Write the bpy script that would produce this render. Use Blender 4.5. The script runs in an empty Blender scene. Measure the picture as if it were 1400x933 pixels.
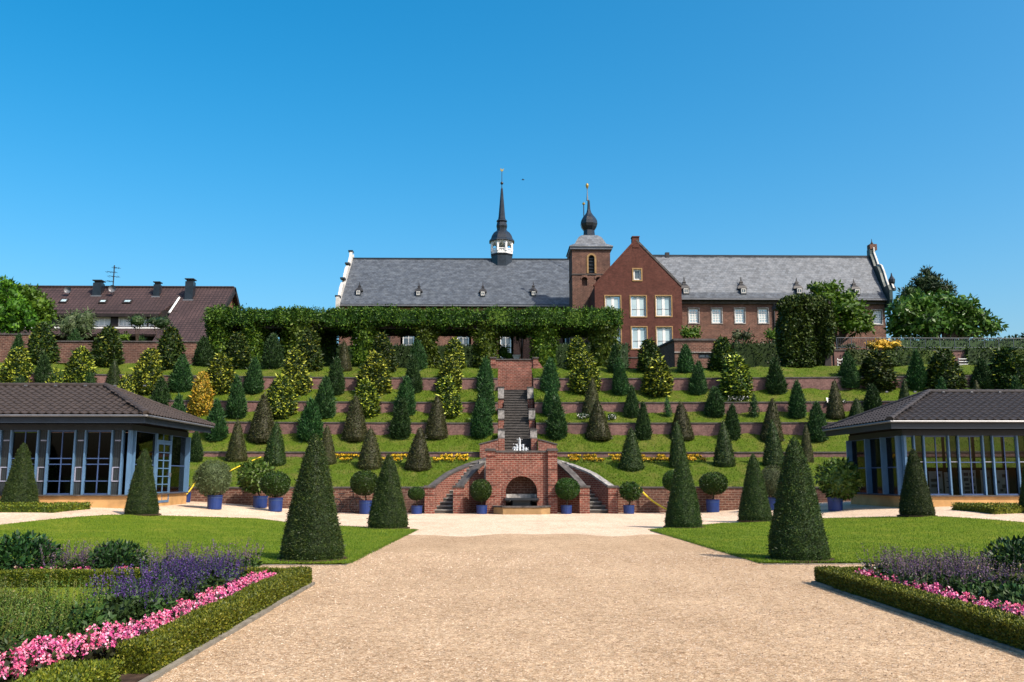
import bpy, math, random
import numpy as np
from mathutils import Vector, Matrix
R = math.radians
sc = bpy.context.scene
col = sc.collection
random.seed(7)

# ------------------------------------------------------------------ camera, sky, sun, exposure
F, PCX, PCY, EYE = 1250.0, 700.0, 466.5, 1.65
PITCH, YAW = math.atan(185.5 / F), R(1.05)
cd = bpy.data.cameras.new('camera'); cam = bpy.data.objects.new('camera', cd); col.objects.link(cam)
cam.location = (0, 0, EYE); cam.rotation_euler = (R(90) + PITCH, 0, -YAW)
cd.sensor_width = 36; cd.lens = 36 * F / 1400; cd.clip_start = 0.1; cd.clip_end = 5000
sc.camera = cam
SUN = Vector((0.50, -0.46, 0.74)).normalized()
SUN_EL, SUN_ROT = math.asin(SUN.z), math.atan2(SUN.x, SUN.y)
w = bpy.data.worlds.new('World'); sc.world = w; w.use_nodes = True
wn, wl = w.node_tree.nodes, w.node_tree.links
bg = wn['Background']
sky = wn.new('ShaderNodeTexSky'); sky.sky_type = 'NISHITA'; sky.sun_disc = False
sky.sun_elevation = SUN_EL; sky.sun_rotation = SUN_ROT
sky.air_density = 1.0; sky.dust_density = 3.7; sky.ozone_density = 2.5; sky.altitude = 0
hs = wn.new('ShaderNodeHueSaturation'); hs.inputs["Saturation"].default_value = 1.54; hs.inputs["Value"].default_value = 1.2; hs.inputs['Hue'].default_value = 0.485
wl.new(sky.outputs[0], hs.inputs['Color']); wl.new(hs.outputs[0], bg.inputs['Color'])
bg.inputs['Strength'].default_value = 0.15
sl = bpy.data.lights.new('sun', 'SUN'); sl.energy = 4.95; sl.angle = R(0.53); sl.color = (1.0, 0.91, 0.78)
so = bpy.data.objects.new('sun', sl); col.objects.link(so); so.rotation_euler = SUN.to_track_quat('Z', 'Y').to_euler()
so.location = (0, 0, 60)
sc.view_settings.view_transform = 'Standard'; sc.view_settings.look = 'None'
sc.view_settings.exposure = 0.38; sc.view_settings.gamma = 1.0
sc.cycles.max_bounces = 6; sc.cycles.transparent_max_bounces = 12

# ------------------------------------------------------------------ photo pixel -> place in the world
_r = np.array([math.cos(YAW), -math.sin(YAW), 0.0])
_f = np.array([math.sin(YAW) * math.cos(PITCH), math.cos(YAW) * math.cos(PITCH), math.sin(PITCH)])
_u = np.cross(_r, _f)
def ray(px, py): return _r * (px - PCX) / F + _u * (PCY - py) / F + _f
def at(px, py, Y):
    d = ray(px, py); t = Y / d[1]; return Vector((d[0] * t, Y, EYE + d[2] * t))
def atX(px, py, X):
    d = ray(px, py); t = X / d[0]; return Vector((X, d[1] * t, EYE + d[2] * t))
def on_plane(px, py, p0, n):
    d = Vector(ray(px, py)); o = Vector((0, 0, EYE)); t = (Vector(p0) - o).dot(n) / d.dot(n); return o + d * t
def zpx(py, Y, px=700): return at(px, py, Y).z
AX = 1.2
def sstep(a, b, x):
    t = np.clip((x - a) / (b - a), 0, 1); return t * t * (3 - 2 * t)
def gz(X, Y): return 0.56 * sstep(7.0, 16.0, np.abs(X - AX)) * sstep(19.0, 31.0, Y)   # the plaza climbs towards both pavilions
def gpt(px, py):
    d = ray(px, py); z = 0.0
    for i in range(30):
        t = (z - EYE) / d[2]; z = 0.5 * z + 0.5 * float(gz(d[0] * t, d[1] * t))
    return Vector((d[0] * t, d[1] * t, z))

# ------------------------------------------------------------------ scene tree helpers
def thing(name, label, cat, loc=(0, 0, 0), group=None):
    o = bpy.data.objects.new(name, None); o.empty_display_size = 0.3; col.objects.link(o)
    o.location = loc; o['label'] = label; o['category'] = cat; o['kind'] = 'thing'
    if group: o['group'] = group
    return o
def tag(o, label, cat, group=None):
    o['label'] = label; o['category'] = cat; o['kind'] = 'thing'
    if group: o['group'] = group
    return o
def org(parent):
    v = Vector((0, 0, 0))
    while parent is not None: v += Vector(parent.location); parent = parent.parent
    return v
def link(name, me, parent=None, loc=(0, 0, 0), rot=(0, 0, 0), sca=(1, 1, 1)):
    o = bpy.data.objects.new(name, me); col.objects.link(o)
    o.parent = parent; o.location = loc; o.rotation_euler = rot; o.scale = sca
    return o
def structure(o): o['kind'] = 'structure'; return o
def stuff(o): o['kind'] = 'stuff'; return o

class MB:
    """collects faces in world coordinates and links them as one mesh object"""
    def __init__(s): s.v = []; s.f = []; s.m = []
    def face(s, pts, mi=0):
        n = len(s.v); s.v += [tuple(p) for p in pts]; s.f.append(tuple(range(n, n + len(pts)))); s.m.append(mi); return s
    def box(s, x0, x1, y0, y1, z0, z1, mi=0):
        n = len(s.v)
        s.v += [(x0, y0, z0), (x1, y0, z0), (x1, y1, z0), (x0, y1, z0), (x0, y0, z1), (x1, y0, z1), (x1, y1, z1), (x0, y1, z1)]
        for q in ((0, 3, 2, 1), (4, 5, 6, 7), (0, 1, 5, 4), (1, 2, 6, 5), (2, 3, 7, 6), (3, 0, 4, 7)):
            s.f.append(tuple(n + k for k in q)); s.m.append(mi)
        return s
    def prism(s, poly, axis, a, b, mi=0):
        """extrude a 2D polygon along 'x','y' or 'z' from a to b"""
        def P(u, v, t): return {'x': (t, u, v), 'y': (u, t, v), 'z': (u, v, t)}[axis]
        n = len(s.v); k = len(poly)
        s.v += [P(u, v, a) for u, v in poly] + [P(u, v, b) for u, v in poly]
        s.f.append(tuple(range(n, n + k))[::-1]); s.m.append(mi)
        s.f.append(tuple(range(n + k, n + 2 * k))); s.m.append(mi)
        for i in range(k):
            j = (i + 1) % k; s.f.append((n + i, n + j, n + k + j, n + k + i)); s.m.append(mi)
        return s
    def sweep(s, secs, mi=0, close=False):
        """loft closed sections of equal length"""
        k = len(secs[0]); n = len(s.v)
        for sec in secs: s.v += [tuple(p) for p in sec]
        for i in range(len(secs) - 1):
            for j in range(k):
                a = n + i * k + j; b = n + i * k + (j + 1) % k
                s.f.append((a, b, b + k, a + k)); s.m.append(mi)
        s.f.append(tuple(range(n, n + k))[::-1]); s.m.append(mi)
        m = n + (len(secs) - 1) * k
        s.f.append(tuple(range(m, m + k))); s.m.append(mi)
        return s
    def lathe(s, prof, cx, cy, n=12, mi=0, rot=0.0):
        secs = []
        for r, z in prof:
            secs.append([(cx + r * math.cos(rot + 2 * math.pi * i / n), cy + r * math.sin(rot + 2 * math.pi * i / n), z) for i in range(n)])
        return s.sweep(secs, mi)
    def tube(s, pts, r, n=6, mi=0):
        pts = [Vector(p) for p in pts]; secs = []
        for i, p in enumerate(pts):
            d = (pts[min(i + 1, len(pts) - 1)] - pts[max(i - 1, 0)]).normalized()
            a = d.cross(Vector((0, 0, 1)));
            if a.length < 1e-3: a = Vector((1, 0, 0))
            a.normalize(); b = d.cross(a); rr = r[i] if hasattr(r, '__len__') else r
            secs.append([p + a * rr * math.cos(2 * math.pi * k / n) + b * rr * math.sin(2 * math.pi * k / n) for k in range(n)])
        return s.sweep(secs, mi)
    def slab(s, pts, nrm, th, mi=0):
        """a thick plate on polygon pts, thickness th against nrm"""
        nrm = Vector(nrm); n = len(s.v); k = len(pts)
        s.v += [tuple(p) for p in pts] + [tuple(Vector(p) - nrm * th) for p in pts]
        s.f.append(tuple(range(n, n + k))); s.m.append(mi)
        s.f.append(tuple(range(n + k, n + 2 * k))[::-1]); s.m.append(mi)
        for i in range(k):
            j = (i + 1) % k; s.f.append((n + j, n + i, n + k + i, n + k + j)); s.m.append(mi)
        return s
    def wall(s, x0, x1, z0, z1, holes, Y, depth, mi=0, side=1):
        """front wall facing -Y with openings (hx0,hx1,hz0,hz1) and their reveals"""
        xs = sorted({x0, x1, *[h[0] for h in holes], *[h[1] for h in holes]}); zs = sorted({z0, z1, *[h[2] for h in holes], *[h[3] for h in holes]})
        for a, b in zip(xs, xs[1:]):
            for c, d in zip(zs, zs[1:]):
                mx, mz = (a + b) / 2, (c + d) / 2
                if any(h[0] < mx < h[1] and h[2] < mz < h[3] for h in holes): continue
                s.face([(a, Y, c), (b, Y, c), (b, Y, d), (a, Y, d)], mi)
        for h in holes:
            a, b, c, d = h[:4]; y = Y + depth
            s.face([(a, Y, c), (a, y, c), (b, y, c), (b, Y, c)], mi); s.face([(a, Y, d), (b, Y, d), (b, y, d), (a, y, d)], mi)
            s.face([(a, Y, c), (a, Y, d), (a, y, d), (a, y, c)], mi); s.face([(b, Y, c), (b, y, c), (b, y, d), (b, Y, d)], mi)
        return s
    def mesh(s, name, mats, o=(0, 0, 0), smooth=False):
        me = bpy.data.meshes.new(name); ox, oy, oz = o
        me.from_pydata([(a - ox, b - oy, c - oz) for a, b, c in s.v], [], s.f)
        if not isinstance(mats, (list, tuple)): mats = [mats]
        for m in mats: me.materials.append(m)
        if len(mats) > 1: me.polygons.foreach_set('material_index', s.m)
        if smooth: me.polygons.foreach_set('use_smooth', [True] * len(s.f))
        me.update(); return me
    def build(s, name, mats, parent=None, loc=None, smooth=False, fix=True):
        o = org(parent) if loc is None else Vector(loc)
        me = s.mesh(name, mats, o, smooth)
        if fix:
            import bmesh
            bm = bmesh.new(); bm.from_mesh(me); bmesh.ops.recalc_face_normals(bm, faces=bm.faces); bm.to_mesh(me); bm.free()
        ob = link(name, me, parent)
        if loc is not None and parent is None: ob.location = loc
        return ob

def np_mesh(name, V, Fq, mats, mi=None, smooth=False):
    """fast mesh: V (n,3), Fq (m,k) with constant k"""
    V = np.ascontiguousarray(V, dtype=np.float32); Fq = np.ascontiguousarray(Fq, dtype=np.int32)
    me = bpy.data.meshes.new(name); m, k = Fq.shape
    me.vertices.add(len(V)); me.vertices.foreach_set('co', V.ravel())
    me.loops.add(m * k); me.loops.foreach_set('vertex_index', Fq.ravel())
    me.polygons.add(m); me.polygons.foreach_set('loop_start', np.arange(0, m * k, k, dtype=np.int32))
    me.polygons.foreach_set('loop_total', np.full(m, k, dtype=np.int32))
    if not isinstance(mats, (list, tuple)): mats = [mats]
    for q in mats: me.materials.append(q)
    if mi is not None: me.polygons.foreach_set('material_index', np.ascontiguousarray(mi, dtype=np.int32))
    me.polygons.foreach_set('use_smooth', np.full(m, smooth, dtype=bool))
    me.update(calc_edges=True); return me

# ------------------------------------------------------------------ materials
ALB = 0.80        # overall albedo trim for all surfaces
class N:
    def __init__(s, name):
        s.m = bpy.data.materials.new(name); s.m.use_nodes = True; s.t = s.m.node_tree; s.p = s.t.nodes['Principled BSDF']
    def n(s, typ, **kw):
        x = s.t.nodes.new(typ)
        for k, v in kw.items():
            if k in x.inputs.keys(): x.inputs[k].default_value = v
            else: setattr(x, k, v)
        return x
    def l(s, a, b): s.t.links.new(a, b)
    def ramp(s, fac, stops, interp='LINEAR'):
        r = s.n('ShaderNodeValToRGB'); r.color_ramp.interpolation = interp; e = r.color_ramp.elements
        while len(e) < len(stops): e.new(0.5)
        for q, (p, c) in zip(e, stops): q.position = p; q.color = (*c, 1)
        if fac is not None: s.l(fac, r.inputs[0])
        return r.outputs[0]
    def mix(s, fac, a, b, mode='MIX'):
        x = s.n('ShaderNodeMix', data_type='RGBA', blend_type=mode)
        for sock, v in ((x.inputs[0], fac), (x.inputs[6], a), (x.inputs[7], b)):
            if hasattr(v, 'links'): s.l(v, sock)
            else: sock.default_value = v if not isinstance(v, tuple) else (*v[:3], 1)
        return x.outputs[2]
    def pos(s): return s.n('ShaderNodeNewGeometry').outputs['Position']
    def obj(s): return s.n('ShaderNodeTexCoord').outputs['Object']
    def noise(s, vec, scale, detail=3, rough=0.55):
        x = s.n('ShaderNodeTexNoise'); x.inputs['Scale'].default_value = scale; x.inputs['Detail'].default_value = detail; x.inputs['Roughness'].default_value = rough
        if vec is not None: s.l(vec, x.inputs['Vector'])
        return x.outputs[0]
    def math(s, op, a, b=0.0):
        x = s.n('ShaderNodeMath', operation=op)
        for i, v in enumerate((a, b)):
            if hasattr(v, 'links'): s.l(v, x.inputs[i])
            else: x.inputs[i].default_value = v
        return x.outputs[0]
    def bump(s, h, strength=0.4, dist=0.02):
        b = s.n('ShaderNodeBump'); b.inputs['Strength'].default_value = strength; b.inputs['Distance'].default_value = dist
        s.l(h, b.inputs['Height']); s.l(b.outputs[0], s.p.inputs['Normal'])
    def done(s, color=None, rough=0.7, spec=0.3, metal=0.0):
        if color is not None: color = s.mix(1.0, color, (ALB, ALB, ALB), 'MULTIPLY') if hasattr(color, 'links') else tuple(x * ALB for x in color)
        if color is not None:
            if hasattr(color, 'links'): s.l(color, s.p.inputs['Base Color'])
            else: s.p.inputs['Base Color'].default_value = (*color, 1)
        s.p.inputs['Roughness'].default_value = rough; s.p.inputs['Specular IOR Level'].default_value = spec
        s.p.inputs['Metallic'].default_value = metal
        return s.m

def plain(name, c, rough=0.6, spec=0.3, metal=0.0, var=0.25, scale=3.0):
    a = N(name); f = a.noise(a.pos(), scale, 5)
    lo = tuple(x * (1 - var) for x in c); hi = tuple(min(1, x * (1 + var)) for x in c)
    cc = a.ramp(f, [(0.3, lo), (0.7, hi)])
    if rough > 0.4: a.bump(a.noise(a.pos(), scale * 12, 3), 0.15, 0.01)
    return a.done(cc, rough, spec, metal)

def wall_uv(a, sv=1.0):
    """world-space brickwork coordinates: u runs along the wall, v is height"""
    g = a.n('ShaderNodeNewGeometry'); sp = a.n('ShaderNodeSeparateXYZ'); a.l(g.outputs['Position'], sp.inputs[0])
    sn = a.n('ShaderNodeSeparateXYZ'); a.l(g.outputs['True Normal'], sn.inputs[0])
    k = a.math('GREATER_THAN', a.math('ABSOLUTE', sn.outputs[0]), 0.72)
    u = a.math('ADD', a.math('MULTIPLY', sp.outputs[0], a.math('SUBTRACT', 1.0, k)), a.math('MULTIPLY', sp.outputs[1], k))
    cb = a.n('ShaderNodeCombineXYZ'); a.l(u, cb.inputs[0]); a.l(a.math('MULTIPLY', sp.outputs[2], sv), cb.inputs[1])
    return cb.outputs[0]

def brick(name, c1, c2, mortar, bw=0.25, rh=0.083, ms=0.012, dirt=(0.05, 0.035, 0.03), dirt_amt=0.5, pale=None):
    a = N(name); uv = wall_uv(a)
    b = a.n('ShaderNodeTexBrick'); a.l(uv, b.inputs['Vector']); b.inputs['Scale'].default_value = 1.0
    b.inputs['Brick Width'].default_value = bw; b.inputs['Row Height'].default_value = rh
    b.inputs['Mortar Size'].default_value = ms; b.inputs['Mortar Smooth'].default_value = 0.2; b.inputs['Bias'].default_value = 0.0
    b.inputs['Color1'].default_value = (*c1, 1); b.inputs['Color2'].default_value = (*c2, 1); b.inputs['Mortar'].default_value = (*mortar, 1)
    P = a.pos()
    big = a.ramp(a.noise(P, 0.5, 6, 0.65), [(0.38, (0, 0, 0)), (0.66, (1, 1, 1))])
    c = a.mix(a.math('MULTIPLY', big, dirt_amt), b.outputs['Color'], dirt)
    fine = a.ramp(a.noise(P, 9.0, 3, 0.7), [(0.3, (0.68, 0.66, 0.66)), (0.72, (1.25, 1.2, 1.2))])
    c = a.mix(1.0, c, fine, 'MULTIPLY')
    mid = a.ramp(a.noise(P, 2.3, 6, 0.8), [(0.3, (0.66, 0.64, 0.64)), (0.7, (1.34, 1.28, 1.25))]); c = a.mix(1.0, c, mid, 'MULTIPLY')
    if pale:
        pz = a.ramp(a.noise(P, 3.1, 5, 0.75), [(0.6, (0, 0, 0)), (0.72, (1, 1, 1))]); c = a.mix(a.math('MULTIPLY', pz, 0.6), c, pale)
    a.bump(b.outputs['Fac'], -0.5, 0.012)
    return a.done(c, 0.88, 0.15)

def leaf(name, stops, rough=0.55, spec=0.25, trans=0.0, interp='LINEAR', objvar=0.25, patch=None):
    a = N(name); g = a.n('ShaderNodeNewGeometry')
    c = a.ramp(g.outputs['Random Per Island'], stops, interp)
    if patch:
        c = a.mix(1.0, c, a.ramp(a.noise(g.outputs['Position'], patch[0], 6, 0.7), [(0.32, patch[1]), (0.5, (1, 1, 1)), (0.70, patch[2])]), 'MULTIPLY')
    if not any(q in name for q in ('petal', 'floret', 'pebble', 'golden')): c = a.mix(1.0, c, (0.80, 0.93, 0.72), 'MULTIPLY')     # deeper summer greens
    oi = a.n('ShaderNodeObjectInfo'); h = a.n('ShaderNodeHueSaturation'); a.l(c, h.inputs['Color'])
    mr = a.n('ShaderNodeMapRange'); a.l(oi.outputs['Random'], mr.inputs['Value']); mr.inputs['To Min'].default_value = 1 - objvar; mr.inputs['To Max'].default_value = 1 + objvar
    a.l(mr.outputs[0], h.inputs['Value'])
    m2 = a.n('ShaderNodeMapRange'); a.l(oi.outputs['Random'], m2.inputs['Value']); m2.inputs['To Min'].default_value = 0.485; m2.inputs['To Max'].default_value = 0.515
    a.l(m2.outputs[0], h.inputs['Hue'])
    mat = a.done(h.outputs[0], rough, spec)
    if trans > 0:
        tr = a.n('ShaderNodeBsdfTranslucent'); a.l(h.outputs[0], tr.inputs['Color'])
        mx = a.n('ShaderNodeMixShader'); mx.inputs[0].default_value = trans
        out = a.t.nodes['Material Output']; a.l(a.p.outputs[0], mx.inputs[1]); a.l(tr.outputs[0], mx.inputs[2]); a.l(mx.outputs[0], out.inputs['Surface'])
    return mat

def gravel(name, tones, patch):
    a = N(name); P = a.pos()
    mp = a.n('ShaderNodeMapping'); mp.inputs['Scale'].default_value = (1.5, 0.32, 1.0); mp.inputs['Rotation'].default_value = (0, 0, 0.12); a.l(P, mp.inputs['Vector'])
    trk = a.ramp(a.noise(mp.outputs[0], 1.3, 5, 0.6), [(0.34, (0.92, 0.91, 0.90)), (0.52, (1, 1, 1)), (0.70, (1.05, 1.05, 1.06))])
    v = a.n('ShaderNodeTexVoronoi'); v.inputs['Scale'].default_value = 75; a.l(P, v.inputs['Vector'])
    sp = a.n('ShaderNodeSeparateColor'); a.l(v.outputs['Color'], sp.inputs[0])
    c = a.ramp(sp.outputs[0], tones)
    v2 = a.n('ShaderNodeTexVoronoi'); v2.inputs['Scale'].default_value = 19; a.l(P, v2.inputs['Vector'])
    s2 = a.n('ShaderNodeSeparateColor'); a.l(v2.outputs['Color'], s2.inputs[0])
    c = a.mix(1.0, c, a.ramp(s2.outputs[1], [(0, (0.8, 0.8, 0.8)), (1, (1.18, 1.18, 1.18))]), 'MULTIPLY')
    big = a.ramp(a.noise(P, 0.35, 5, 0.6), [(0.35, patch), (0.65, (1.08, 1.08, 1.08))])
    c = a.mix(1.0, c, big, 'MULTIPLY')
    c = a.mix(1.0, c, trk, 'MULTIPLY')
    sc_ = a.ramp(a.noise(P, 6.0, 4, 0.65), [(0.60, (1, 1, 1)), (0.69, (0.55, 0.48, 0.42))])
    c = a.mix(0.9, c, sc_, 'MULTIPLY')
    h = a.math('ADD', a.math('MULTIPLY', v.outputs['Distance'], -1.0), a.math('MULTIPLY', a.noise(P, 5, 4), 1.6))
    a.bump(h, 0.55, 0.02)
    return a.done(c, 0.95, 0.1)

def grass(name, c1, c2, dry):
    a = N(name); P = a.pos()
    c = a.ramp(a.noise(P, 22.0, 4, 0.7), [(0.3, c1), (0.72, c2)])
    c = a.mix(a.ramp(a.noise(P, 1.1, 5, 0.65), [(0.45, (0, 0, 0)), (0.75, (0.75, 0.75, 0.75))]), c, dry)
    a.bump(a.noise(P, 40, 4, 0.8), 0.8, 0.03)
    return a.done(c, 0.9, 0.1)

def slate(name, c, light, sx=0.3, rz=0.22, lichen=0.5):
    a = N(name); uv = wall_uv(a, 1.0)
    b = a.n('ShaderNodeTexBrick'); a.l(uv, b.inputs['Vector']); b.inputs['Scale'].default_value = 1.0
    b.inputs['Brick Width'].default_value = sx; b.inputs['Row Height'].default_value = rz; b.inputs['Mortar Size'].default_value = 0.012
    b.inputs['Color1'].default_value = (*[x * 0.72 for x in c], 1); b.inputs['Color2'].default_value = (*[x * 1.3 for x in c], 1); b.inputs['Mortar'].default_value = (*[x * 0.45 for x in c], 1)
    P = a.pos(); mp = a.n('ShaderNodeMapping'); mp.inputs['Scale'].default_value = (1.0, 0.6, 2.2); a.l(P, mp.inputs['Vector'])
    f = a.ramp(a.noise(mp.outputs[0], 1.5, 8, 0.72), [(0.46, (0, 0, 0)), (0.68, (1, 1, 1))])
    cc = a.mix(a.math('MULTIPLY', f, lichen), b.outputs['Color'], light)
    a.bump(b.outputs['Fac'], -0.4, 0.02)
    return a.done(cc, 0.62, 0.35)

def glass(name, tint, rough=0.03, trans=0.75):
    a = N(name); out = a.t.nodes['Material Output']
    t = a.n('ShaderNodeBsdfTransparent'); t.inputs[0].default_value = (*tint, 1)
    g = a.n('ShaderNodeBsdfGlossy'); g.inputs['Roughness'].default_value = rough; g.inputs[0].default_value = (0.9, 0.9, 0.9, 1)
    fr = a.n('ShaderNodeFresnel'); fr.inputs[0].default_value = 1.32
    mx = a.n('ShaderNodeMixShader'); a.l(fr.outputs[0], mx.inputs[0]); a.l(t.outputs[0], mx.inputs[1]); a.l(g.outputs[0], mx.inputs[2])
    a.l(mx.outputs[0], out.inputs['Surface']); return a.m

M = {}
M['gravel'] = gravel('path_gravel', [(0, (0.25, 0.152, 0.082)), (0.35, (0.45, 0.307, 0.182)), (0.75, (0.565, 0.407, 0.258)), (1, (0.75, 0.60, 0.44))], (0.90, 0.88, 0.86))
M['gravel_pale'] = gravel('plaza_gravel', [(0, (0.52, 0.38, 0.26)), (0.4, (0.70, 0.53, 0.385)), (1, (0.86, 0.70, 0.54))], (0.93, 0.91, 0.89))
M['soil'] = plain('soil', (0.055, 0.035, 0.024), 0.95, 0.1, var=0.5, scale=9)
M['lawn'] = grass('lawn_turf', (0.075, 0.125, 0.005), (0.165, 0.235, 0.010), (0.235, 0.245, 0.028))
M['bank'] = grass('bank_turf', (0.050, 0.088, 0.006), (0.105, 0.152, 0.013), (0.165, 0.14, 0.04))
M['hill'] = grass('hill_turf', (0.04, 0.07, 0.012), (0.08, 0.11, 0.02), (0.11, 0.1, 0.04))
M['brick_red'] = brick('red_brickwork', (0.29, 0.092, 0.064), (0.175, 0.056, 0.043), (0.34, 0.24, 0.19), 0.25, 0.095, 0.016, dirt=(0.09, 0.045, 0.035), dirt_amt=0.45)
M['brick_gable'] = brick('gable_brickwork', (0.125, 0.046, 0.035), (0.092, 0.034, 0.027), (0.12, 0.07, 0.056), 0.25, 0.09, 0.012, dirt=(0.085, 0.030, 0.024), dirt_amt=0.35)
M['brick_old'] = brick('old_brickwork', (0.19, 0.085, 0.058), (0.10, 0.045, 0.034), (0.25, 0.18, 0.14), 0.3, 0.11, 0.02, dirt=(0.075, 0.05, 0.045), dirt_amt=0.6, pale=(0.36, 0.25, 0.19))
M['brick_terrace'] = brick('terrace_brickwork', (0.25, 0.145, 0.130), (0.185, 0.10, 0.094), (0.24, 0.165, 0.145), 0.25, 0.083, 0.012, dirt=(0.12, 0.082, 0.08), dirt_amt=0.6)
M['stone_dark'] = plain('dark_coping_stone', (0.085, 0.078, 0.075), 0.8, 0.2, var=0.45, scale=4)
M['kerb'] = plain('worn_kerb_stone', (0.21, 0.19, 0.155), 0.9, 0.15, var=0.4, scale=5)
M['stone_grey'] = plain('grey_kerb_stone', (0.30, 0.29, 0.27), 0.85, 0.2, var=0.35, scale=6)
M['stone_pale'] = plain('pale_weathered_stone', (0.30, 0.285, 0.27), 0.85, 0.2, var=0.55, scale=6)
M['stone_sand'] = plain('sandstone', (0.34, 0.215, 0.10), 0.85, 0.2, var=0.2, scale=3)
M['plinth'] = plain('sandstone_plinth', (0.55, 0.32, 0.13), 0.85, 0.2, var=0.22, scale=2)
M['step'] = plain('step_stone', (0.085, 0.078, 0.07), 0.85, 0.2, var=0.4, scale=3)
M['slate'] = slate('weathered_slate', (0.062, 0.074, 0.092), (0.20, 0.225, 0.25), lichen=0.42)
M['slate_pale'] = slate('pale_lichened_slate', (0.115, 0.13, 0.15), (0.26, 0.275, 0.295), lichen=0.55)
M['slate_dark'] = plain('dark_slate_cladding', (0.013, 0.018, 0.025), 0.34, 0.5, var=0.5, scale=2)
M['copper'] = plain('green_copper', (0.022, 0.048, 0.046), 0.5, 0.4, var=0.4)
M['white'] = plain('white_paint', (0.80, 0.80, 0.78), 0.5, 0.3, var=0.06)
M['plaster'] = plain('aged_white_render', (0.55, 0.54, 0.51), 0.7, 0.2, var=0.2, scale=1.5)
M['zinc'] = plain('zinc_gutter', (0.16, 0.165, 0.18), 0.45, 0.5, metal=0.3, var=0.15)
M['gold'] = plain('gilding', (0.75, 0.50, 0.14), 0.3, 0.5, metal=0.9, var=0.1)
M['black'] = plain('black_metal', (0.018, 0.018, 0.02), 0.5, 0.4, var=0.3)
M['dark_wood'] = plain('dark_stained_wood', (0.022, 0.016, 0.014), 0.6, 0.3, var=0.4)
M['blue_paint'] = plain('pale_blue_painted_steel', (0.095, 0.195, 0.335), 0.45, 0.4, var=0.1)
M['blue_dark'] = plain('deep_blue_painted_steel', (0.045, 0.085, 0.20), 0.45, 0.4, var=0.15)
M['fascia'] = plain('blue_black_fascia', (0.010, 0.018, 0.032), 0.5, 0.4, var=0.2)
M['rail'] = plain('grey_blue_railing_paint', (0.035, 0.055, 0.08), 0.5, 0.4, var=0.15)
M['lilac'] = plain('grey_lilac_frame', (0.30, 0.31, 0.40), 0.5, 0.4, var=0.1)
M['pot'] = plain('cobalt_blue_planter', (0.002, 0.026, 0.15), 0.5, 0.5, var=0.22, scale=5)
M['bark'] = plain('bark', (0.075, 0.055, 0.04), 0.9, 0.1, var=0.5, scale=14)
M['tile_brown'] = plain('brown_clay_tile', (0.050, 0.038, 0.033), 0.7, 0.25, var=0.32, scale=5)
M['tile_grey'] = plain('grey_brown_clay_tile', (0.040, 0.035, 0.036), 0.7, 0.25, var=0.3, scale=5)
M['mortar'] = plain('ridge_mortar', (0.30, 0.28, 0.26), 0.9, 0.1, var=0.3, scale=8)
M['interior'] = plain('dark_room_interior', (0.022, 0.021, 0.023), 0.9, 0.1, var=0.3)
M['floor_in'] = plain('room_floor', (0.10, 0.09, 0.08), 0.7, 0.2, var=0.2)
M['pane'] = glass('window_glass', (0.35, 0.38, 0.39))
M['mesh'] = plain('perforated_metal_panel', (0.030, 0.040, 0.045), 0.6, 0.3, var=0.25, scale=20)
M['board'] = plain('display_board', (0.62, 0.66, 0.66), 0.6, 0.2, var=0.05)
M['print'] = plain('printed_picture', (0.10, 0.11, 0.13), 0.6, 0.2, var=0.6, scale=9)
M['yellow'] = plain('yellow_hose', (0.75, 0.55, 0.03), 0.45, 0.4, var=0.1)
M['water'] = N('dark_water').done((0.012, 0.02, 0.02), 0.06, 0.6)
_a = N('white_water'); M['jet'] = _a.done((0.85, 0.88, 0.9), 0.3, 0.5)
_a = N('curtained_glass'); _c = _a.ramp(_a.noise(_a.pos(), 0.9, 3), [(0.35, (0.34, 0.46, 0.50)), (0.7, (0.52, 0.64, 0.66))]); M['blind'] = _a.done(_c, 0.12, 0.6)
_a = N('dark_window_glass'); _c = _a.ramp(_a.noise(_a.pos(), 0.9, 3), [(0.35, (0.05, 0.07, 0.085)), (0.7, (0.12, 0.15, 0.17))]); M['pane_far'] = _a.done(_c, 0.08, 0.6)
_a = N('brown_roof_tiles'); _uv = wall_uv(_a)
_b = _a.n('ShaderNodeTexBrick'); _a.l(_uv, _b.inputs['Vector']); _b.inputs['Scale'].default_value = 1.0; _b.offset = 0.0
_b.inputs['Brick Width'].default_value = 0.3; _b.inputs['Row Height'].default_value = 0.22; _b.inputs['Mortar Size'].default_value = 0.03
_b.inputs['Color1'].default_value = (0.075, 0.047, 0.045, 1); _b.inputs['Color2'].default_value = (0.055, 0.034, 0.034, 1); _b.inputs['Mortar'].default_value = (0.022, 0.014, 0.014, 1)
_c = _a.mix(1.0, _b.outputs[0], _a.ramp(_a.noise(_a.pos(), 0.4, 5), [(0.3, (0.8, 0.8, 0.8)), (0.7, (1.25, 1.2, 1.2))]), 'MULTIPLY')
_a.bump(_b.outputs['Fac'], -0.6, 0.03); M['tile_house'] = _a.done(_c, 0.7, 0.25)

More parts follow.
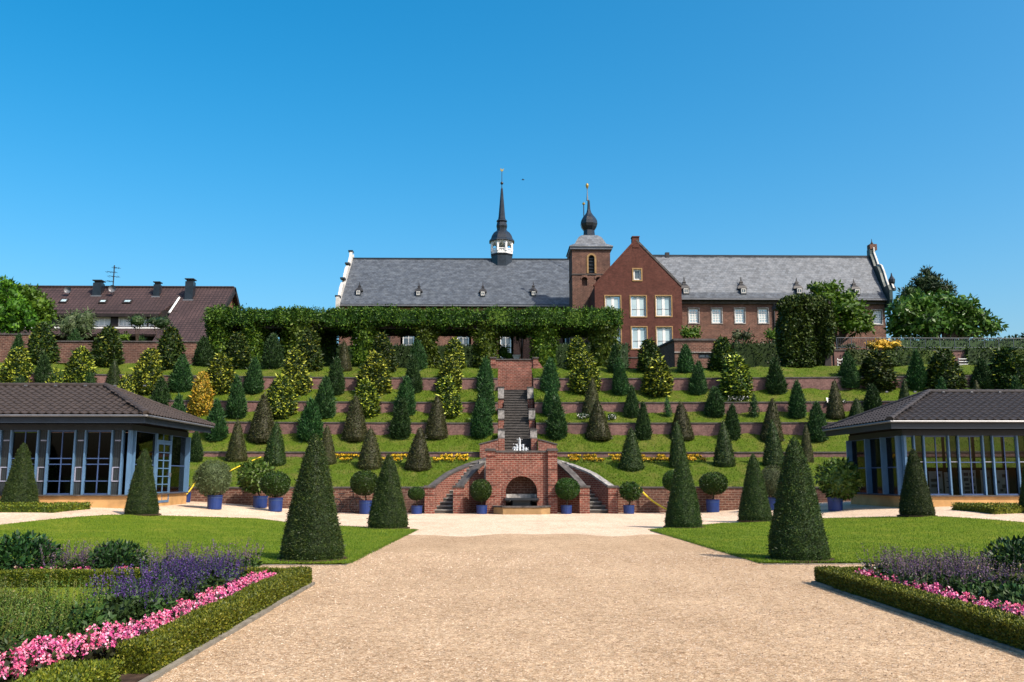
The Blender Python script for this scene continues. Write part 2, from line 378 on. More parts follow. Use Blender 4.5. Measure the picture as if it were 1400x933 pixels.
# leaves: every leaf is an island and takes its own tone
M['yew'] = leaf('yew_needles', [(0, (0.012, 0.026, 0.006)), (0.5, (0.030, 0.056, 0.011)), (0.82, (0.055, 0.084, 0.016)), (1, (0.11, 0.115, 0.035))], patch=(7.0, (0.55, 0.6, 0.6), (1.6, 1.5, 1.3)))
M['yew_brown'] = leaf('bronzed_yew_needles', [(0, (0.026, 0.026, 0.010)), (0.40, (0.058, 0.048, 0.020)), (0.75, (0.050, 0.070, 0.018)), (1, (0.115, 0.098, 0.04))], patch=(6.0, (0.6, 0.7, 0.6), (1.5, 1.35, 1.3)))
M['thuja'] = leaf('blue_green_conifer_sprays', [(0, (0.012, 0.036, 0.012)), (0.6, (0.030, 0.080, 0.026)), (1, (0.075, 0.14, 0.045))], patch=(5.0, (0.7, 0.7, 0.7), (1.4, 1.35, 1.1)))
M['holly'] = leaf('variegated_leaves', [(0, (0.012, 0.032, 0.006)), (0.38, (0.030, 0.060, 0.008)), (0.62, (0.060, 0.095, 0.010)), (0.72, (0.30, 0.32, 0.03)), (0.90, (0.54, 0.52, 0.06)), (1, (0.66, 0.62, 0.14))], objvar=0.15)
M['holly_dark'] = leaf('dark_variegated_leaves', [(0, (0.010, 0.026, 0.005)), (0.6, (0.030, 0.060, 0.008)), (0.88, (0.065, 0.10, 0.012)), (0.93, (0.20, 0.20, 0.02)), (1, (0.30, 0.27, 0.03))], objvar=0.2)
M['gold_leaf'] = leaf('golden_leaves', [(0, (0.05, 0.075, 0.008)), (0.3, (0.24, 0.22, 0.015)), (0.7, (0.58, 0.44, 0.03)), (1, (0.68, 0.42, 0.06))], objvar=0.1)
M['box'] = leaf('box_hedge_leaves', [(0, (0.035, 0.052, 0.004)), (0.5, (0.105, 0.125, 0.008)), (0.85, (0.185, 0.185, 0.013)), (1, (0.30, 0.25, 0.03))], objvar=0.1)
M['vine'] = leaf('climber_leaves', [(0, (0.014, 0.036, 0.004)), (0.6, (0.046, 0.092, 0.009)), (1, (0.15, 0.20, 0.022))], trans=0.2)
M['vine_light'] = leaf('sunlit_climber_leaves', [(0, (0.022, 0.050, 0.004)), (0.6, (0.075, 0.125, 0.010)), (1, (0.20, 0.24, 0.025))], trans=0.25)  # brighter copy of the climber leaves, sunlight put into the colour
M['ivy'] = leaf('ivy_leaves', [(0, (0.014, 0.034, 0.005)), (0.6, (0.046, 0.078, 0.010)), (1, (0.10, 0.13, 0.018))], patch=(5.0, (0.68, 0.75, 0.8), (1.3, 1.2, 1.1)))
M['tree'] = leaf('tree_leaves', [(0, (0.028, 0.070, 0.006)), (0.6, (0.078, 0.155, 0.010)), (1, (0.17, 0.26, 0.022))], trans=0.2)
M['tree_dark'] = leaf('dark_tree_leaves', [(0, (0.010, 0.026, 0.008)), (0.7, (0.026, 0.052, 0.014)), (1, (0.05, 0.08, 0.022))])
M['walnut'] = leaf('broad_glossy_leaves', [(0, (0.024, 0.062, 0.008)), (0.6, (0.066, 0.142, 0.018)), (1, (0.19, 0.27, 0.07))], rough=0.4, trans=0.15)
M['olive'] = leaf('olive_leaves', [(0, (0.035, 0.045, 0.018)), (0.6, (0.075, 0.09, 0.04)), (1, (0.14, 0.155, 0.085))])
M['laurel'] = leaf('laurel_leaves', [(0, (0.012, 0.032, 0.006)), (0.7, (0.034, 0.068, 0.010)), (1, (0.08, 0.12, 0.022))], rough=0.45)
M['herb'] = leaf('bedding_leaves', [(0, (0.014, 0.034, 0.010)), (0.6, (0.036, 0.072, 0.016)), (1, (0.075, 0.115, 0.03))])
M['peony'] = leaf('dark_bush_leaves', [(0, (0.008, 0.026, 0.008)), (0.7, (0.022, 0.058, 0.015)), (1, (0.05, 0.10, 0.028))], rough=0.45)
M['stem'] = leaf('faded_flower_stems', [(0, (0.045, 0.085, 0.012)), (0.55, (0.10, 0.14, 0.020)), (0.85, (0.15, 0.15, 0.035)), (1, (0.19, 0.14, 0.06))])
M['violet'] = leaf('violet_florets', [(0, (0.020, 0.010, 0.062)), (0.5, (0.042, 0.018, 0.13)), (0.8, (0.075, 0.036, 0.20)), (1, (0.14, 0.075, 0.20))], objvar=0.2)
M['mauve'] = leaf('faded_mauve_florets', [(0, (0.06, 0.03, 0.10)), (0.5, (0.12, 0.065, 0.15)), (1, (0.20, 0.13, 0.14))], objvar=0.2)
M['pink'] = leaf('pink_petals', [(0, (0.50, 0.035, 0.15)), (0.4, (0.74, 0.12, 0.29)), (0.75, (0.84, 0.32, 0.47)), (1, (0.90, 0.64, 0.72))], objvar=0.08)
M['bronze'] = leaf('bronze_leaves', [(0, (0.014, 0.016, 0.006)), (0.6, (0.035, 0.030, 0.012)), (1, (0.06, 0.07, 0.018))])
M['marigold'] = leaf('yellow_petals', [(0, (0.62, 0.36, 0.01)), (0.6, (0.80, 0.55, 0.015)), (1, (0.85, 0.66, 0.04))])
M['orange'] = leaf('orange_petals', [(0, (0.40, 0.26, 0.02)), (0.3, (0.11, 0.12, 0.02)), (0.55, (0.66, 0.38, 0.03)), (1, (0.74, 0.54, 0.06))])
M['white_petal'] = leaf('white_petals', [(0, (0.70, 0.70, 0.66)), (1, (0.82, 0.82, 0.78))])
M['blade'] = leaf('grass_blades', [(0, (0.060, 0.112, 0.006)), (0.6, (0.132, 0.198, 0.010)), (1, (0.22, 0.245, 0.028))], trans=0.25, patch=(0.55, (0.66, 0.74, 0.7), (1.40, 1.22, 1.5)))
M['pebble'] = leaf('loose_pebbles', [(0, (0.24, 0.155, 0.09)), (0.4, (0.46, 0.33, 0.21)), (1, (0.72, 0.6, 0.46))])
# ------------------------------------------------------------------ foliage shapes
def unit(a): return a / np.maximum(np.linalg.norm(a, axis=-1, keepdims=True), 1e-9)
def leaves(P, Nn, L, W, out=0.6, up=0.4, jit=0.6, rng=None, kink=0.0):
    """one rhombic leaf per point; returns verts, quads"""
    n = len(P); d = unit(Nn * out + np.array([0, 0, up]) + rng.normal(size=(n, 3)) * jit)
    s = unit(np.cross(d, unit(Nn + rng.normal(size=(n, 3)) * 0.55)))
    k = rng.uniform(0.7, 1.3, (n, 1)); nn = np.cross(s, d)
    mid = P + d * L * k * 0.45 + nn * L * kink
    V = np.stack([P, mid + s * W * k * 0.5, P + d * L * k, mid - s * W * k * 0.5], 1).reshape(-1, 3)
    return V, np.arange(4 * n).reshape(n, 4)
def join(parts):
    V = []; Fq = []; mi = []; o = 0
    for v, f, m in parts: V.append(v); Fq.append(f + o); mi.append(np.full(len(f), m)); o += len(v)
    return np.concatenate(V), np.concatenate(Fq), np.concatenate(mi)
def lump(a, t, ph, amt): return 1 + amt * (np.sin(2 * a + 3.1 * t + 1.7 * ph) * 0.4 + np.sin(3 * a + 7 * t + ph) * 0.45 + np.sin(5 * a - 11 * t + 2 * ph) * 0.35 + np.sin(9 * a + 17 * t + 3 * ph) * 0.25)
def body(prof, H, Rr, n, rng, amt, depth):
    """points and normals on a lathe-like body of profile prof(t)"""
    tt = np.linspace(0, 1, 200); rr = prof(tt); w_ = (rr + 0.03); w_ = np.cumsum(w_); w_ /= w_[-1]
    t = np.interp(rng.uniform(0, 1, n), w_, tt); a = rng.uniform(0, 2 * np.pi, n); ph = rng.uniform(0, 6)
    r = np.interp(t, tt, rr) * Rr * lump(a, t, ph, amt) * (1 - depth * rng.uniform(0, 1, n) ** 2)
    slope = np.interp(t, tt, np.gradient(rr, tt)) * Rr / H
    P = np.stack([r * np.cos(a), r * np.sin(a), t * H], 1); Nn = unit(np.stack([np.cos(a), np.sin(a), -slope], 1))
    return P, Nn, ph
def core(prof, H, Rr, k, ph, amt, na=18, nt=14):
    t = np.linspace(0, 0.985, nt); a = np.arange(na) * 2 * np.pi / na
    T, A = np.meshgrid(t, a, indexing='ij'); r = prof(T) * Rr * k * lump(A, T, ph, amt) + 0.002
    V = np.stack([r * np.cos(A), r * np.sin(A), T * H * 0.985], 2).reshape(-1, 3)
    i, j = np.meshgrid(np.arange(nt - 1), np.arange(na), indexing='ij'); j2 = (j + 1) % na
    return V, np.stack([i * na + j, i * na + j2, (i + 1) * na + j2, (i + 1) * na + j], 2).reshape(-1, 4)
def P_cone(t): return np.minimum(1.0, 0.86 + 2.2 * t) * np.clip(1 - t ** 1.1, 0, 1) ** 0.76 * 0.985 + 0.02 * (t < 0.97)
def P_big(t): return np.minimum(1.0, 0.90 + 1.3 * t) * (np.clip(1 - t, 0, 1) ** 0.78 * 0.9 + 0.10 * np.sqrt(np.clip(1 - t ** 8, 0, 1)))
def P_egg(t): return np.minimum(1.0, 0.72 + 1.5 * t) * np.sqrt(np.clip(1 - t ** 1.9, 0, 1)) * (1 - 0.22 * t)
def P_bullet(t): return np.minimum(1.0, 0.7 + 1.7 * t) * np.clip(1 - t ** 1.55, 0, 1) ** 0.8
def P_spire(t): return np.minimum(1.0, 0.65 + 1.5 * t) * np.clip(1 - t ** 1.25, 0, 1) ** 0.9
def P_ball(t): return 2 * np.sqrt(np.clip(t * (1 - t), 0, 1))
def shrub_mesh(name, prof, mats, n, L, W, seed, H=1.0, Rr=0.26, amt=0.06, depth=0.12, out=0.6, up=0.5, jit=0.55, k=0.9):
    rng = np.random.default_rng(seed); P, Nn, ph = body(prof, H, Rr, n, rng, amt, depth)
    V, Fq = leaves(P, Nn, L, W, out, up, jit, rng); cv, cf = core(prof, H, Rr, k, ph, amt)
    j = rng.integers(0, n, n // 22); Ps = P[j] + Nn[j] * Rr * rng.uniform(0.0, 0.05, (len(j), 1)); V2, F2 = leaves(Ps, Nn[j], L * 1.9, W * 1.1, 0.9, up * 1.2, jit * 0.8, rng)      # stray shoots
    V, Fq, mi = join([(cv, cf, 0), (V, Fq, 0), (V2, F2, 0)])
    return np_mesh(name, V, Fq, mats)
def blob_points(C, Rad, n, rng, bias=0.35):
    u = unit(rng.normal(size=(n, 3))); r = (1 - bias * rng.uniform(0, 1, n) ** 1.5)[:, None]
    return C + u * r * np.asarray(Rad), unit(u / np.asarray(Rad))
def crown_mesh(name, mat, blobs, per, L, W, seed, up=0.1, jit=0.7, out=0.6):
    """crown from clumps (centre, radii); leaves only, gaps stay open"""
    rng = np.random.default_rng(seed); parts = []
    for C, Rad in blobs:
        m = max(20, int(per * (Rad[0] * Rad[2]) ** 1.0)); P, Nn = blob_points(np.array(C), Rad, m, rng)
        V, Fq = leaves(P, Nn, L, W, out, up, jit, rng); parts.append((V, Fq, 0))
        cv, cf = core(P_ball, 2 * Rad[2] * 0.74, Rad[0] * 0.72, 1, rng.uniform(0, 6), 0.12, 9, 7); cv = cv * np.array([1, Rad[1] / Rad[0], 1]) + np.array(C) - np.array([0, 0, Rad[2] * 0.72]); parts.append((cv, cf, 0))
    V, Fq, mi = join(parts); return np_mesh(name, V, Fq, mat)
def box_leaves(boxes, dens, L, W, seed, out=0.6, up=0.3, jit=0.6, bottom=False, ragged=0.0, corek=0.06):
    """leaves over the faces of boxes (x0,x1,y0,y1,z0,z1), with a core inside"""
    rng = np.random.default_rng(seed); parts = []
    for x0, x1, y0, y1, z0, z1 in boxes:
        dx, dy, dz = x1 - x0, y1 - y0, z1 - z0
        sides = [((x0, y0, z1), (dx, 0, 0), (0, dy, 0), (0, 0, 1)), ((x0, y0, z0), (dx, 0, 0), (0, 0, dz), (0, -1, 0)), ((x0, y1, z0), (dx, 0, 0), (0, 0, dz), (0, 1, 0)),
                 ((x0, y0, z0), (0, dy, 0), (0, 0, dz), (-1, 0, 0)), ((x1, y0, z0), (0, dy, 0), (0, 0, dz), (1, 0, 0))]
        if bottom: sides.append(((x0, y0, z0), (dx, 0, 0), (0, dy, 0), (0, 0, -1)))
        for o, e1, e2, nn in sides:
            o, e1, e2, nn = map(np.array, (o, e1, e2, nn)); A = np.linalg.norm(e1) * np.linalg.norm(e2); m = int(A * dens) + 4
            P = o + rng.uniform(0, 1, (m, 1)) * e1 + rng.uniform(0, 1, (m, 1)) * e2 + nn * (rng.normal(size=(m, 1)) * ragged - 0.3 * L)
            if ragged > 0: P = P + nn * (np.sin(P[:, :1] * 1.9 + P[:, 2:3] * 2.3 + seed) * np.sin(P[:, 1:2] * 2.7 + P[:, :1] * 3.1) * ragged * 1.3)
            V, Fq = leaves(P, np.tile(nn, (m, 1)).astype(float), L, W, out, up, jit, rng); parts.append((V, Fq, 0))
        b = MB().box(x0 + corek, x1 - corek, y0 + corek, y1 - corek, z0 + (corek if bottom else 0), z1 - corek)
        parts.append((np.array(b.v), np.array(b.f), 0))
    return join(parts)
def stems(n, h, spread, rng, lean=0.15):
    """thin upright stalks as slim quads; returns verts, quads and the tip data"""
    a = rng.uniform(0, 2 * np.pi, n); r = spread * np.sqrt(rng.uniform(0, 1, n))
    B = np.stack([r * np.cos(a), r * np.sin(a), np.zeros(n)], 1); hh = h * rng.uniform(0.65, 1.1, n)
    T = B + np.stack([np.cos(a) * r * 0.6, np.sin(a) * r * 0.6, hh], 1) + rng.normal(size=(n, 3)) * lean * h * np.array([1, 1, 0.1])
    s = unit(np.cross(T - B, rng.normal(size=(n, 3)))) * 0.004
    V = np.stack([B - s, B + s, T + s * 0.5, T - s * 0.5], 1).reshape(-1, 3)
    return V, np.arange(4 * n).reshape(n, 4), B, T
def along(B, T, f): return B + (T - B) * f[:, None]
# ------------------------------------------------------------------ ground
def sheet(name, mat, xs, ys, zf, kind='structure'):
    X, Y = np.meshgrid(xs, ys, indexing='ij'); Z = zf(X, Y)
    V = np.stack([X, Y, Z], 2).reshape(-1, 3); ni, nj = len(xs), len(ys)
    i, j = np.meshgrid(np.arange(ni - 1), np.arange(nj - 1), indexing='ij')
    Fq = np.stack([i * nj + j, (i + 1) * nj + j, (i + 1) * nj + j + 1, i * nj + j + 1], 2).reshape(-1, 4)
    o = link(name, np_mesh(name, V, Fq, mat, smooth=True)); o['kind'] = kind; return o
sheet('ground', M['hill'], np.array([-1500, -300, -70, 70, 300, 1500.0]), np.array([-1500, -300, -20, 60, 300, 1500.0]), lambda X, Y: 0 * X - 0.35)
gx = np.arange(-45, 47.01, 0.5); gy = np.arange(-12, 44.01, 0.5)
sheet('plaza', M['gravel_pale'], gx, gy, gz)
def far_edge(X): return 26.6 + 0.5 * np.sin(X * 1.3) + 0.35 * np.sin(X * 3.1 + 1)
px_ = np.arange(-9, 11.6, 0.25); py_ = np.linspace(0, 1, 90)
X, T = np.meshgrid(px_, py_, indexing='ij'); Y = -12 + T * (far_edge(X) + 12)
V = np.stack([X, Y, gz(X, Y) + 0.012], 2).reshape(-1, 3); i, j = np.meshgrid(np.arange(len(px_) - 1), np.arange(89), indexing='ij')
structure(link('gravel_path', np_mesh('gravel_path', V, np.stack([i * 90 + j, (i + 1) * 90 + j, (i + 1) * 90 + j + 1, i * 90 + j + 1], 2).reshape(-1, 4), M['gravel'], smooth=True)))

# lawns with kerbs
blade_pts = []; edge_pts = []
def lawn(side):
    if side < 0:
        A, B, C, D = gpt(476, 773), gpt(569, 726), gpt(150, 706), gpt(0, 720)
        mid = [gpt(350, 710.5)]
    else:
        A, B, C, D = gpt(1040, 772), gpt(889, 726), gpt(1280, 708), gpt(1400, 716.5)
        mid = [gpt(990, 717), gpt(1100, 711)]
    back = [B] + mid + [C, D]
    E = D + (D - C) * 1.2; back.append(E)
    bx = np.array([abs(p.x) for p in back]); by = np.array([p.y for p in back])
    x0 = np.interp  # inner edge runs from A to B
    us = np.linspace(0, 1, 60); vs = np.linspace(0, 1, 60); U, Vv = np.meshgrid(us, vs, indexing='ij')
    Xo = abs(E.x)
    # inner edge x at each v, then stretch outwards
    xin = abs(A.x) + (abs(B.x) - abs(A.x)) * Vv; Xa = xin + (Xo - xin) * U
    Yb = np.interp(Xa, np.sort(bx), by[np.argsort(bx)]); yA = A.y + 0.15 * np.sin(Xa)*0
    Yy = yA + (Yb - yA) * Vv; Xs = Xa * side
    Z = gz(Xs, Yy) + 0.045
    P = np.stack([Xs, Yy, Z], 2).reshape(-1, 3); i, j = np.meshgrid(np.arange(59), np.arange(59), indexing='ij')
    q = np.stack([i * 60 + j, (i + 1) * 60 + j, (i + 1) * 60 + j + 1, i * 60 + j + 1], 2).reshape(-1, 4)
    structure(link('lawn', np_mesh('lawn', P, q, M['lawn'], smooth=True)))
    rng = np.random.default_rng(5 + side); n = 90000
    u = rng.uniform(0, 1, n); v = rng.uniform(0, 1, n) ** 1.25
    xi = abs(A.x) + (abs(B.x) - abs(A.x)) * v; xa = xi + (Xo - xi) * u; yb = np.interp(xa, np.sort(bx), by[np.argsort(bx)]); yy = A.y + (yb - A.y) * v
    blade_pts.append(np.stack([xa * side, yy, gz(xa * side, yy) + 0.04], 1))
    m = 2600; v = rng.uniform(0, 1, m); xe = (abs(A.x) + (abs(B.x) - abs(A.x)) * v + rng.normal(size=m) * 0.035) * side; ye = A.y + (B.y - A.y) * v       # ragged grass over the cut edges
    xf = (abs(A.x) + rng.uniform(0, 10, m)) * side; yf_ = A.y + rng.normal(size=m) * 0.03
    sx = abs(B.x) + (Xo - abs(B.x)) * rng.uniform(0, 1, m); yk = np.interp(sx, np.sort(bx), by[np.argsort(bx)]) + rng.normal(size=m) * 0.07
    for a_, b_ in ((xe, ye), (xf, yf_), (sx * side, yk)): edge_pts.append(np.stack([a_, b_, gz(a_, b_) + 0.03], 1))
    k = thing('kerb_edging', 'low stone kerb along the inner edge of the %s lawn' % ('left' if side < 0 else 'right'), 'kerb', (A.x, A.y, 0), 'stone kerbs around beds and lawns')
    def run(p, q, nn, w=0.055, top=0.03):
        d = (q - p); L = d.length; d.normalize(); s = Vector((-d.y, d.x, 0)) * w
        for t in range(nn):
            a = p + d * (L * t / nn + 0.006); b = p + d * (L * (t + 1) / nn - 0.006); dz = random.uniform(-0.008, 0.008)
            mb = MB(); base = [(a.x, a.y), (b.x, b.y), (b.x + s.x, b.y + s.y), (a.x + s.x, a.y + s.y)]
            zz = max(float(gz(a.x, a.y)), float(gz(b.x, b.y)))
            mb.prism(base, 'z', zz - 0.2, zz + top + dz); mb.build('kerb_stone', M['kerb'], k)
    A2, B2 = Vector((A.x, A.y, 0)), Vector((B.x, B.y, 0))
    if side < 0: run(A2, B2, 11); run(Vector((A.x - 0.0, A.y - 0.12, 0)), Vector((-12.0, A.y - 0.12, 0)), 10)
    else: run(B2, A2, 11); run(Vector((13.5, A.y - 0.12, 0)), Vector((A.x, A.y - 0.12, 0)), 10)
lawn(-1); lawn(1)

# ------------------------------------------------------------------ terraced hillside (it curves a little towards the plaza at both ends)
CURV = 0.0030
def ysh(X):
    d = np.minimum(np.abs(np.asarray(X, dtype=float) - AX), 27.0); return CURV * d * d
ZT = {k: zpx(py, s, 709) for k, (py, s) in dict(w0=(665.5, 43.0), b0=(633, 46.5), bed=(625.5, 48.3), w1=(618, 48.3), b1=(594.5, 50.3), w2=(578, 50.3), b2=(564.5, 52.0), w3=(550, 52.0), b3=(534, 53.7), w4=(517, 53.7), b4=(503.5, 56.5)).items()}
# terrain as (s, z) along the garden axis; s is the distance before the curve is taken off
PROF = [(43.0, ZT['w0']), (46.5, ZT['b0']), (48.25, ZT['bed']), (48.3, ZT['w1']), (50.25, ZT['b1']), (50.3, ZT['w2']), (51.95, ZT['b2']), (52.0, ZT['w3']), (53.65, ZT['b3']), (53.7, ZT['w4']), (56.5, ZT['b4']), (60, ZT['b4'] + 0.05), (76, ZT['b4'] + 1.3), (400, ZT['b4'] + 1.6)]
PS = np.array([p[0] for p in PROF]); PZ = np.array([p[1] for p in PROF])
def tz(X, Y): return float(np.interp(Y + float(ysh(X)), PS, PZ))
def hill_pt(px, py, s0=43.0, s1=60.0):
    """first place where the sight line of a photo pixel meets the hillside"""
    d = ray(px, py)
    for s in np.arange(s0, s1, 0.02):
        t = s / d[1]; X = d[0] * t; Z = EYE + d[2] * t
        if tz(X, s) >= Z: return Vector((X, s, tz(X, s)))
    return Vector((X, s, tz(X, s)))
OUT_L = [at(588, 665, 42.2), at(613, 646, 43.9), at(638, 635, 45.9), at(663, 626.5, 48.1)]
IN_L = [at(627, 665, 42.2), at(640, 649, 42.75), at(653, 636, 43.4), at(667, 626, 44.0)]
def xo(s): return AX - float(np.interp(s, [p.y for p in OUT_L], [p.x for p in OUT_L]))      # half width of the outer stair wall
def xi(s): return AX - float(np.interp(s, [p.y for p in IN_L], [p.x for p in IN_L]))
def sq(X, s): return s - float(ysh(X))
bank_blades = []
def bank(side, s0, z0, s1, z1, inner, name='terrace_bank', mat='bank', hump=0.10, outer=62.0, nx=150, blades=9000):
    vs = np.linspace(0, 1, 9); rows = []
    rng = np.random.default_rng(int(s0 * 10) + side); ph = rng.uniform(0, 6, 4)
    def Pt(u, v):
        s = s0 + (s1 - s0) * v; xin = np.vectorize(inner)(s) if callable(inner) else inner
        dX = xin + (outer - xin) * u ** 1.5; X = AX + side * dX
        prof = v ** 0.9
        Z = z0 + (z1 - z0) * prof + hump * v * (1 - 0.0 * v) * (0.5 * np.sin(dX * 1.25 + ph[0]) + 0.35 * np.sin(dX * 2.3 + ph[1]) + 0.2 * np.sin(dX * 5.1 + ph[2])) + 0.02 * np.sin(dX * 7 + v * 9 + ph[3])
        return np.stack([X, s - ysh(X), Z], -1)
    U, Vv = np.meshgrid(np.linspace(0, 1, nx), vs, indexing='ij'); P = Pt(U, Vv).reshape(-1, 3)
    i, j = np.meshgrid(np.arange(nx - 1), np.arange(8), indexing='ij'); q = np.stack([i * 9 + j, (i + 1) * 9 + j, (i + 1) * 9 + j + 1, i * 9 + j + 1], 2).reshape(-1, 4)
    structure(link(name, np_mesh(name, P, q, M[mat], smooth=True)))
    if blades:
        u = rng.uniform(0, 0.62, blades); v = rng.uniform(0, 1, blades); bank_blades.append(Pt(u, v))
def retaining(side, s, zb, zt, inner, label, mat='brick_terrace', thick=0.28, cap=0.07):
    o = thing('retaining_wall', label, 'wall', (AX + side * inner, sq(AX + side * inner, s), zb), 'terrace retaining walls')
    xs = [AX + side * x for x in np.concatenate([np.linspace(inner, 30, 28), [45, 62]])]
    def secs(y0, y1, z0, z1): return [[(X, s + y0 - float(ysh(X)), z0), (X, s + y1 - float(ysh(X)), z0), (X, s + y1 - float(ysh(X)), z1), (X, s + y0 - float(ysh(X)), z1)] for X in xs]
    MB().sweep(secs(0, thick, zb - 0.25, zt - cap)).build('brickwork', M[mat], o)
    MB().sweep(secs(-0.04, thick + 0.02, zt - cap, zt)).build('coping', M['stone_dark'], o)  # thin coping; its dark tone paints the shadow line under the overhang
LR = {-1: 'left', 1: 'right'}
for sd in (-1, 1):
    retaining(sd, 43.0, 0.0, ZT['w0'], xo(42.2) + 0.1, 'lowest brick retaining wall behind the blue tubs, %s of the fountain' % LR[sd], 'brick_old')
    bank(sd, 43.25, ZT['w0'] - 0.02, 46.5, ZT['b0'], lambda s: xo(s) + 0.1, hump=0.0, blades=16000)
    bank(sd, 46.42, ZT['b0'] - 0.10, 48.3, ZT['bed'], lambda s: xo(s) + 0.1, hump=0.0, blades=5000)
    retaining(sd, 48.3, ZT['bed'], ZT['w1'], 1.3, 'low retaining wall behind the yellow flowers, %s of the stair' % LR[sd])
    bank(sd, 48.55, ZT['w1'] - 0.02, 50.3, ZT['b1'], 1.05, blades=12000)
    retaining(sd, 50.3, ZT['b1'], ZT['w2'], 1.05, 'second lowest bare terrace wall of the hillside, %s of the stair' % LR[sd])
    bank(sd, 50.55, ZT['w2'] - 0.02, 52.0, ZT['b2'], 1.05)
    retaining(sd, 52.0, ZT['b2'], ZT['w3'], 1.05, 'terrace wall halfway up the hillside, %s of the stair' % LR[sd])
    bank(sd, 52.25, ZT['w3'] - 0.02, 53.7, ZT['b3'], 1.05)
    retaining(sd, 53.7, ZT['b3'], ZT['w4'], 1.05, 'topmost terrace wall below the pergola lawn, %s of the stair' % LR[sd])
    bank(sd, 53.95, ZT['w4'] - 0.02, 56.5, ZT['b4'], 1.05)
# plateau behind the terraces and the ground falling away at the far sides
xs = np.concatenate([[-400, -120], np.arange(-62, 63, 2.0), [120, 400]]); ys = np.array([56.5, 60, 66, 76, 120, 400.0])
def plz(X, S): return np.interp(S, PS, PZ)
X, S = np.meshgrid(xs, ys, indexing='ij'); ctr = (np.abs(X - AX) < 1.9) & (S < 58)
V = np.stack([X, np.where(ctr, 58.0, S) - np.where(S < 66, ysh(X), 0), plz(X, S) - 0.01], 2).reshape(-1, 3); ni, nj = len(xs), len(ys)
i, j = np.meshgrid(np.arange(ni - 1), np.arange(nj - 1), indexing='ij')
structure(link('plateau', np_mesh('plateau', V, np.stack([i * nj + j, (i + 1) * nj + j, (i + 1) * nj + j + 1, i * nj + j + 1], 2).reshape(-1, 4), M['hill'], smooth=True)))
for sd in (-1, 1):
    xs = np.array([62, 120, 400.0]) * sd + AX; ys = np.array([41.0, 46, 50, 56.5]); zs = np.array([-0.35, 2, 5, ZT['b4'] - 0.02])
    sheet('hillside', M['hill'], xs, ys, lambda X, Y: np.interp(Y, ys, zs))

# grass blades: one mass
rng = np.random.default_rng(3)
P = np.concatenate(blade_pts + edge_pts); n = len(P); d = unit(np.array([0, 0, 1.0]) + rng.normal(size=(n, 3)) * 0.35); s = unit(np.cross(d, rng.normal(size=(n, 3)))) * 0.006
V = np.stack([P - s, P + s, P + d * rng.uniform(0.02, 0.055, (n, 1))], 1).reshape(-1, 3)
stuff(link('lawn_grass', np_mesh('lawn_grass', V, np.arange(3 * n).reshape(n, 3), M['blade'])))
P = np.concatenate(bank_blades); n = len(P); d = unit(np.array([0, -0.2, 1.0]) + rng.normal(size=(n, 3)) * 0.4); s = unit(np.cross(d, rng.normal(size=(n, 3)))) * 0.014
V = np.stack([P - s, P + s, P + d * rng.uniform(0.04, 0.11, (n, 1))], 1).reshape(-1, 3)
stuff(link('bank_grass', np_mesh('bank_grass', V, np.arange(3 * n).reshape(n, 3), M['blade'])))
# loose pebbles near the camera
n = 26000; x = rng.uniform(-5, 7.5, n); y = 4.5 + 16 * rng.uniform(0, 1, n) ** 1.4; r = rng.uniform(0.003, 0.0085, (n, 1)) * (0.7 + y[:, None] / 14)
C = np.stack([x, y, gz(x, y) + 0.014], 1)
T4 = np.array([[1, 0, 0], [-0.5, 0.87, 0], [-0.5, -0.87, 0], [0.1, 0, 0.8]])
V = (C[:, None, :] + T4[None] * r[:, :, None] * rng.uniform(0.7, 1.4, (n, 4, 1))).reshape(-1, 3)
b = np.arange(n)[:, None, None] * 4; q = (b + np.array([[0, 1, 3], [1, 2, 3], [2, 0, 3]])[None]).reshape(-1, 3)
stuff(link('loose_gravel', np_mesh('loose_gravel', V, q, M['pebble'])))

# ------------------------------------------------------------------ fountain
Yf = 42.0
def zy(py, Y=Yf): return zpx(py, Y, 713)
fo = thing('wall_fountain', 'red brick wall fountain with round arched niche below the stair', 'fountain', (AX, Yf, 0))
zt = zy(619); hw = 1.20; r = 0.71; zc = zy(673); ro = r + 0.17
mb = MB(); n = 20
arc = [(AX + ro * math.cos(math.pi * k / n), zc + ro * math.sin(math.pi * k / n)) for k in range(n + 1)]
for (ax_, az), (bx_, bz) in zip(arc, arc[1:]):
    mb.face([(bx_, Yf, bz), (ax_, Yf, az), (ax_, Yf, zt), (bx_, Yf, zt)])
for sg in (-1, 1): mb.face([(AX + sg * ro, Yf, 0), (AX + sg * hw, Yf, 0), (AX + sg * hw, Yf, zt), (AX + sg * ro, Yf, zt)])
MB().face([(AX - hw, Yf + 1.5, 0), (AX + hw, Yf + 1.5, 0), (AX + hw, Yf + 1.5, zt), (AX - hw, Yf + 1.5, zt)]).build('rear_brickwork', M['brick_red'], fo)
mb.build('brickwork', M['brick_red'], fo, fix=False)
nb = MB(); arc = [(AX + r * math.cos(math.pi * k / n), zc + r * math.sin(math.pi * k / n)) for k in range(n + 1)]
pts = [(AX + r, -0.1)] + arc + [(AX - r, -0.1)]
for (ax_, az), (bx_, bz) in zip(pts, pts[1:]): nb.face([(ax_, Yf + 0.02, az), (bx_, Yf + 0.02, bz), (bx_, Yf + 0.85, bz), (ax_, Yf + 0.85, az)])
nb.face([(x, Yf + 0.85, z) for x, z in pts]); nb.build('niche', M['brick_old'], fo, fix=False)
for k in range(25):                                             # voussoirs round the arch
    a0, a1 = math.pi * (k + 0.06) / 25, math.pi * (k + 0.94) / 25; pr = random.uniform(0.012, 0.03)
    MB().prism([(AX + q * math.cos(a), zc + q * math.sin(a)) for q, a in ((r, a0), (ro, a0), (ro, a1), (r, a1))], 'y', Yf - pr, Yf + 0.1).build('brick', M['brick_red'], fo)
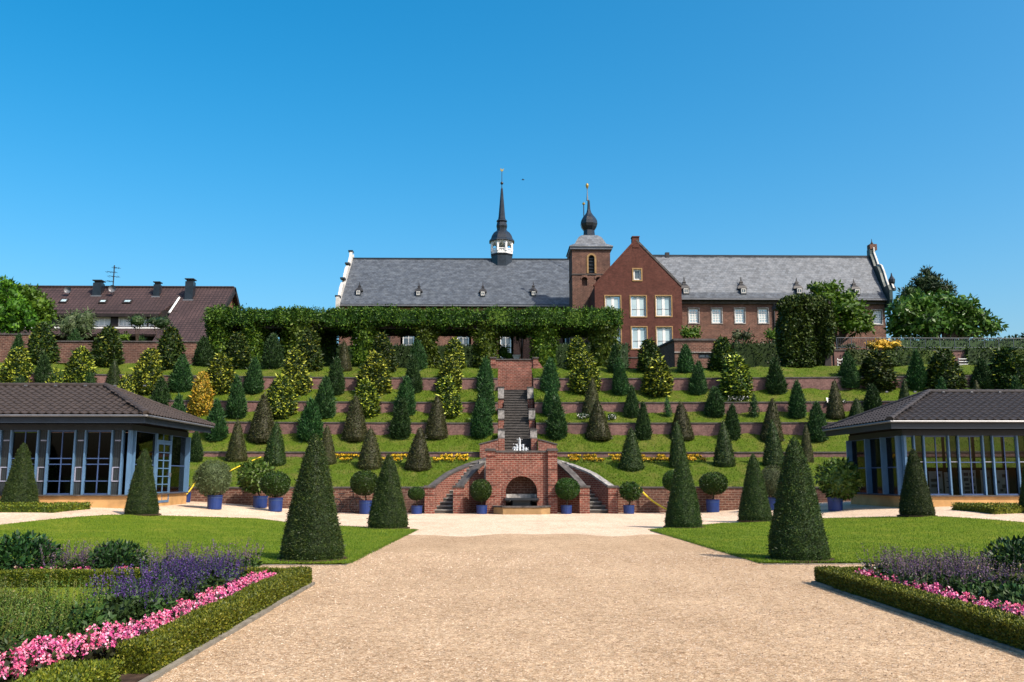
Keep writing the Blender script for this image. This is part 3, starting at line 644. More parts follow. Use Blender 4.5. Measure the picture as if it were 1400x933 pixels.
for sg in (-1, 1):
    for k in range(8):                                          # jamb bricks
        z0 = zc - 0.12 * (k + 1)
        MB().box(AX + sg * r if sg > 0 else AX - ro, AX + ro if sg > 0 else AX - r, Yf - random.uniform(0.012, 0.03), Yf + 0.1, z0 + 0.006, z0 + 0.114).build('brick', M['brick_red'], fo)
for k in range(22):                                             # soldier course under the coping
    x = AX - hw + 2 * hw * k / 22
    MB().box(x + 0.006, x + 2 * hw / 22 - 0.006, Yf - random.uniform(0.012, 0.024), Yf + 0.05, zt - 0.30, zt - 0.06).build('brick', M['brick_red'], fo)
MB().box(AX - hw, AX + hw, Yf - 0.05, Yf + 1.55, zt, zt + 0.09).build('coping', M['stone_dark'], fo)
for sg in (-1, 1):
    x0, x1 = sorted((AX + sg * hw, AX + sg * (hw + 0.42)))
    p = MB().box(x0, x1, Yf - 0.2, Yf + 0.45, -0.1, zy(617)).build('pier', M['brick_red'], fo)
    MB().box(x0 - 0.05, x1 + 0.05, Yf - 0.26, Yf + 0.5, zy(617), zy(617) + 0.07).box(x0 - 0.02, x1 + 0.02, Yf - 0.22, Yf + 0.47, zy(617) + 0.07, zy(613.5)).build('pier_cap', M['stone_dark'], p)
    for zz in (0.75, 1.25, 1.95, 2.55): MB().box(x0 - 0.012, x1 + 0.012, Yf - 0.214, Yf, zz, zz + 0.05).build('string_course', M['brick_gable'], p)
# basin
zr = 0.37
outer = [(AX - 1.26, 41.98), (AX - 1.26, 41.45), (AX - 0.85, 41.0), (AX + 0.85, 41.0), (AX + 1.26, 41.45), (AX + 1.26, 41.98)]
def inset(poly, d): return [(AX + (x - AX) * (1 - d / 1.2), 41.98 - (41.98 - y) * (1 - d / 0.95)) for x, y in poly]
ib = inset(outer, 0.16); mb = MB()
for (p, q, s_, t_) in zip(outer, outer[1:], ib, ib[1:]):
    mb.face([(*p, -0.1), (*q, -0.1), (*q, zr - 0.07), (*p, zr - 0.07)]); mb.face([(*s_, 0), (*t_, 0), (*t_, zr - 0.07), (*s_, zr - 0.07)])
mb.build('basin', M['stone_sand'], fo, fix=False)
oo = inset(outer, -0.04); mb = MB()
for (p, q, s_, t_) in zip(oo, oo[1:], ib, ib[1:]):
    mb.prism([p, q, t_, s_], 'z', zr - 0.07, zr)
mb.build('basin_rim', M['stone_dark'], fo)
MB().face([(*p, zr - 0.10) for p in ib]).build('water', M['water'], fo)
MB().prism([(AX - 0.86, 42.3), (AX - 0.74, 41.62), (AX + 0.74, 41.62), (AX + 0.86, 42.3)], 'z', 0.60, 0.70).prism([(AX - 0.5, 42.3), (AX - 0.4, 41.85), (AX + 0.4, 41.85), (AX + 0.5, 42.3)], 'z', 0.25, 0.60).build('bowl', M['slate_dark'], fo)
MB().prism([(AX - 0.69, 42.84), (AX - 0.69, 42.2), (AX - 0.45, 42.45), (AX + 0.45, 42.45), (AX + 0.69, 42.2), (AX + 0.69, 42.84)], 'z', 0.5, 0.86).build('niche_bench', M['stone_pale'], fo)
# upper basin with water jets
ub = thing('upper_basin', 'shallow stone basin on the landing above the brick fountain wall', 'basin', (AX, 44.6, 2.4))
MB().box(AX - 1.1, AX + 1.1, 43.6, 43.75, 2.3, 2.72).box(AX - 1.1, AX + 1.1, 46.2, 46.35, 2.3, 2.72).box(AX - 1.1, AX - 0.95, 43.75, 46.2, 2.3, 2.72).box(AX + 0.95, AX + 1.1, 43.75, 46.2, 2.3, 2.72).build('basin_rim', M['stone_dark'], ub)
MB().face([(AX - 0.95, 43.75, 2.66), (AX + 0.95, 43.75, 2.66), (AX + 0.95, 46.2, 2.66), (AX - 0.95, 46.2, 2.66)]).build('water', M['water'], ub)
ft = thing('fountain_jet', 'five white water jets rising from the basin at the stair foot', 'water jet', (AX, 44.8, 2.66))
rg = np.random.default_rng(4)
for pxx, ptop in ((703.3, 612), (706.6, 607.5), (710.8, 600), (715.2, 608), (719.3, 613)):
    top = at(pxx, ptop, 44.8); h = top.z - 2.66; mb = MB()
    pr = [(0.055, 2.60)] + [(0.058 * (1 - 0.55 * t) * (0.8 + 0.35 * rg.uniform()), 2.66 + h * t) for t in np.linspace(0.05, 0.95, 9)] + [(0.012, top.z)]
    mb.lathe(pr, top.x, top.y, 7)
    for k in range(46):
        t = rg.uniform() ** 0.7; c = Vector((top.x + rg.normal() * 0.05, top.y + rg.normal() * 0.05, 2.68 + h * t)); q = 0.012 + 0.014 * rg.uniform()
        mb.face([c + Vector((q, 0, 0)), c + Vector((-q, 0, q * 0.5)), c + Vector((0, 0, q * 2))]); mb.face([c + Vector((0, q, 0)), c + Vector((0, -q, 0)), c + Vector((0, 0, q * 2))])
    mb.build('jet', M['jet'], ft, fix=False)

# ------------------------------------------------------------------ curved double stair at the fountain
def wall_path(o, pts, th, mat, cop, zb=-0.1, inn=1, cap=0.09):
    secs = []; caps = []
    n_ = 14; L = np.linspace(0, len(pts) - 1, n_)
    xs = np.interp(L, range(len(pts)), [p.x for p in pts]); ys = np.interp(L, range(len(pts)), [p.y for p in pts]); zs = np.interp(L, range(len(pts)), [p.z for p in pts])
    for k in range(n_):
        a, b = max(k - 1, 0), min(k + 1, n_ - 1); d = Vector((xs[b] - xs[a], ys[b] - ys[a], 0)).normalized(); nrm = Vector((d.y, -d.x, 0)) * inn
        p = Vector((xs[k], ys[k], 0)); h = th / 2
        secs.append([p - nrm * h + Vector((0, 0, zb)), p + nrm * h + Vector((0, 0, zb)), p + nrm * h + Vector((0, 0, zs[k] - cap)), p - nrm * h + Vector((0, 0, zs[k] - cap))])
        g = h + 0.035
        caps.append([p - nrm * g + Vector((0, 0, zs[k] - cap)), p + nrm * g + Vector((0, 0, zs[k] - cap)), p + nrm * g + Vector((0, 0, zs[k])), p - nrm * g + Vector((0, 0, zs[k]))])
    b = MB().sweep(secs).build('parapet', mat, o); MB().sweep(caps).build('coping', cop, b)
def mir(p, sd): return p if sd < 0 else Vector((2 * AX - p.x, p.y, p.z))
for sd in (-1, 1):
    st = thing('side_stair', 'curved stone stair with brick parapets climbing %s of the fountain' % LR[sd], 'stair', (AX + sd * 3.5, 42.2, 0), 'curved stairs beside the fountain')
    wall_path(st, [mir(p, sd) for p in OUT_L], 0.26, M['brick_red'], M['stone_pale'] if sd > 0 else M['stone_dark'])
    wall_path(st, [mir(p, sd) for p in IN_L], 0.36, M['brick_red'], M['stone_dark'])
    for pp, wd in ((OUT_L[0], 0.44), (IN_L[0], 0.46)):
        p = mir(pp, sd); b = MB().box(p.x - wd / 2, p.x + wd / 2, 41.93, 42.38, -0.1, p.z - 0.06).build('pier', M['brick_red'], st)
        MB().box(p.x - wd / 2 - 0.04, p.x + wd / 2 + 0.04, 41.89, 42.42, p.z - 0.06, p.z + 0.03).build('pier_cap', M['stone_dark'], b)
        MB().box(p.x - wd / 2 - 0.012, p.x + wd / 2 + 0.012, 41.918, 42.0, p.z - 0.42, p.z - 0.36).build('string_course', M['brick_gable'], b)
    ns = 14; rise = 2.38 / ns
    for k in range(ns):
        s0 = 42.25 + k * 0.30; s1 = s0 + 0.34
        q = [(AX + sd * (xo(s0) - 0.1), s0), (AX + sd * (xi(s0) + 0.12), s0), (AX + sd * (xi(s1) + 0.12), s1), (AX + sd * (xo(s1) - 0.1), s1)]
        MB().prism(q, 'z', -0.1 + k * rise * 0.8, (k + 1) * rise - 0.035).build('step', M['step'], st)
        q2 = [(q[0][0], s0 - 0.03), (q[1][0], s0 - 0.03), (q[2][0], s1 - 0.002), (q[3][0], s1 - 0.002)]
        MB().prism(q2, 'z', (k + 1) * rise - 0.035, (k + 1) * rise).build('tread', M['stone_grey'], st)
    # flat wing walls beside the foot of the long stair
    wg = thing('wing_wall', 'short sloping brick wing wall %s of the water jets' % LR[sd], 'wall', (AX + sd * 1.5, 48.0, 2.4))
    a, b = at(656, 607, 48.05), at(681, 600, 48.05); xa, xb = abs(a.x - AX), abs(b.x - AX)
    MB().prism([(AX + sd * xa, 2.3), (AX + sd * xb, 2.3), (AX + sd * xb, b.z - 0.06), (AX + sd * xa, a.z - 0.06)], 'y', 47.9, 48.22).build('brickwork', M['brick_red'], wg)
    MB().prism([(AX + sd * (xa + 0.05), a.z - 0.06), (AX + sd * xb, b.z - 0.06), (AX + sd * xb, b.z), (AX + sd * (xa + 0.05), a.z)], 'y', 47.86, 48.26).build('coping', M['stone_dark'], wg)
structure(MB().box(AX - 1.95, AX + 1.95, 43.5, 48.7, 1.5, 2.40).build('landing', M['stone_grey']))

# ------------------------------------------------------------------ long straight stair up the terraces
ls = thing('long_stair', 'long straight dark stone stair climbing the middle of the terraces', 'stair', (AX, 48.6, 2.4))
z0, z1 = 2.42, zpx(534, 55.0, 708); ns = 27; s0, s1 = 48.6, 54.8
for k in range(ns):
    a = s0 + (s1 - s0) * k / ns; zt_ = z0 + (z1 - z0) * (k + 1) / ns
    MB().box(AX - 0.70, AX + 0.70, a + 0.02, a + 0.30, zt_ - 0.5, zt_ - 0.045).build('step', M['step'], ls)
    MB().box(AX - 0.70, AX + 0.70, a - 0.015, a + 0.26, zt_ - 0.045, zt_).build('tread', M['stone_dark'], ls)
MB().box(AX - 1.02, AX + 1.02, 54.8, 57.6, z1 - 0.6, z1 - 0.003).build('top_landing', M['step'], ls)
lv = [(49.3, 587.5, 600), (51.4, 560, 574), (53.5, 530, 546)]
for sd in (-1, 1):
    x0, x1 = sorted((AX + sd * 0.703, AX + sd * 1.03))
    for k, (s, pt, pb) in enumerate(lv):
        e = lv[k + 1][0] if k < 2 else 55.6; zb_, zt_ = zpx(pb, s, 708), zpx(pt, s, 708); zg = tz(AX + 2, s) - 0.6
        b = MB().box(x0, x1, s + 0.01, e, zg - 0.7, zb_).build('parapet', M['brick_red'], ls)
        MB().box(x0 - 0.03, x1 + 0.03, s - 0.03, e + 0.008, zb_, zb_ + 0.06).build('coping', M['stone_dark'], b)
        MB().box(x0 - 0.015, x1 + 0.015, s, s + 0.55, zb_ + 0.06, zt_).build('pier_block', M['stone_pale'], b)
        MB().box(x0 - 0.05, x1 + 0.05, s - 0.04, s + 0.59, zt_, zt_ + 0.05).build('pier_cap', M['stone_dark'], b)
    MB().box(x0, x1, 48.3, 49.31, 2.2, zpx(600, 48.4, 708)).build('parapet', M['brick_red'], ls)
# terminal wall at the head of the stair
uw = thing('terminal_wall', 'tall square red brick wall with corner piers above the long stair', 'wall', (AX, 57.3, z1))
zt = zpx(491, 57.3, 708)
MB().box(AX - 1.18, AX + 1.18, 57.3, 57.7, z1 - 0.4, zt - 0.08).build('brickwork', M['brick_red'], uw)
MB().box(AX - 1.2, AX + 1.2, 57.24, 57.75, zt - 0.08, zt).build('coping', M['stone_dark'], uw)
for sd in (-1, 1):
    x0, x1 = sorted((AX + sd * 1.18, AX + sd * 1.5))
    b = MB().box(x0, x1, 57.22, 57.7, z1 - 0.6, zt + 0.02).build('pier', M['brick_red'], uw)
    MB().box(x0 - 0.05, x1 + 0.05, 57.16, 57.76, zt + 0.02, zt + 0.11).build('pier_cap', M['stone_dark'], b)
    for zz in (0.5, 1.1, 1.8): MB().box(x0 - 0.012, x1 + 0.012, 57.205, 57.3, z1 + zz, z1 + zz + 0.06).build('string_course', M['brick_gable'], b)
    a, b_ = at(632, 518, 56.2), at(658, 506, 56.2); xa, xb = abs(a.x - AX), abs(b_.x - AX)
    fw = thing('flank_wall', 'sloping brick wall with pale coping %s of the tall terminal wall' % LR[sd], 'wall', (AX + sd * 2.5, 56.2, 7))
    b = MB().prism([(AX + sd * xa, ZT['w4'] - 0.5), (AX + sd * xb, ZT['w4'] - 0.5), (AX + sd * xb, b_.z - 0.07), (AX + sd * xa, a.z - 0.07)], 'y', 56.1, 56.4).build('brickwork', M['brick_red'], fw)
    MB().prism([(AX + sd * (xa + 0.04), a.z - 0.07), (AX + sd * xb, b_.z - 0.07), (AX + sd * xb, b_.z), (AX + sd * (xa + 0.04), a.z)], 'y', 56.05, 56.45).build('coping', M['stone_pale'], fw)
    MB().box(min(AX + sd * xb, AX + sd * (xb - 0.34)), max(AX + sd * xb, AX + sd * (xb - 0.34)), 56.0, 56.5, ZT['w4'] - 0.5, b_.z + 0.05).build('pier', M['brick_red'], fw)
    # side return between the terminal wall and the flank walls
    x0, x1 = sorted((AX + sd * 1.5, AX + sd * 1.95))
    MB().prism([(AX + sd * 1.5, ZT['w4']), (AX + sd * 1.95, ZT['w4']), (AX + sd * 1.95, zt - 0.75), (AX + sd * 1.5, zt - 0.1)], 'y', 57.35, 57.65).build('return_wall', M['brick_red'], uw)
# ------------------------------------------------------------------ windows
def window(parent, x0, x1, z0, z1, Y, cols, rows, frame='white', pane='pane_far', surround=None, bar=0.05, sw=0.14, fr=0.09, mull=None):
    """a window set back in its opening: stone surround, painted frame, separate panes"""
    if surround:
        mb = MB()
        for a, b, c, d in ((x0 - sw, x1 + sw, z1, z1 + sw), (x0 - sw, x1 + sw, z0 - sw, z0), (x0 - sw, x0, z0, z1), (x1, x1 + sw, z0, z1)): mb.box(a, b, Y - 0.05, Y + 0.2, c, d)
        mb.build('window_surround', M[surround], parent)
    y = Y + 0.10; mb = MB()
    for a, b, c, d in ((x0, x1, z1 - fr, z1), (x0, x1, z0, z0 + fr), (x0, x0 + fr, z0 + fr, z1 - fr), (x1 - fr, x1, z0 + fr, z1 - fr)): mb.box(a, b, y, y + 0.08, c, d)
    ix0, ix1, iz0, iz1 = x0 + fr, x1 - fr, z0 + fr, z1 - fr; cw = (ix1 - ix0) / cols; rh = (iz1 - iz0) / rows
    for k in range(1, cols):
        b2 = (mull if mull and k == cols // 2 else bar) / 2; mb.box(ix0 + cw * k - b2, ix0 + cw * k + b2, y + 0.01, y + 0.07, iz0, iz1)
    for k in range(1, rows): mb.box(ix0, ix1, y + 0.015, y + 0.065, iz0 + rh * k - bar / 2, iz0 + rh * k + bar / 2)
    o = mb.build('window', M[frame], parent)
    for a in range(cols):
        for b in range(rows):
            MB().box(ix0 + cw * a + bar * 0.4, ix0 + cw * (a + 1) - bar * 0.4, y + 0.035, y + 0.05, iz0 + rh * b + bar * 0.4, iz0 + rh * (b + 1) - bar * 0.4).build('pane', M[pane], o)
    return o
def hole(x0, x1, z0, z1): return (x0, x1, z0, z1)
def px_rect(x0, x1, y0, y1, Y):
    a, b = at(x0, y0, Y), at(x1, y1, Y); return (a.x, b.x, b.z, a.z)
ZG = ZT['b4'] + 1.2          # ground level up at the abbey

# ------------------------------------------------------------------ church
YC = 88.0
eL, eR = at(463, 415.5, YC), at(800, 415.5, YC)
rL = atX(481, 354, eL.x); XL, XR = eL.x, eR.x; YRg = rL.y; ZE, ZR = eL.z, rL.z
ch = thing('abbey_church', 'long brick church with dark slate roof and white curved left gable', 'church', ((XL + XR) / 2, YC, ZG))
wins = [px_rect(551, 566, 432, 492, YC + 0.6), px_rect(625, 641, 432, 492, YC + 0.6), px_rect(684, 699, 432, 492, YC + 0.6), px_rect(772, 786, 432, 492, YC + 0.6), px_rect(487, 499, 432, 492, YC + 0.6)]
mb = MB().wall(XL, XR, ZG - 1, ZE - 0.25, wins, YC + 0.6, 0.45)
mb.face([(XL, YC + 0.6, ZG - 1), (XL, 2 * YRg - YC, ZG - 1), (XL, 2 * YRg - YC, ZE - 0.25), (XL, YRg, ZR - 0.3), (XL, YC + 0.6, ZE - 0.25)])
mb.build('wall', M['brick_old'], ch, fix=False)
for h in wins: window(ch, *h, YC + 0.65, 2, 6, pane='pane_far', surround='stone_sand', bar=0.04, sw=0.22)
sl_n = Vector((0, -(ZR - ZE), (YRg - YC))).normalized()
roof = MB().slab([(XL, YC, ZE), (XR, YC, ZE), (XR, YRg, ZR), (XL, YRg, ZR)], sl_n, 0.22).slab([(XL, 2 * YRg - YC, ZE), (XL, YRg, ZR), (XR, YRg, ZR), (XR, 2 * YRg - YC, ZE)], Vector((0, -sl_n.y, sl_n.z)), 0.22).build('roof', M['slate'], ch)
MB().box(XL, XR, YC - 0.12, YC + 0.1, ZE - 0.22, ZE - 0.08).build('gutter', M['zinc'], ch)
MB().box(XL, XR, YC + 0.45, YC + 0.62, ZE - 0.62, ZE - 0.3).build('cornice', M['stone_sand'], ch)
MB().box(XL, XR, YRg - 0.12, YRg + 0.12, ZR - 0.05, ZR + 0.1).build('ridge', M['slate_dark'], roof)
for px in (533, 714): p = at(px, 420, YC); MB().tube([(p.x, YC + 0.5, ZE - 0.2), (p.x, YC + 0.5, ZG)], 0.07).build('downpipe', M['black'], ch)
def gable_screen(o, X, th, pts, mat, name='gable'):
    a = MB().prism(pts, 'x', X - th / 2, X + th / 2).build(name, M[mat], o); return a
# scrolled white gable seen on edge
pts = [(YC - 0.35, ZE - 2.2), (YC - 0.75, ZE - 0.2), (YC - 0.75, ZE + 0.5)]
hy, hz = YRg - YC, ZR - ZE
for t, up in ((0.05, 0.6), (0.14, 0.95), (0.26, 0.9), (0.33, 0.35), (0.42, 0.75), (0.55, 1.05), (0.66, 0.8), (0.72, 0.3), (0.8, 0.6), (0.9, 0.75)): pts.append((YC + hy * t, ZE + hz * t + up))
pts += [(YRg - 0.6, ZR + 0.6), (YRg - 0.5, ZR + 0.35), (YRg + 0.5, ZR + 0.35)]
back = [(2 * YRg - y, z) for y, z in pts[:-2]][::-1]
g = gable_screen(ch, XL - 0.02, 0.30, pts + back, 'plaster')
for t, up in ((0.0, 0.6), (0.36, 0.7), (0.72, 0.6), (0.98, 0.75)):
    MB().box(XL - 0.3, XL + 0.18, YC + hy * t - 0.5, YC + hy * t + 0.3, ZE + hz * t + up, ZE + hz * t + up + 0.16).build('gable_coping', M['slate_dark'], g)
def lucarne(parent, px, base, top, wd, pw, ph, plane_p, plane_n, hood):
    """roof dormer: boxy front with a window and a steep pointed hood"""
    b = on_plane(px, base, plane_p, plane_n); k = b.y / F; w_ = wd * k / 2; h = (base - top) * k
    zb = b.z; z1 = zb + ph * k; y0 = b.y - 0.15; y1 = b.y + 1.6
    o = MB().box(b.x - w_ * 0.8, b.x + w_ * 0.8, y0, y1, zb - 0.1, z1).build('dormer', M['slate_dark'], parent)
    secs = []
    for t, r_ in ((0, 1.3), (0.10, 1.2), (0.26, 0.92), (0.36, 0.6), (0.42, 0.42), (0.52, 0.36), (0.55, 0.5), (0.62, 0.36), (0.70, 0.16), (1, 0.07)):
        r = w_ * r_; z = z1 + (zb + h - z1) * t; yc = y0 + 0.75; secs.append([(b.x - r, yc - r, z), (b.x + r, yc - r, z), (b.x + r, yc + r, z), (b.x - r, yc + r, z)])
    MB().sweep(secs).build('dormer_hood', M[hood], o)
    ww = pw * k / 2; wz1 = z1 - 0.06; mb = MB().box(b.x - ww, b.x + ww, y0 - 0.06, y0 + 0.02, zb + 0.02, zb + 0.1).box(b.x - ww, b.x + ww, y0 - 0.06, y0 + 0.02, wz1 - 0.08, wz1)
    mb.box(b.x - ww, b.x - ww + 0.06, y0 - 0.06, y0 + 0.02, zb + 0.1, wz1 - 0.08).box(b.x + ww - 0.06, b.x + ww, y0 - 0.06, y0 + 0.02, zb + 0.1, wz1 - 0.08)
    mb.box(b.x - 0.025, b.x + 0.025, y0 - 0.05, y0 + 0.02, zb + 0.1, wz1 - 0.08).box(b.x - ww + 0.06, b.x + ww - 0.06, y0 - 0.02, y0 - 0.005, zb + 0.1, wz1 - 0.08, 1)
    mb.build('dormer_window', [M['plaster'], M['pane_far']], o)
for px, base, top in ((490, 403.5, 383), (572, 404.5, 384), (660, 405, 384), (729.5, 404.5, 383)): lucarne(ch, px, base, top, 8.5, 5, 6.5, (XL, YC, ZE), sl_n, 'black')

# ridge turret on the church
def k_at(Y): return Y / F
lt = thing('ridge_turret', 'slim slate spire with white open lantern astride the church ridge', 'spire', (at(686, 360, YRg).x, YRg, ZR - 2))
cx = at(686, 340, YRg).x; k = k_at(YRg); Z = lambda py: zpx(py, YRg, 686); off = math.pi / 8
MB().lathe([(15.5 * k, Z(372)), (15.5 * k, Z(352)), (16.5 * k, Z(350)), (16.5 * k, Z(349))], cx, YRg, 8, rot=off).build('drum', M['slate_dark'], lt)
la = MB()
la.lathe([(15.5 * k, Z(349)), (15.5 * k, Z(346))], cx, YRg, 8, rot=off).lathe([(15.8 * k, Z(333.5)), (15.8 * k, Z(331))], cx, YRg, 8, rot=off)
for i in range(8):
    a0 = off + i * math.pi / 4; a1 = a0 + math.pi / 4; r = 15.0 * k
    p0 = Vector((cx + r * math.cos(a0), YRg + r * math.sin(a0), 0)); p1 = Vector((cx + r * math.cos(a1), YRg + r * math.sin(a1), 0)); d = (p1 - p0)
    la.lathe([(1.7 * k, Z(346)), (1.7 * k, Z(333.5))], p0.x, p0.y, 6)
    # arched spandrel between two posts, and a balustrade panel
    m = 6; prev = None
    for q in range(m + 1):
        t = q / m; x = p0 + d * (0.1 + 0.8 * t); za = Z(337.5) + (Z(334) - Z(337.5)) * math.sin(math.pi * t)
        if prev: la.face([prev[0] + Vector((0, 0, prev[1])), x + Vector((0, 0, za)), x + Vector((0, 0, Z(333.4))), prev[0] + Vector((0, 0, Z(333.4)))])
        prev = (x, za)
    for f_ in (0.25, 0.5, 0.75):
        c = p0 + d * f_; la.lathe([(0.6 * k, Z(346)), (0.6 * k, Z(342.5))], c.x, c.y, 4)
    n_ = Vector((d.y, -d.x, 0)).normalized() * 0.06
    la.face([p0 + Vector((0, 0, Z(342.6))), p1 + Vector((0, 0, Z(342.6))), p1 + Vector((0, 0, Z(341.6))), p0 + Vector((0, 0, Z(341.6)))])
    la.face([p0 * 0.97 + Vector((cx, YRg, 0)) * 0.03 + Vector((0, 0, Z(346))), p1 * 0.97 + Vector((cx, YRg, 0)) * 0.03 + Vector((0, 0, Z(346))), p1 * 0.97 + Vector((cx, YRg, 0)) * 0.03 + Vector((0, 0, Z(344.2))), p0 * 0.97 + Vector((cx, YRg, 0)) * 0.03 + Vector((0, 0, Z(344.2)))])
la.build('lantern', M['white'], lt, fix=False)
MB().lathe([(5 * k, Z(344)), (4.6 * k, Z(341)), (3.2 * k, Z(338)), (1.2 * k, Z(337))], cx, YRg, 10).build('bell', M['copper'], lt)
MB().lathe([(19 * k, Z(331.8)), (18.5 * k, Z(330.6)), (16.3 * k, Z(328)), (15 * k, Z(324)), (12 * k, Z(319.5)), (8.6 * k, Z(317)), (7.2 * k, Z(315.5)), (7.4 * k, Z(313)), (8.2 * k, Z(310)), (7.6 * k, Z(307)), (6.4 * k, Z(304.5)), (8.0 * k, Z(303.2)), (7.2 * k, Z(302)), (5.6 * k, Z(300.5)), (4.9 * k, Z(296)), (1.6 * k, Z(259)), (0.8 * k, Z(257))], cx, YRg, 8, rot=off).build('spire_roof', M['slate_dark'], lt)
MB().lathe([(0.6 * k, Z(258)), (0.5 * k, Z(253)), (1.8 * k, Z(252)), (2.2 * k, Z(250.6)), (1.6 * k, Z(249.4)), (0.45 * k, Z(248.6)), (0.4 * k, Z(234))], cx, YRg, 8).build('finial', M['black'], lt)
v = MB().prism([(cx - 2.2 * k, Z(233)), (cx - 0.2 * k, Z(235)), (cx + 1.6 * k, Z(234.2)), (cx + 3.0 * k, Z(230.5)), (cx + 1.2 * k, Z(232.2)), (cx - 0.6 * k, Z(232.0)), (cx - 1.4 * k, Z(230.0)), (cx - 2.0 * k, Z(231.0))], 'y', YRg - 0.05, YRg + 0.05).build('weather_vane', M['gold'], lt)

# ------------------------------------------------------------------ bell tower with onion dome
YT = 83.0; a, b = at(782, 340, YT), at(834, 340, YT); hw_ = (b.x - a.x) / 2; tx = (a.x + b.x) / 2; ty = YT + hw_; k = k_at(YT); Z = lambda py: zpx(py, YT, 808)
tw = thing('bell_tower', 'square brick bell tower with slate onion dome between church and gable', 'tower', (tx, ty, ZG))
bw_ = px_rect(804.5, 813, 349, 374, YT)
nb = [px_rect(795.5, 803, 379, 391, YT), px_rect(814.5, 822.5, 379, 391, YT)]
mb = MB().wall(tx - hw_, tx + hw_, ZG - 1, Z(339), [bw_] + nb, YT, 0.35)
for x in (tx - hw_, tx + hw_): mb.face([(x, YT, ZG - 1), (x, YT + 2 * hw_, ZG - 1), (x, YT + 2 * hw_, Z(339)), (x, YT, Z(339))])
mb.face([(tx - hw_, YT + 2 * hw_, ZG - 1), (tx + hw_, YT + 2 * hw_, ZG - 1), (tx + hw_, YT + 2 * hw_, Z(339)), (tx - hw_, YT + 2 * hw_, Z(339))])
mb.build('wall', M['brick_old'], tw, fix=False)
for h in nb:
    MB().face([(h[0], YT + 0.34, h[2]), (h[1], YT + 0.34, h[2]), (h[1], YT + 0.34, h[3]), (h[0], YT + 0.34, h[3])]).build('blind_niche', M['brick_old'], tw)
    MB().prism([(h[0] - 0.12, h[3] - 0.15)] + [((h[0] + h[1]) / 2 + (h[1] - h[0] + 0.24) / 2 * math.cos(t), h[3] - 0.15 + 0.42 * math.sin(t)) for t in np.linspace(math.pi, 0, 8)] + [((h[0] + h[1]) / 2 + (h[1] - h[0]) / 2 * math.cos(t), h[3] - 0.2 + 0.2 * math.sin(t)) for t in np.linspace(0, math.pi, 8)], 'y', YT - 0.05, YT + 0.02).build('niche_arch', M['brick_old'], tw)
MB().box(tx - hw_ - 0.06, tx + hw_ + 0.06, YT - 0.07, YT + 2 * hw_ + 0.07, Z(376), Z(374.8)).build('string_course', M['stone_dark'], tw)
xm = (bw_[0] + bw_[1]) / 2; rr = (bw_[1] - bw_[0]) / 2
mb = MB().prism([(bw_[0] - 0.17, bw_[2]), (bw_[0], bw_[2]), (bw_[0], bw_[3] - rr)] + [(xm + rr * math.cos(t), bw_[3] - rr + rr * math.sin(t)) for t in np.linspace(math.pi, 0, 10)] + [(bw_[1], bw_[2]), (bw_[1] + 0.17, bw_[2]), (bw_[1] + 0.17, bw_[3] - rr)] + [(xm + (rr + 0.17) * math.cos(t), bw_[3] - rr + (rr + 0.17) * math.sin(t)) for t in np.linspace(0, math.pi, 10)], 'y', YT - 0.06, YT + 0.12)
mb.prism([(bw_[0] - 0.01, bw_[3] + 0.02), (bw_[0] - 0.01, bw_[3] - rr)] + [(xm + (rr + 0.02) * math.cos(t), bw_[3] - rr + (rr + 0.02) * math.sin(t)) for t in np.linspace(math.pi, 0, 10)] + [(bw_[1] + 0.01, bw_[3] + 0.02)], 'y', YT + 0.005, YT + 0.1, 1)
mb.build('window_surround', [M['stone_sand'], M['brick_old']], tw)
lo = MB().box(bw_[0], bw_[1], YT + 0.25, YT + 0.33, bw_[2], bw_[3]).build('louvre_window', M['black'], tw)
for q in range(5):
    z = bw_[2] + 0.12 + q * (bw_[3] - bw_[2] - rr) / 4.5; MB().prism([(YT + 0.1, z), (YT + 0.26, z + 0.16), (YT + 0.26, z + 0.20), (YT + 0.1, z + 0.04)], 'x', bw_[0], bw_[1]).build('slat', M['slate_dark'], lo)
def sqs(prof, cx, cy, pw=1.0):
    """square section easing to an octagon"""
    return [[(cx + r * c, cy + r * s_, z) for c, s_ in ((-1, -1), (1, -1), (1, 1), (-1, 1))] for r, z in prof]
e = hw_ + 0.28
MB().box(tx - e + 0.1, tx + e - 0.1, YT - 0.18, YT + 2 * hw_ + 0.18, Z(341.5), Z(338.3)).build('cornice', M['zinc'], tw)
MB().sweep(sqs([(e, Z(338.2)), (e - 0.04, Z(336.8)), (22 * k, Z(332)), (19.5 * k, Z(327)), (16 * k, Z(321.5)), (11.5 * k, Z(318)), (8.2 * k, Z(317))], tx, ty)).build('bell_roof', M['slate_pale'], tw)
MB().lathe([(9.0 * k, Z(318.5)), (8.6 * k, Z(314)), (8.0 * k, Z(309)), (9.5 * k, Z(307)), (11.6 * k, Z(304)), (12.8 * k, Z(300)), (12.2 * k, Z(295.5)), (9.8 * k, Z(291.5)), (6.4 * k, Z(287.5)), (3.6 * k, Z(283.5)), (2.4 * k, Z(279)), (1.7 * k, Z(268)), (1.2 * k, Z(266))], tx + 0.02, ty, 8, rot=off).build('onion_dome', M['slate_dark'], tw)
f_ = MB().lathe([(1.4 * k, Z(267)), (0.6 * k, Z(256)), (0.5 * k, Z(250))], tx - 0.1, ty, 8).build('finial', M['zinc'], tw)
MB().lathe([(0.3 * k, Z(251)), (1.6 * k, Z(248.6)), (2.4 * k, Z(246)), (1.6 * k, Z(243.6)), (0.3 * k, Z(242.4))], tx - 0.1, ty, 10).build('finial_ball', M['gold'], f_)
gp = at(798, 279, 92.0); gf = thing('rear_finial', 'small gilded ball on a thin rod beside the onion dome', 'finial', (gp.x, 92.0, gp.z - 7))
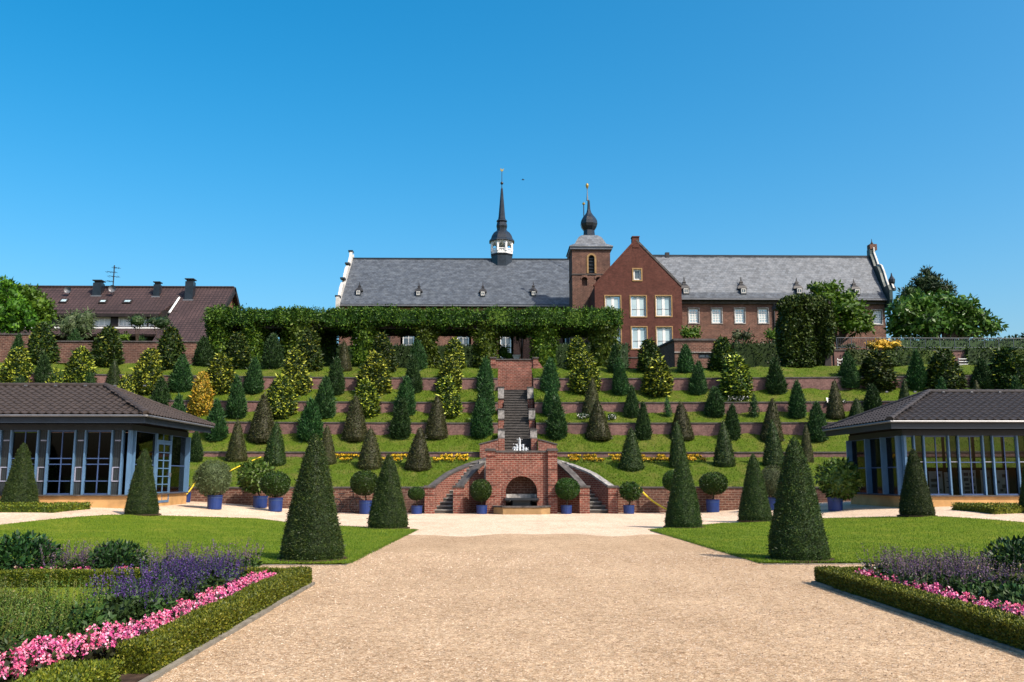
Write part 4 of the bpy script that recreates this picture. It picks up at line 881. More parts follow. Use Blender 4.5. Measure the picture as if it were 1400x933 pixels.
MB().tube([(gp.x, 92, gp.z - 7), (gp.x, 92, gp.z)], 0.05).build('rod', M['black'], gf)
kk = 92 / F; MB().lathe([(0.3 * kk, gp.z - 1.8 * kk), (2.0 * kk, gp.z - 0.8 * kk), (2.2 * kk, gp.z + 0.5 * kk), (1.2 * kk, gp.z + 1.8 * kk), (0.2 * kk, gp.z + 2.6 * kk)], gp.x, 92, 10).build('ball', M['gold'], gf)

# ------------------------------------------------------------------ gabled front
YG = 78.0; k = k_at(YG); Zg = lambda py: zpx(py, YG, 870)
xl, xr, xa = at(813, 391, YG).x, at(931.5, 391, YG).x, at(869.5, 330, YG).x
gh = thing('gabled_house', 'red brick house with steep plain gable and large white windows', 'house', (xa, YG, ZG))
wd = [px_rect(827.5, 848.5, 405, 434, YG), px_rect(862, 883.5, 405, 433, YG), px_rect(896.5, 918, 405, 432.5, YG), px_rect(828, 849, 448, 477, YG), px_rect(863.5, 884.5, 447.5, 477, YG), px_rect(897.5, 919, 447.5, 477, YG)]
at_w = px_rect(866, 876.5, 368.5, 383, YG); ze = Zg(392)
mb = MB().wall(xl, xr, ZG - 1.5, ze, wd, YG, 0.3)
za = Zg(329.5); sl = (za - ze) / (xa - xl); sr = (za - ze) / (xr - xa)
def gl(z): return xl + (z - ze) / sl
def gr(z): return xr - (z - ze) / sr
zs_ = [ze, at_w[2], at_w[3]]
mb.face([(xl, YG, ze), (xr, YG, ze), (gr(zs_[1]), YG, zs_[1]), (gl(zs_[1]), YG, zs_[1])])
mb.face([(gl(zs_[1]), YG, zs_[1]), (at_w[0], YG, zs_[1]), (at_w[0], YG, zs_[2]), (gl(zs_[2]), YG, zs_[2])])
mb.face([(at_w[1], YG, zs_[1]), (gr(zs_[1]), YG, zs_[1]), (gr(zs_[2]), YG, zs_[2]), (at_w[1], YG, zs_[2])])
mb.face([(gl(zs_[2]), YG, zs_[2]), (gr(zs_[2]), YG, zs_[2]), (xa, YG, za)])
for h in [at_w]:
    a, b, c, d = h; y = YG + 0.3
    mb.face([(a, YG, c), (a, y, c), (b, y, c), (b, YG, c)]); mb.face([(a, YG, d), (b, YG, d), (b, y, d), (a, y, d)]); mb.face([(a, YG, c), (a, YG, d), (a, y, d), (a, y, c)]); mb.face([(b, YG, c), (b, y, c), (b, y, d), (b, YG, d)])
for x in (xl, xr): mb.face([(x, YG, ZG - 1.5), (x, YG + 9, ZG - 1.5), (x, YG + 9, ze), (x, YG, ze)])
mb.build('wall', M['brick_gable'], gh, fix=False)
MB().box(xa - 5.3 * k, xa + 4.6 * k, YG - 0.04, YG + 0.6, Zg(339), Zg(324.5)).box(xa - 5.8 * k, xa + 5.1 * k, YG - 0.1, YG + 0.66, Zg(324.5), Zg(323.3)).build('gable_pinnacle', M['brick_gable'], gh)
for (h0, h1, w0, w1, sg) in ((ze, za, xl, xa, -1), (ze, za, xr, xa, 1)):
    n_ = Vector((sg * (za - ze), 0, abs(w1 - w0))).normalized(); p, q = Vector((w0, 0, h0)), Vector((w1, 0, h1))
    MB().slab([p + Vector((0, YG - 0.05, 0)) + n_ * 0.16, p + Vector((0, YG + 0.4, 0)) + n_ * 0.16, q + Vector((0, YG + 0.4, 0)) + n_ * 0.16, q + Vector((0, YG - 0.05, 0)) + n_ * 0.16], n_, 0.16).build('gable_coping', M['brick_gable'] if sg < 0 else M['stone_dark'], gh)
    MB().slab([p + Vector((0, YG + 0.4, 0)) - n_ * 0.1, p + Vector((0, YG + 12, 0)) - n_ * 0.1, q + Vector((0, YG + 12, 0)) - n_ * 0.1, q + Vector((0, YG + 0.4, 0)) - n_ * 0.1], n_, 0.2).build('roof', M['slate'], gh)
for q in range(3):
    x0 = xa + (7 + q * 3.2) * k; zz = za - (7 + q * 3.2) * k * sr; MB().box(x0, x0 + 2.2 * k, YG + 0.8 + q * 1.2, YG + 1.4 + q * 1.2, zz, zz + 2.8 * k).build('roof_vent', M['slate_dark'], gh)
for h in wd: window(gh, *h, YG, 2, 1, pane='blind', surround='stone_sand', bar=0.1, sw=0.09, fr=0.1, mull=0.24)
for h in wd:
    zt2 = h[2] + (h[3] - h[2]) * 0.36; MB().box(h[0] + 0.1, h[1] - 0.1, YG + 0.11, YG + 0.16, zt2 - 0.02, zt2 + 0.02).build('glazing_bar', M['zinc'], gh)
window(gh, *at_w, YG, 1, 1, pane='pane_far', surround='stone_sand', sw=0.12, fr=0.12)
MB().box(xl - 0.05, xr + 0.05, YG - 0.06, YG + 0.05, Zg(490), Zg(488.5)).build('string_course', M['stone_dark'], gh)

# ------------------------------------------------------------------ right wing
YW = 84.0; wl_, wr_ = at(925, 407, YW), at(1212, 409.5, YW); xw0, xw1 = at(880, 407, YW).x, wr_.x; zw = at(1000, 407.5, YW).z
yr = YW + 3.6; zr_ = at(1040, 350.5, yr).z; Zw = lambda py: zpx(py, YW, 1050)
rw = thing('long_wing', 'long brick wing with pale slate roof and four spired dormers', 'wing', ((xw0 + xw1) / 2, YW, ZG))
wv = [px_rect(x - 7, x + 7, 422, 442, YW + 0.5) for x in (948.5, 980, 1011.5, 1043.5, 1075, 1106, 1138, 1169)] + [px_rect(1193, 1206, 424.5, 443.5, YW + 0.5)]
mb = MB().wall(xw0, xw1, ZG - 1, zw - 0.2, wv, YW + 0.5, 0.3)
mb.face([(xw1, YW + 0.5, ZG - 1), (xw1, 2 * yr - YW, ZG - 1), (xw1, 2 * yr - YW, zw - 0.2), (xw1, yr, zr_ - 0.2), (xw1, YW + 0.5, zw - 0.2)]); mb.build('wall', M['brick_old'], rw, fix=False)
for h in wv: window(rw, *h, YW + 0.5, 3, 5, frame='white', pane='blind', surround='stone_pale', bar=0.07, sw=0.09, fr=0.12)
yk = YW + 0.55; zk = zw + 0.62                              # bell-cast foot of the roof
n1 = Vector((0, -(zr_ - zk), yr - yk)).normalized(); n0 = Vector((0, -(zk - zw), yk - YW)).normalized()
r_ = MB().slab([(xw0, yk, zk), (xw1, yk, zk), (xw1, yr, zr_), (xw0, yr, zr_)], n1, 0.2).slab([(xw0, 2 * yr - yk, zk), (xw0, yr, zr_), (xw1, yr, zr_), (xw1, 2 * yr - yk, zk)], Vector((0, -n1.y, n1.z)), 0.2).build('roof', M['slate_pale'], rw)
MB().slab([(xw0, YW, zw), (xw1, YW, zw), (xw1, yk - 0.004, zk - 0.004), (xw0, yk - 0.004, zk - 0.004)], n0, 0.15).build('roof_foot', M['slate'], r_)
MB().box(xw0, xw1, YW - 0.16, YW + 0.06, zw - 0.2, zw - 0.06).build('gutter', M['zinc'], rw)
MB().box(xw0, xw1, YW + 0.3, YW + 0.52, zw - 0.5, zw - 0.22).build('cornice', M['stone_dark'], rw)
MB().box(xw0, xw1, yr - 0.12, yr + 0.12, zr_ - 0.05, zr_ + 0.08).build('ridge', M['slate_dark'], r_)
for px in (1060,): p = at(px, 420, YW); MB().tube([(p.x, YW + 0.4, zw - 0.2), (p.x, YW + 0.4, ZG)], 0.09).build('downpipe', M['black'], rw)
cp = at(912, 348, yr); MB().box(cp.x - 0.2, cp.x + 0.2, yr - 0.2, yr + 0.2, zr_ - 0.2, zr_ + 0.3).build('roof_vent', M['black'], rw)
for px, base, top in ((937.5, 402, 376), (1016, 402, 376), (1092.5, 402, 377), (1171.5, 403, 379)): lucarne(rw, px, base, top, 10.5, 6.5, 8, (xw0, yk, zk), n1, 'black')
# scrolled right gable
hy, hz = yr - YW, zr_ - zw; pts = [(YW - 0.2, zw - 1.0), (YW - 0.6, zw - 0.2), (YW - 0.65, zw + 0.7), (YW - 0.3, zw + 1.25)]
for t, up in ((0.12, 0.6), (0.22, 0.7), (0.34, 1.05), (0.48, 1.1), (0.60, 0.7), (0.68, 0.35), (0.78, 0.55), (0.9, 0.65)): pts.append((YW + hy * t, zw + hz * t + up))
pts += [(yr - 0.35, zr_ + 0.4), (yr - 0.35, zr_ + 0.7)]
g = gable_screen(rw, xw1 + 0.2, 0.3, pts + [(2 * yr - y, z) for y, z in pts][::-1], 'copper')
gable_screen(rw, xw1 + 0.45, 0.16, [(y - 0.1, z + 0.16) for y, z in pts[2:]] + [(2 * yr - y, z + 0.16) for y, z in pts[2:]][::-1], 'plaster', 'gable_edge')
ap = at(1193, 345, yr); MB().box(xw1 + 0.1, xw1 + 0.8, yr - 0.35, yr + 0.35, zr_ + 0.6, zr_ + 1.2).build('gable_pinnacle', M['brick_old'], g)
MB().lathe([(0.06, zr_ + 1.15), (0.16, zr_ + 1.3), (0.05, zr_ + 1.5), (0.02, zr_ + 1.8)], xw1 + 0.45, yr, 8).build('gable_finial', M['black'], g)
MB().lathe([(0.34, zw + 0.7), (0.34, zw + 1.0), (0.2, zw + 1.2), (0.3, zw + 1.5), (0.32, zw + 1.75), (0.1, zw + 2.1), (0.04, zw + 2.4)], xw1 + 0.5, YW - 0.25, 8).build('foot_finial', M['slate_dark'], g)

# ------------------------------------------------------------------ flat-roofed brick annexe
YA = 66.0; lx, mx_, rx = at(903, 470, YA + 2.5).x, at(922, 470, YA).x, at(977, 470, YA).x; Za = lambda py: zpx(py, YA, 940)
an = thing('flat_annexe', 'low flat-roofed dark brick annexe in front of the gabled house', 'building', ((mx_ + rx) / 2, YA, ZT['b4']))
zb0 = ZT['b4'] - 0.3; hA = [(at(940, 0, YA).x, at(967, 0, YA).x, Za(490.5), Za(483))]
mb = MB().wall(mx_, rx, zb0, Za(466), hA, YA, 0.3); mb.face([(lx, YA + 5, zb0), (mx_, YA, zb0), (mx_, YA, Za(466)), (lx, YA + 5, Za(466))]); mb.face([(rx, YA, zb0), (rx, YA + 5, zb0), (rx, YA + 5, Za(466)), (rx, YA, Za(466))])
mb.face([(lx, YA + 5, zb0), (rx, YA + 5, zb0), (rx, YA + 5, Za(466)), (lx, YA + 5, Za(466))]); mb.build('wall', M['brick_old'], an, fix=False)
MB().prism([(lx - 0.12, YA + 5.1), (mx_ - 0.08, YA - 0.1), (rx + 0.1, YA - 0.1), (rx + 0.1, YA + 5.1)], 'z', Za(466), Za(463.5)).build('roof', M['stone_dark'], an)
MB().box(mx_ - 0.02, rx + 0.02, YA - 0.08, YA + 0.1, Za(482.6), Za(481.2)).build('lintel', M['stone_pale'], an)
window(an, *hA[0], YA, 3, 1, frame='black', pane='pane_far', bar=0.06)
# ------------------------------------------------------------------ brown-roofed house behind the left terraces
hs_ = thing('tiled_house', 'wide brown tiled house with three chimneys behind the left terraces', 'house', (-32, 74, ZG))
YH = 80.0; rR = at(320, 393.5, YH); XH = rR.x; f0 = atX(303, 425, XH); zrd = rR.z
slope = (zrd - f0.z) / (YH - f0.y); nH = Vector((0, -slope, 1)).normalized()
def hz_(y): return zrd - slope * (YH - y)
def hp(px, py): return on_plane(px, py, (XH, YH, zrd), nH)
ev = atX(272, 458.5, XH); yE = ev.y
pm = hp(232, 429); xs_ = hp(246, 408); yM = pm.y; xM = pm.x; xJ = xs_.x; yJ = xs_.y
x0 = -52.0
r_ = MB().slab([(xM, yE, hz_(yE)), (XH, yE, hz_(yE)), (XH, YH, zrd), (xJ, YH, zrd), (xJ, yJ, hz_(yJ))], nH, 0.25)
r_.slab([(x0, yM, hz_(yM)), (xM - 0.9, yM, hz_(yM)), (xJ, yJ, hz_(yJ)), (xJ - 0.002, YH, zrd), (x0, YH, zrd)], nH, 0.25)
r_.slab([(x0, 2 * YH - yE, hz_(yE)), (x0, YH, zrd), (XH, YH, zrd), (XH, 2 * YH - yE, hz_(yE))], Vector((0, slope, 1)).normalized(), 0.25)
roof = r_.build('roof', M['tile_house'], hs_)
MB().box(x0, XH, YH - 0.15, YH + 0.15, zrd - 0.03, zrd + 0.1).build('ridge', M['tile_house'], roof)
# verge boards and gutters
MB().slab([(XH, yE, hz_(yE) + 0.03), (XH + 0.16, yE, hz_(yE) + 0.03), (XH + 0.16, YH, zrd + 0.03), (XH, YH, zrd + 0.03)], nH, 0.4).slab([(XH, 2 * YH - yE, hz_(yE) + 0.03), (XH, YH, zrd + 0.03), (XH + 0.16, YH, zrd + 0.03), (XH + 0.16, 2 * YH - yE, hz_(yE) + 0.03)], Vector((0, slope, 1)).normalized(), 0.4).build('verge', M['dark_wood'], hs_)
MB().tube([(xM - 0.05, pm.y, hz_(pm.y) + 0.06), (xJ - 0.05, yJ, hz_(yJ) + 0.06)], 0.09, 5).build('white_verge', M['white'], hs_)
MB().box(xM, XH + 0.1, yE - 0.16, yE + 0.04, hz_(yE) - 0.3, hz_(yE) - 0.1).build('gutter', M['white'], hs_)
MB().face([(XH - 0.3, yE + 0.6, ZG - 1), (XH - 0.3, 2 * YH - yE - 0.6, ZG - 1), (XH - 0.3, 2 * YH - yE - 0.6, hz_(yE) + 0.1), (XH - 0.3, YH, zrd - 0.3), (XH - 0.3, yE + 0.6, hz_(yE) + 0.1)]).build('gable_wall', M['brick_red'], hs_)
MB().face([(xM, yE + 0.7, ZG - 1), (XH - 0.3, yE + 0.7, ZG - 1), (XH - 0.3, yE + 0.7, hz_(yE) + 0.2), (xM, yE + 0.7, hz_(yE) + 0.2)]).build('front_wall', M['brick_old'], hs_)
# recessed upper front with white-framed windows
yw = yM + 0.3
def hw(px, py): return at(px, py, yw)
wp = [px_rect(126, 150.5, 433.5, 446.5, yw), px_rect(161.5, 179, 433.5, 446.5, yw), px_rect(181, 200.5, 433.5, 446.5, yw), px_rect(203, 221, 433.5, 446.5, yw)]
MB().wall(x0, xM + 0.6, ZG - 1, hz_(yM) + 0.3, wp, yw, 0.25).build('recessed_wall', M['dark_wood'], hs_, fix=False)
for h in wp: window(hs_, *h, yw, 3, 1, pane='board', bar=0.08, fr=0.12)
MB().box(x0, xM - 0.9, yM - 0.1, yM + 0.06, hz_(yM) - 0.28, hz_(yM) - 0.02).build('fascia', M['dark_wood'], hs_)
zs1 = zpx(449.5, yw, 170); ys2 = yw - 1.6; zs2 = zpx(457, ys2, 170)
n3 = Vector((0, -(zs1 - zs2), yw - ys2)).normalized()
MB().slab([(x0, ys2, zs2), (xM + 0.1, ys2, zs2), (xM + 0.1, yw - 0.003, zs1), (x0, yw - 0.003, zs1)], n3, 0.18).build('lower_roof', M['tile_house'], hs_)
MB().box(x0, xM + 0.1, yw - 0.06, yw + 0.02, zs1, zs1 + 0.12).build('window_sill', M['white'], hs_)
MB().tube([(at(216, 458, ys2).x, ys2 + 0.1, zs2), (at(216, 458, ys2).x, ys2 + 0.1, ZG)], 0.09, 5).build('downpipe', M['white'], hs_)
for a, b, t, btm in ((126, 137.5, 384, 404.5), (209, 217.5, 386, 405.5), (252, 263, 382, 410)):
    p = hp((a + b) / 2, btm); k = p.y / F; w2 = (b - a) * k / 2; zt2 = zpx(t, p.y + w2, (a + b) / 2)
    c = MB().box(p.x - w2, p.x + w2, p.y, p.y + 2 * w2, p.z - 0.3, zt2 - 0.25).build('chimney', M['slate_dark'], hs_)
    MB().box(p.x - w2 * 0.8, p.x + w2 * 0.8, p.y + 0.1, p.y + 2 * w2 - 0.1, zt2 - 0.25, zt2 - 0.08).box(p.x - w2 * 1.12, p.x + w2 * 1.12, p.y - 0.08, p.y + 2 * w2 + 0.08, zt2 - 0.08, zt2).build('chimney_cap', M['black'], c)
    MB().box(p.x - w2 - 0.1, p.x + w2 + 0.1, p.y - 0.12, p.y - 0.002, p.z - 0.16, p.z + 0.02).build('flashing', M['zinc'], c)
for a, b, t, btm in ((134, 148, 411, 415.5), (167, 182, 411, 415.5), (80, 95, 410, 415)):
    p, q = hp(a, btm), hp(b, t); e_ = nH * 0.10
    f_ = MB().slab([Vector((p.x, p.y, p.z)) + e_, Vector((q.x, p.y, p.z)) + e_, Vector((q.x, q.y, q.z)) + e_, Vector((p.x, q.y, q.z)) + e_], nH, 0.12).build('skylight', M['dark_wood'], hs_)
    e_ = nH * 0.115; d_ = 0.12; MB().slab([Vector((p.x + d_, p.y + d_, p.z + d_ * slope)) + e_, Vector((q.x - d_, p.y + d_, p.z + d_ * slope)) + e_, Vector((q.x - d_, q.y - d_, q.z - d_ * slope)) + e_, Vector((p.x + d_, q.y - d_, q.z - d_ * slope)) + e_], nH, 0.01).build('pane', M['blind'], f_)
for px, py, rad, lab in ((92.5, 396.5, 5, 'round satellite dish on the tiled ridge nearest the left trees'), (153.5, 395, 5.2, 'round satellite dish at the foot of the aerial mast')):
    c = at(px, py, 78.5); k = 78.5 / F; d = thing('satellite_dish', lab, 'satellite dish', (c.x, 78.5, c.z - rad * k - 0.4), 'satellite dishes on the tiled roof')
    mb = MB(); n_ = 16; prev = None
    for rr_, dy in ((0.02, 0.14), (0.5, 0.10), (0.85, 0.03), (1.0, -0.03)):
        ring = [(c.x + rad * k * rr_ * math.cos(2 * math.pi * i / n_), 78.5 + dy, c.z + rad * k * rr_ * math.sin(2 * math.pi * i / n_)) for i in range(n_)]
        if prev:
            for i in range(n_): mb.face([prev[i], prev[(i + 1) % n_], ring[(i + 1) % n_], ring[i]])
        prev = ring
    mb.build('dish', M['zinc'], d, fix=False)
    MB().tube([(c.x, 78.65, c.z), (c.x, 78.9, c.z - 0.3), (c.x, 78.9, c.z - rad * k - 0.9)], 0.04, 5).build('mount', M['black'], d)
    MB().tube([(c.x, 78.5, c.z - rad * k * 0.9), (c.x, 78.05, c.z - 0.1)], 0.02, 4).build('feed_arm', M['zinc'], d)
a = at(156.5, 363, 79.0); b = at(156.5, 392, 79.0)
ae = thing('roof_aerial', 'tall thin television aerial on the ridge of the tiled house', 'aerial', (a.x, 79.0, b.z))
MB().tube([(a.x, 79, b.z - 0.5), (a.x, 79, a.z)], 0.05, 5).build('mast', M['black'], ae)
kk = 79 / F
for py, l, r_o in ((366.5, -2, 7), (372.5, -10, 3), (378.5, -7, 7), (385, -9, -1)):
    z = zpx(py, 79, 156); MB().tube([(a.x + l * kk, 79, z + 0.08), (a.x + r_o * kk, 79, z - 0.05)], 0.022, 4).build('boom', M['black'], ae)
    for q in np.linspace(l, r_o, 4): MB().tube([(a.x + q * kk, 78.7, z), (a.x + q * kk, 79.3, z)], 0.015, 4).build('rod', M['black'], ae)

# ------------------------------------------------------------------ garden walls and railing on the plateau
def garden_wall(label, pts, mat, h, cop='stone_dark', Y=58.0):
    """pts: (pixel x, top y) along a wall standing at depth Y"""
    P = [at(px, py, Y) for px, py in pts]; o = thing('garden_wall', label, 'wall', (P[0].x, Y, ZT['b4']))
    for p, q in zip(P, P[1:]):
        MB().box(p.x, q.x - 0.003, Y, Y + 0.3, ZT['b4'] - 0.6, p.z - 0.08).build('brickwork', M[mat], o)
        MB().box(p.x, q.x - 0.003, Y - 0.06, Y + 0.36, p.z - 0.08, p.z).build('coping', M[cop], o)
    return o
garden_wall('high brick garden wall at the far left below the green trees', [(-90, 456), (40, 456)], 'brick_old', 3)
garden_wall('reddish brick garden wall below the tiled house, left of the pergola', [(70, 466), (283, 466)], 'brick_old', 3)
garden_wall('long brown brick garden wall carrying the railing on the right', [(1140, 478), (1500, 478)], 'brick_terrace', 3)
ra = thing('railing', 'blue grey metal railing along the top of the right garden wall', 'railing', (at(1140, 478, 58.1).x, 58.1, zpx(478, 58.1)))
k = 58.1 / F; xA, xB = at(1144, 470, 58.1).x, at(1480, 470, 58.1).x; zb_, zt_ = zpx(477.6, 58.1, 1250), zpx(462.5, 58.1, 1250)
MB().tube([(xA, 58.1, zt_), (xB, 58.1, zt_)], 0.024, 6).build('top_rail', M['rail'], ra); MB().tube([(xA, 58.1, zb_ + 0.1), (xB, 58.1, zb_ + 0.1)], 0.02, 5).build('bottom_rail', M['rail'], ra)
x = xA
while x < xB: MB().box(x - 0.02, x + 0.02, 58.08, 58.12, zb_, zt_ - 0.03).build('post', M['rail'], ra); x += 20.7 * k
x = xA + 0.12; mb = MB()
while x < xB: mb.box(x - 0.007, x + 0.007, 58.09, 58.105, zb_ + 0.1, zt_ - 0.03); x += 0.12
stuff(mb.build('bars', M['fascia'], ra))
# ------------------------------------------------------------------ glazed garden pavilions
def pavilion(side, Yf, Xw, zb, ze, zr, rx, ry, depth, label, period, first, wide, tile, n_bays):
    """side -1 left, +1 right; Xw: inner side wall; front wall at Yf; eaves 0.75 m out"""
    S = side; ov = 0.78; Yb = Yf + depth; zp = zb + 0.38; L = 13.0
    o = thing('garden_pavilion', label, 'pavilion', (Xw + S * 6, Yf, zb), 'glazed garden pavilions')
    def bx(mb, xa, xb, *r): return mb.box(min(xa, xb), max(xa, xb), *r)
    X = lambda u: Xw + S * u                      # u metres outwards from the inner side wall
    bx(MB(), X(-0.04), X(L), Yf - 0.05, Yf + 0.22, zb - 0.4, zp).build('plinth', M['plinth'], o)
    bx(MB(), X(-0.04), X(0.22), Yf + 0.224, Yb, zb - 0.4, zp).build('side_plinth', M['plinth'], o)
    bx(bx(MB(), X(-0.12), X(L), Yf - 0.13, Yf + 0.18, zp, zp + 0.05), X(-0.12), X(0.18), Yf + 0.184, Yb, zp, zp + 0.05).build('plinth_cap', M['stone_dark'], o)
    bx(MB(), X(0.23), X(L - 0.1), Yf + 0.23, Yb - 0.2, zb - 0.3, zb + 0.05).build('floor', M['floor_in'], o)
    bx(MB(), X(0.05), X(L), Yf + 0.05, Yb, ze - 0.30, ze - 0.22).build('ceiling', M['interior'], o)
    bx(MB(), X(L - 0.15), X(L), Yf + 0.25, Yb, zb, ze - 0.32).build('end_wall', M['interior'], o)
    # fascia and gutter
    e0, e1 = X(-ov), X(L + ov)
    bx(bx(bx(MB(), e0 + S * 0.06, e1, Yf - ov + 0.06, Yf - ov + 0.12, ze - 0.30, ze - 0.03), e0 + S * 0.06, e0 + S * 0.12, Yf - ov + 0.124, Yb + ov - 0.06, ze - 0.30, ze - 0.03), e0 + S * 0.13, e1, Yf - ov + 0.13, Yb + ov - 0.1, ze - 0.2, ze - 0.16).build('fascia', M['fascia'], o)
    MB().tube([(e1, Yf - ov - 0.03, ze - 0.04), (e0, Yf - ov - 0.03, ze - 0.04), (e0 - S * 0.03, Yf - ov, ze - 0.04), (e0 - S * 0.03, Yb + ov, ze - 0.04)], 0.045, 6).build('gutter', M['zinc'], o)
    bx(bx(MB(), X(0), X(L), Yf - 0.02, Yf + 0.1, ze - 0.52, ze - 0.30), X(0), X(0.12), Yf + 0.104, Yb, ze - 0.52, ze - 0.30).build('head_beam', M['fascia'], o)  # near-black colour paints the shade under the eaves onto the beam
    zt = ze - 0.52
    def fin(u, y0, y1, w=0.055):
        bx(MB(), X(u) - S * w / 2, X(u) + S * w / 2, y0, y1, zp + 0.05, zt).build('post', M['blue_paint'], o)
    def glazed(u0, u1, cols, rows, kind):
        x0, x1 = sorted((X(u0), X(u1))); mb = MB(); b = 0.035
        zs = [zp + 0.05 + (zt - zp - 0.05) * f for f in rows]; xs = list(np.linspace(x0, x1, cols + 1))
        for z in zs[1:-1]: mb.box(x0, x1, Yf + 0.02, Yf + 0.07, z - b / 2, z + b / 2)
        for x in xs[1:-1]: mb.box(x - b / 2, x + b / 2, Yf + 0.015, Yf + 0.075, zs[0], zs[-1])
        mb.box(x0, x1, Yf + 0.0, Yf + 0.08, zs[0], zs[0] + 0.05).box(x0, x1, Yf + 0.0, Yf + 0.08, zs[-1] - 0.05, zs[-1])
        w_ = mb.build('window', M[kind], o)
        for a, c in zip(xs, xs[1:]):
            for z0, z1 in zip(zs, zs[1:]): MB().face([(a + 0.012, Yf + 0.045, z0 + 0.012), (c - 0.012, Yf + 0.045, z0 + 0.012), (c - 0.012, Yf + 0.045, z1 - 0.012), (a + 0.012, Yf + 0.045, z1 - 0.012)]).build('pane', M['pane'], w_)
    def narrow(u0, u1):
        x0, x1 = sorted((X(u0), X(u1))); h = zt - zp - 0.05
        g_ = MB().box(x0, x1, Yf + 0.03, Yf + 0.06, zp + 0.05, zt).build('vent_panel', M['mesh'] if S < 0 else M['pane'], o)
        if S < 0:
            a, c = zp + 0.05 + 0.2 * h, zp + 0.05 + 0.43 * h; t = 0.04; mb = MB().box(x0, x1, Yf + 0.0, Yf + 0.028, a, a + t).box(x0, x1, Yf, Yf + 0.028, c - t, c).box(x0, x0 + t, Yf, Yf + 0.028, a + t, c - t).box(x1 - t, x1, Yf, Yf + 0.028, a + t, c - t)
            mb.box(x0 + t, x1 - t, Yf + 0.01, Yf + 0.02, zp + 0.05 + 0.83 * h, zp + 0.05 + 0.85 * h).build('vent_frame', M['lilac'], g_)
            for q in range(1, 4): MB().box(x0 + (x1 - x0) * q / 4 - 0.006, x0 + (x1 - x0) * q / 4 + 0.006, Yf + 0.022, Yf + 0.03, zp + 0.06, zt - 0.01).build('slat', M['black'], g_)
        else:
            t = 0.03; MB().box(x0, x1, Yf + 0.0, Yf + 0.028, zp + 0.05 + 0.55 * h, zp + 0.05 + 0.55 * h + t).build('glazing_bar', M['lilac'], g_)
    u = first; fin(0.05, Yf - 0.08, Yf + 0.14, 0.09)
    if first > 0.3: glazed(0.12, first - 0.04, 1, [0, 0.48, 1], 'blue_dark')
    for b in range(n_bays):
        fin(u, Yf - 0.07, Yf + 0.1); narrow(u + 0.04, u + period - wide - 0.04); fin(u + period - wide, Yf - 0.07, Yf + 0.1)
        glazed(u + period - wide + 0.04, u + period - 0.04, 2, [0, 0.21, 0.47, 0.56, 1] if S < 0 else [0, 0.55, 1], 'blue_dark')
        u += period
    # inner side wall: deep fins, and a door on the left pavilion
    def side_fin(y, d=0.3): bx(MB(), X(-d), X(0.1), y - 0.04, y + 0.04, zp + 0.05, zt).build('post', M['blue_paint'], o)
    def side_glass(y0, y1, rows):
        zs = [zp + 0.05 + (zt - zp - 0.05) * f for f in rows]; mb = MB()
        for z in zs: bx(mb, X(0.01), X(0.07), y0, y1, z - 0.02, z + 0.02)
        w_ = mb.build('window', M['blue_dark'], o)
        for a, c in zip(zs, zs[1:]): bx(MB(), X(0.035), X(0.043), y0, y1, a + 0.02, c - 0.02).build('pane', M['pane'], w_)
    ys = [Yf + 0.3 + (depth - 0.5) * f for f in (0, 0.38, 0.66, 1.0)] if S < 0 else [Yf + 0.25 + (depth - 0.45) * f for f in (0, 0.28, 0.60, 1.0)]
    for q, y in enumerate(ys): side_fin(y, 0.18 if S > 0 else (0.16 if q == 3 else 0.05))
    for q, (a, c) in enumerate(zip(ys, ys[1:])):
        if S < 0 and q == 1:
            x = X(0.0); zd = zb + 0.06; zh = zb + 2.42
            d_ = MB(); fr = 0.09
            for (p0, p1, q0, q1) in ((a + 0.05, a + 0.05 + fr, zd, zh), (c - 0.05 - fr, c - 0.05, zd, zh), (a + 0.05 + fr, c - 0.05 - fr, zh - fr, zh), (a + 0.05 + fr, c - 0.05 - fr, zd, zd + fr)): bx(d_, X(-0.06), X(0.02), p0, p1, q0, q1)
            ym = (a + c) / 2; bx(d_, X(-0.05), X(0.01), ym - 0.02, ym + 0.02, zd + fr, zh - fr)
            for t in range(1, 7): z = zd + fr + (zh - zd - 2 * fr) * t / 7; bx(d_, X(-0.045), X(0.005), a + 0.05 + fr, c - 0.05 - fr, z - 0.018, z + 0.018)
            dd = d_.build('door', M['blue_paint'], o)
            for t in range(7):
                for (p0, p1) in ((a + 0.05 + fr, ym - 0.02), (ym + 0.02, c - 0.05 - fr)):
                    z = zd + fr + (zh - zd - 2 * fr) * t / 7; bx(MB(), X(-0.025), X(-0.018), p0, p1, z + 0.018, z + (zh - zd - 2 * fr) / 7 - 0.018).build('pane', M['pane'], dd)
            bx(MB(), X(-0.12), X(-0.06), c - 0.13, c - 0.1, zd + 1.0, zd + 1.16).build('handle', M['zinc'], dd)
            w_ = bx(bx(MB(), X(-0.04), X(0.06), a + 0.04, c - 0.04, zh + 0.01, zh + 0.08), X(0), X(0.05), (a + c) / 2 - 0.02, (a + c) / 2 + 0.02, zh + 0.08, zt).build('transom', M['blue_paint'], o)
            bx(MB(), X(0.02), X(0.028), a + 0.04, c - 0.04, zh + 0.08, zt).build('pane', M['pane'], w_)
        else: side_glass(a + 0.04, c - 0.04, [0, 0.47, 1])
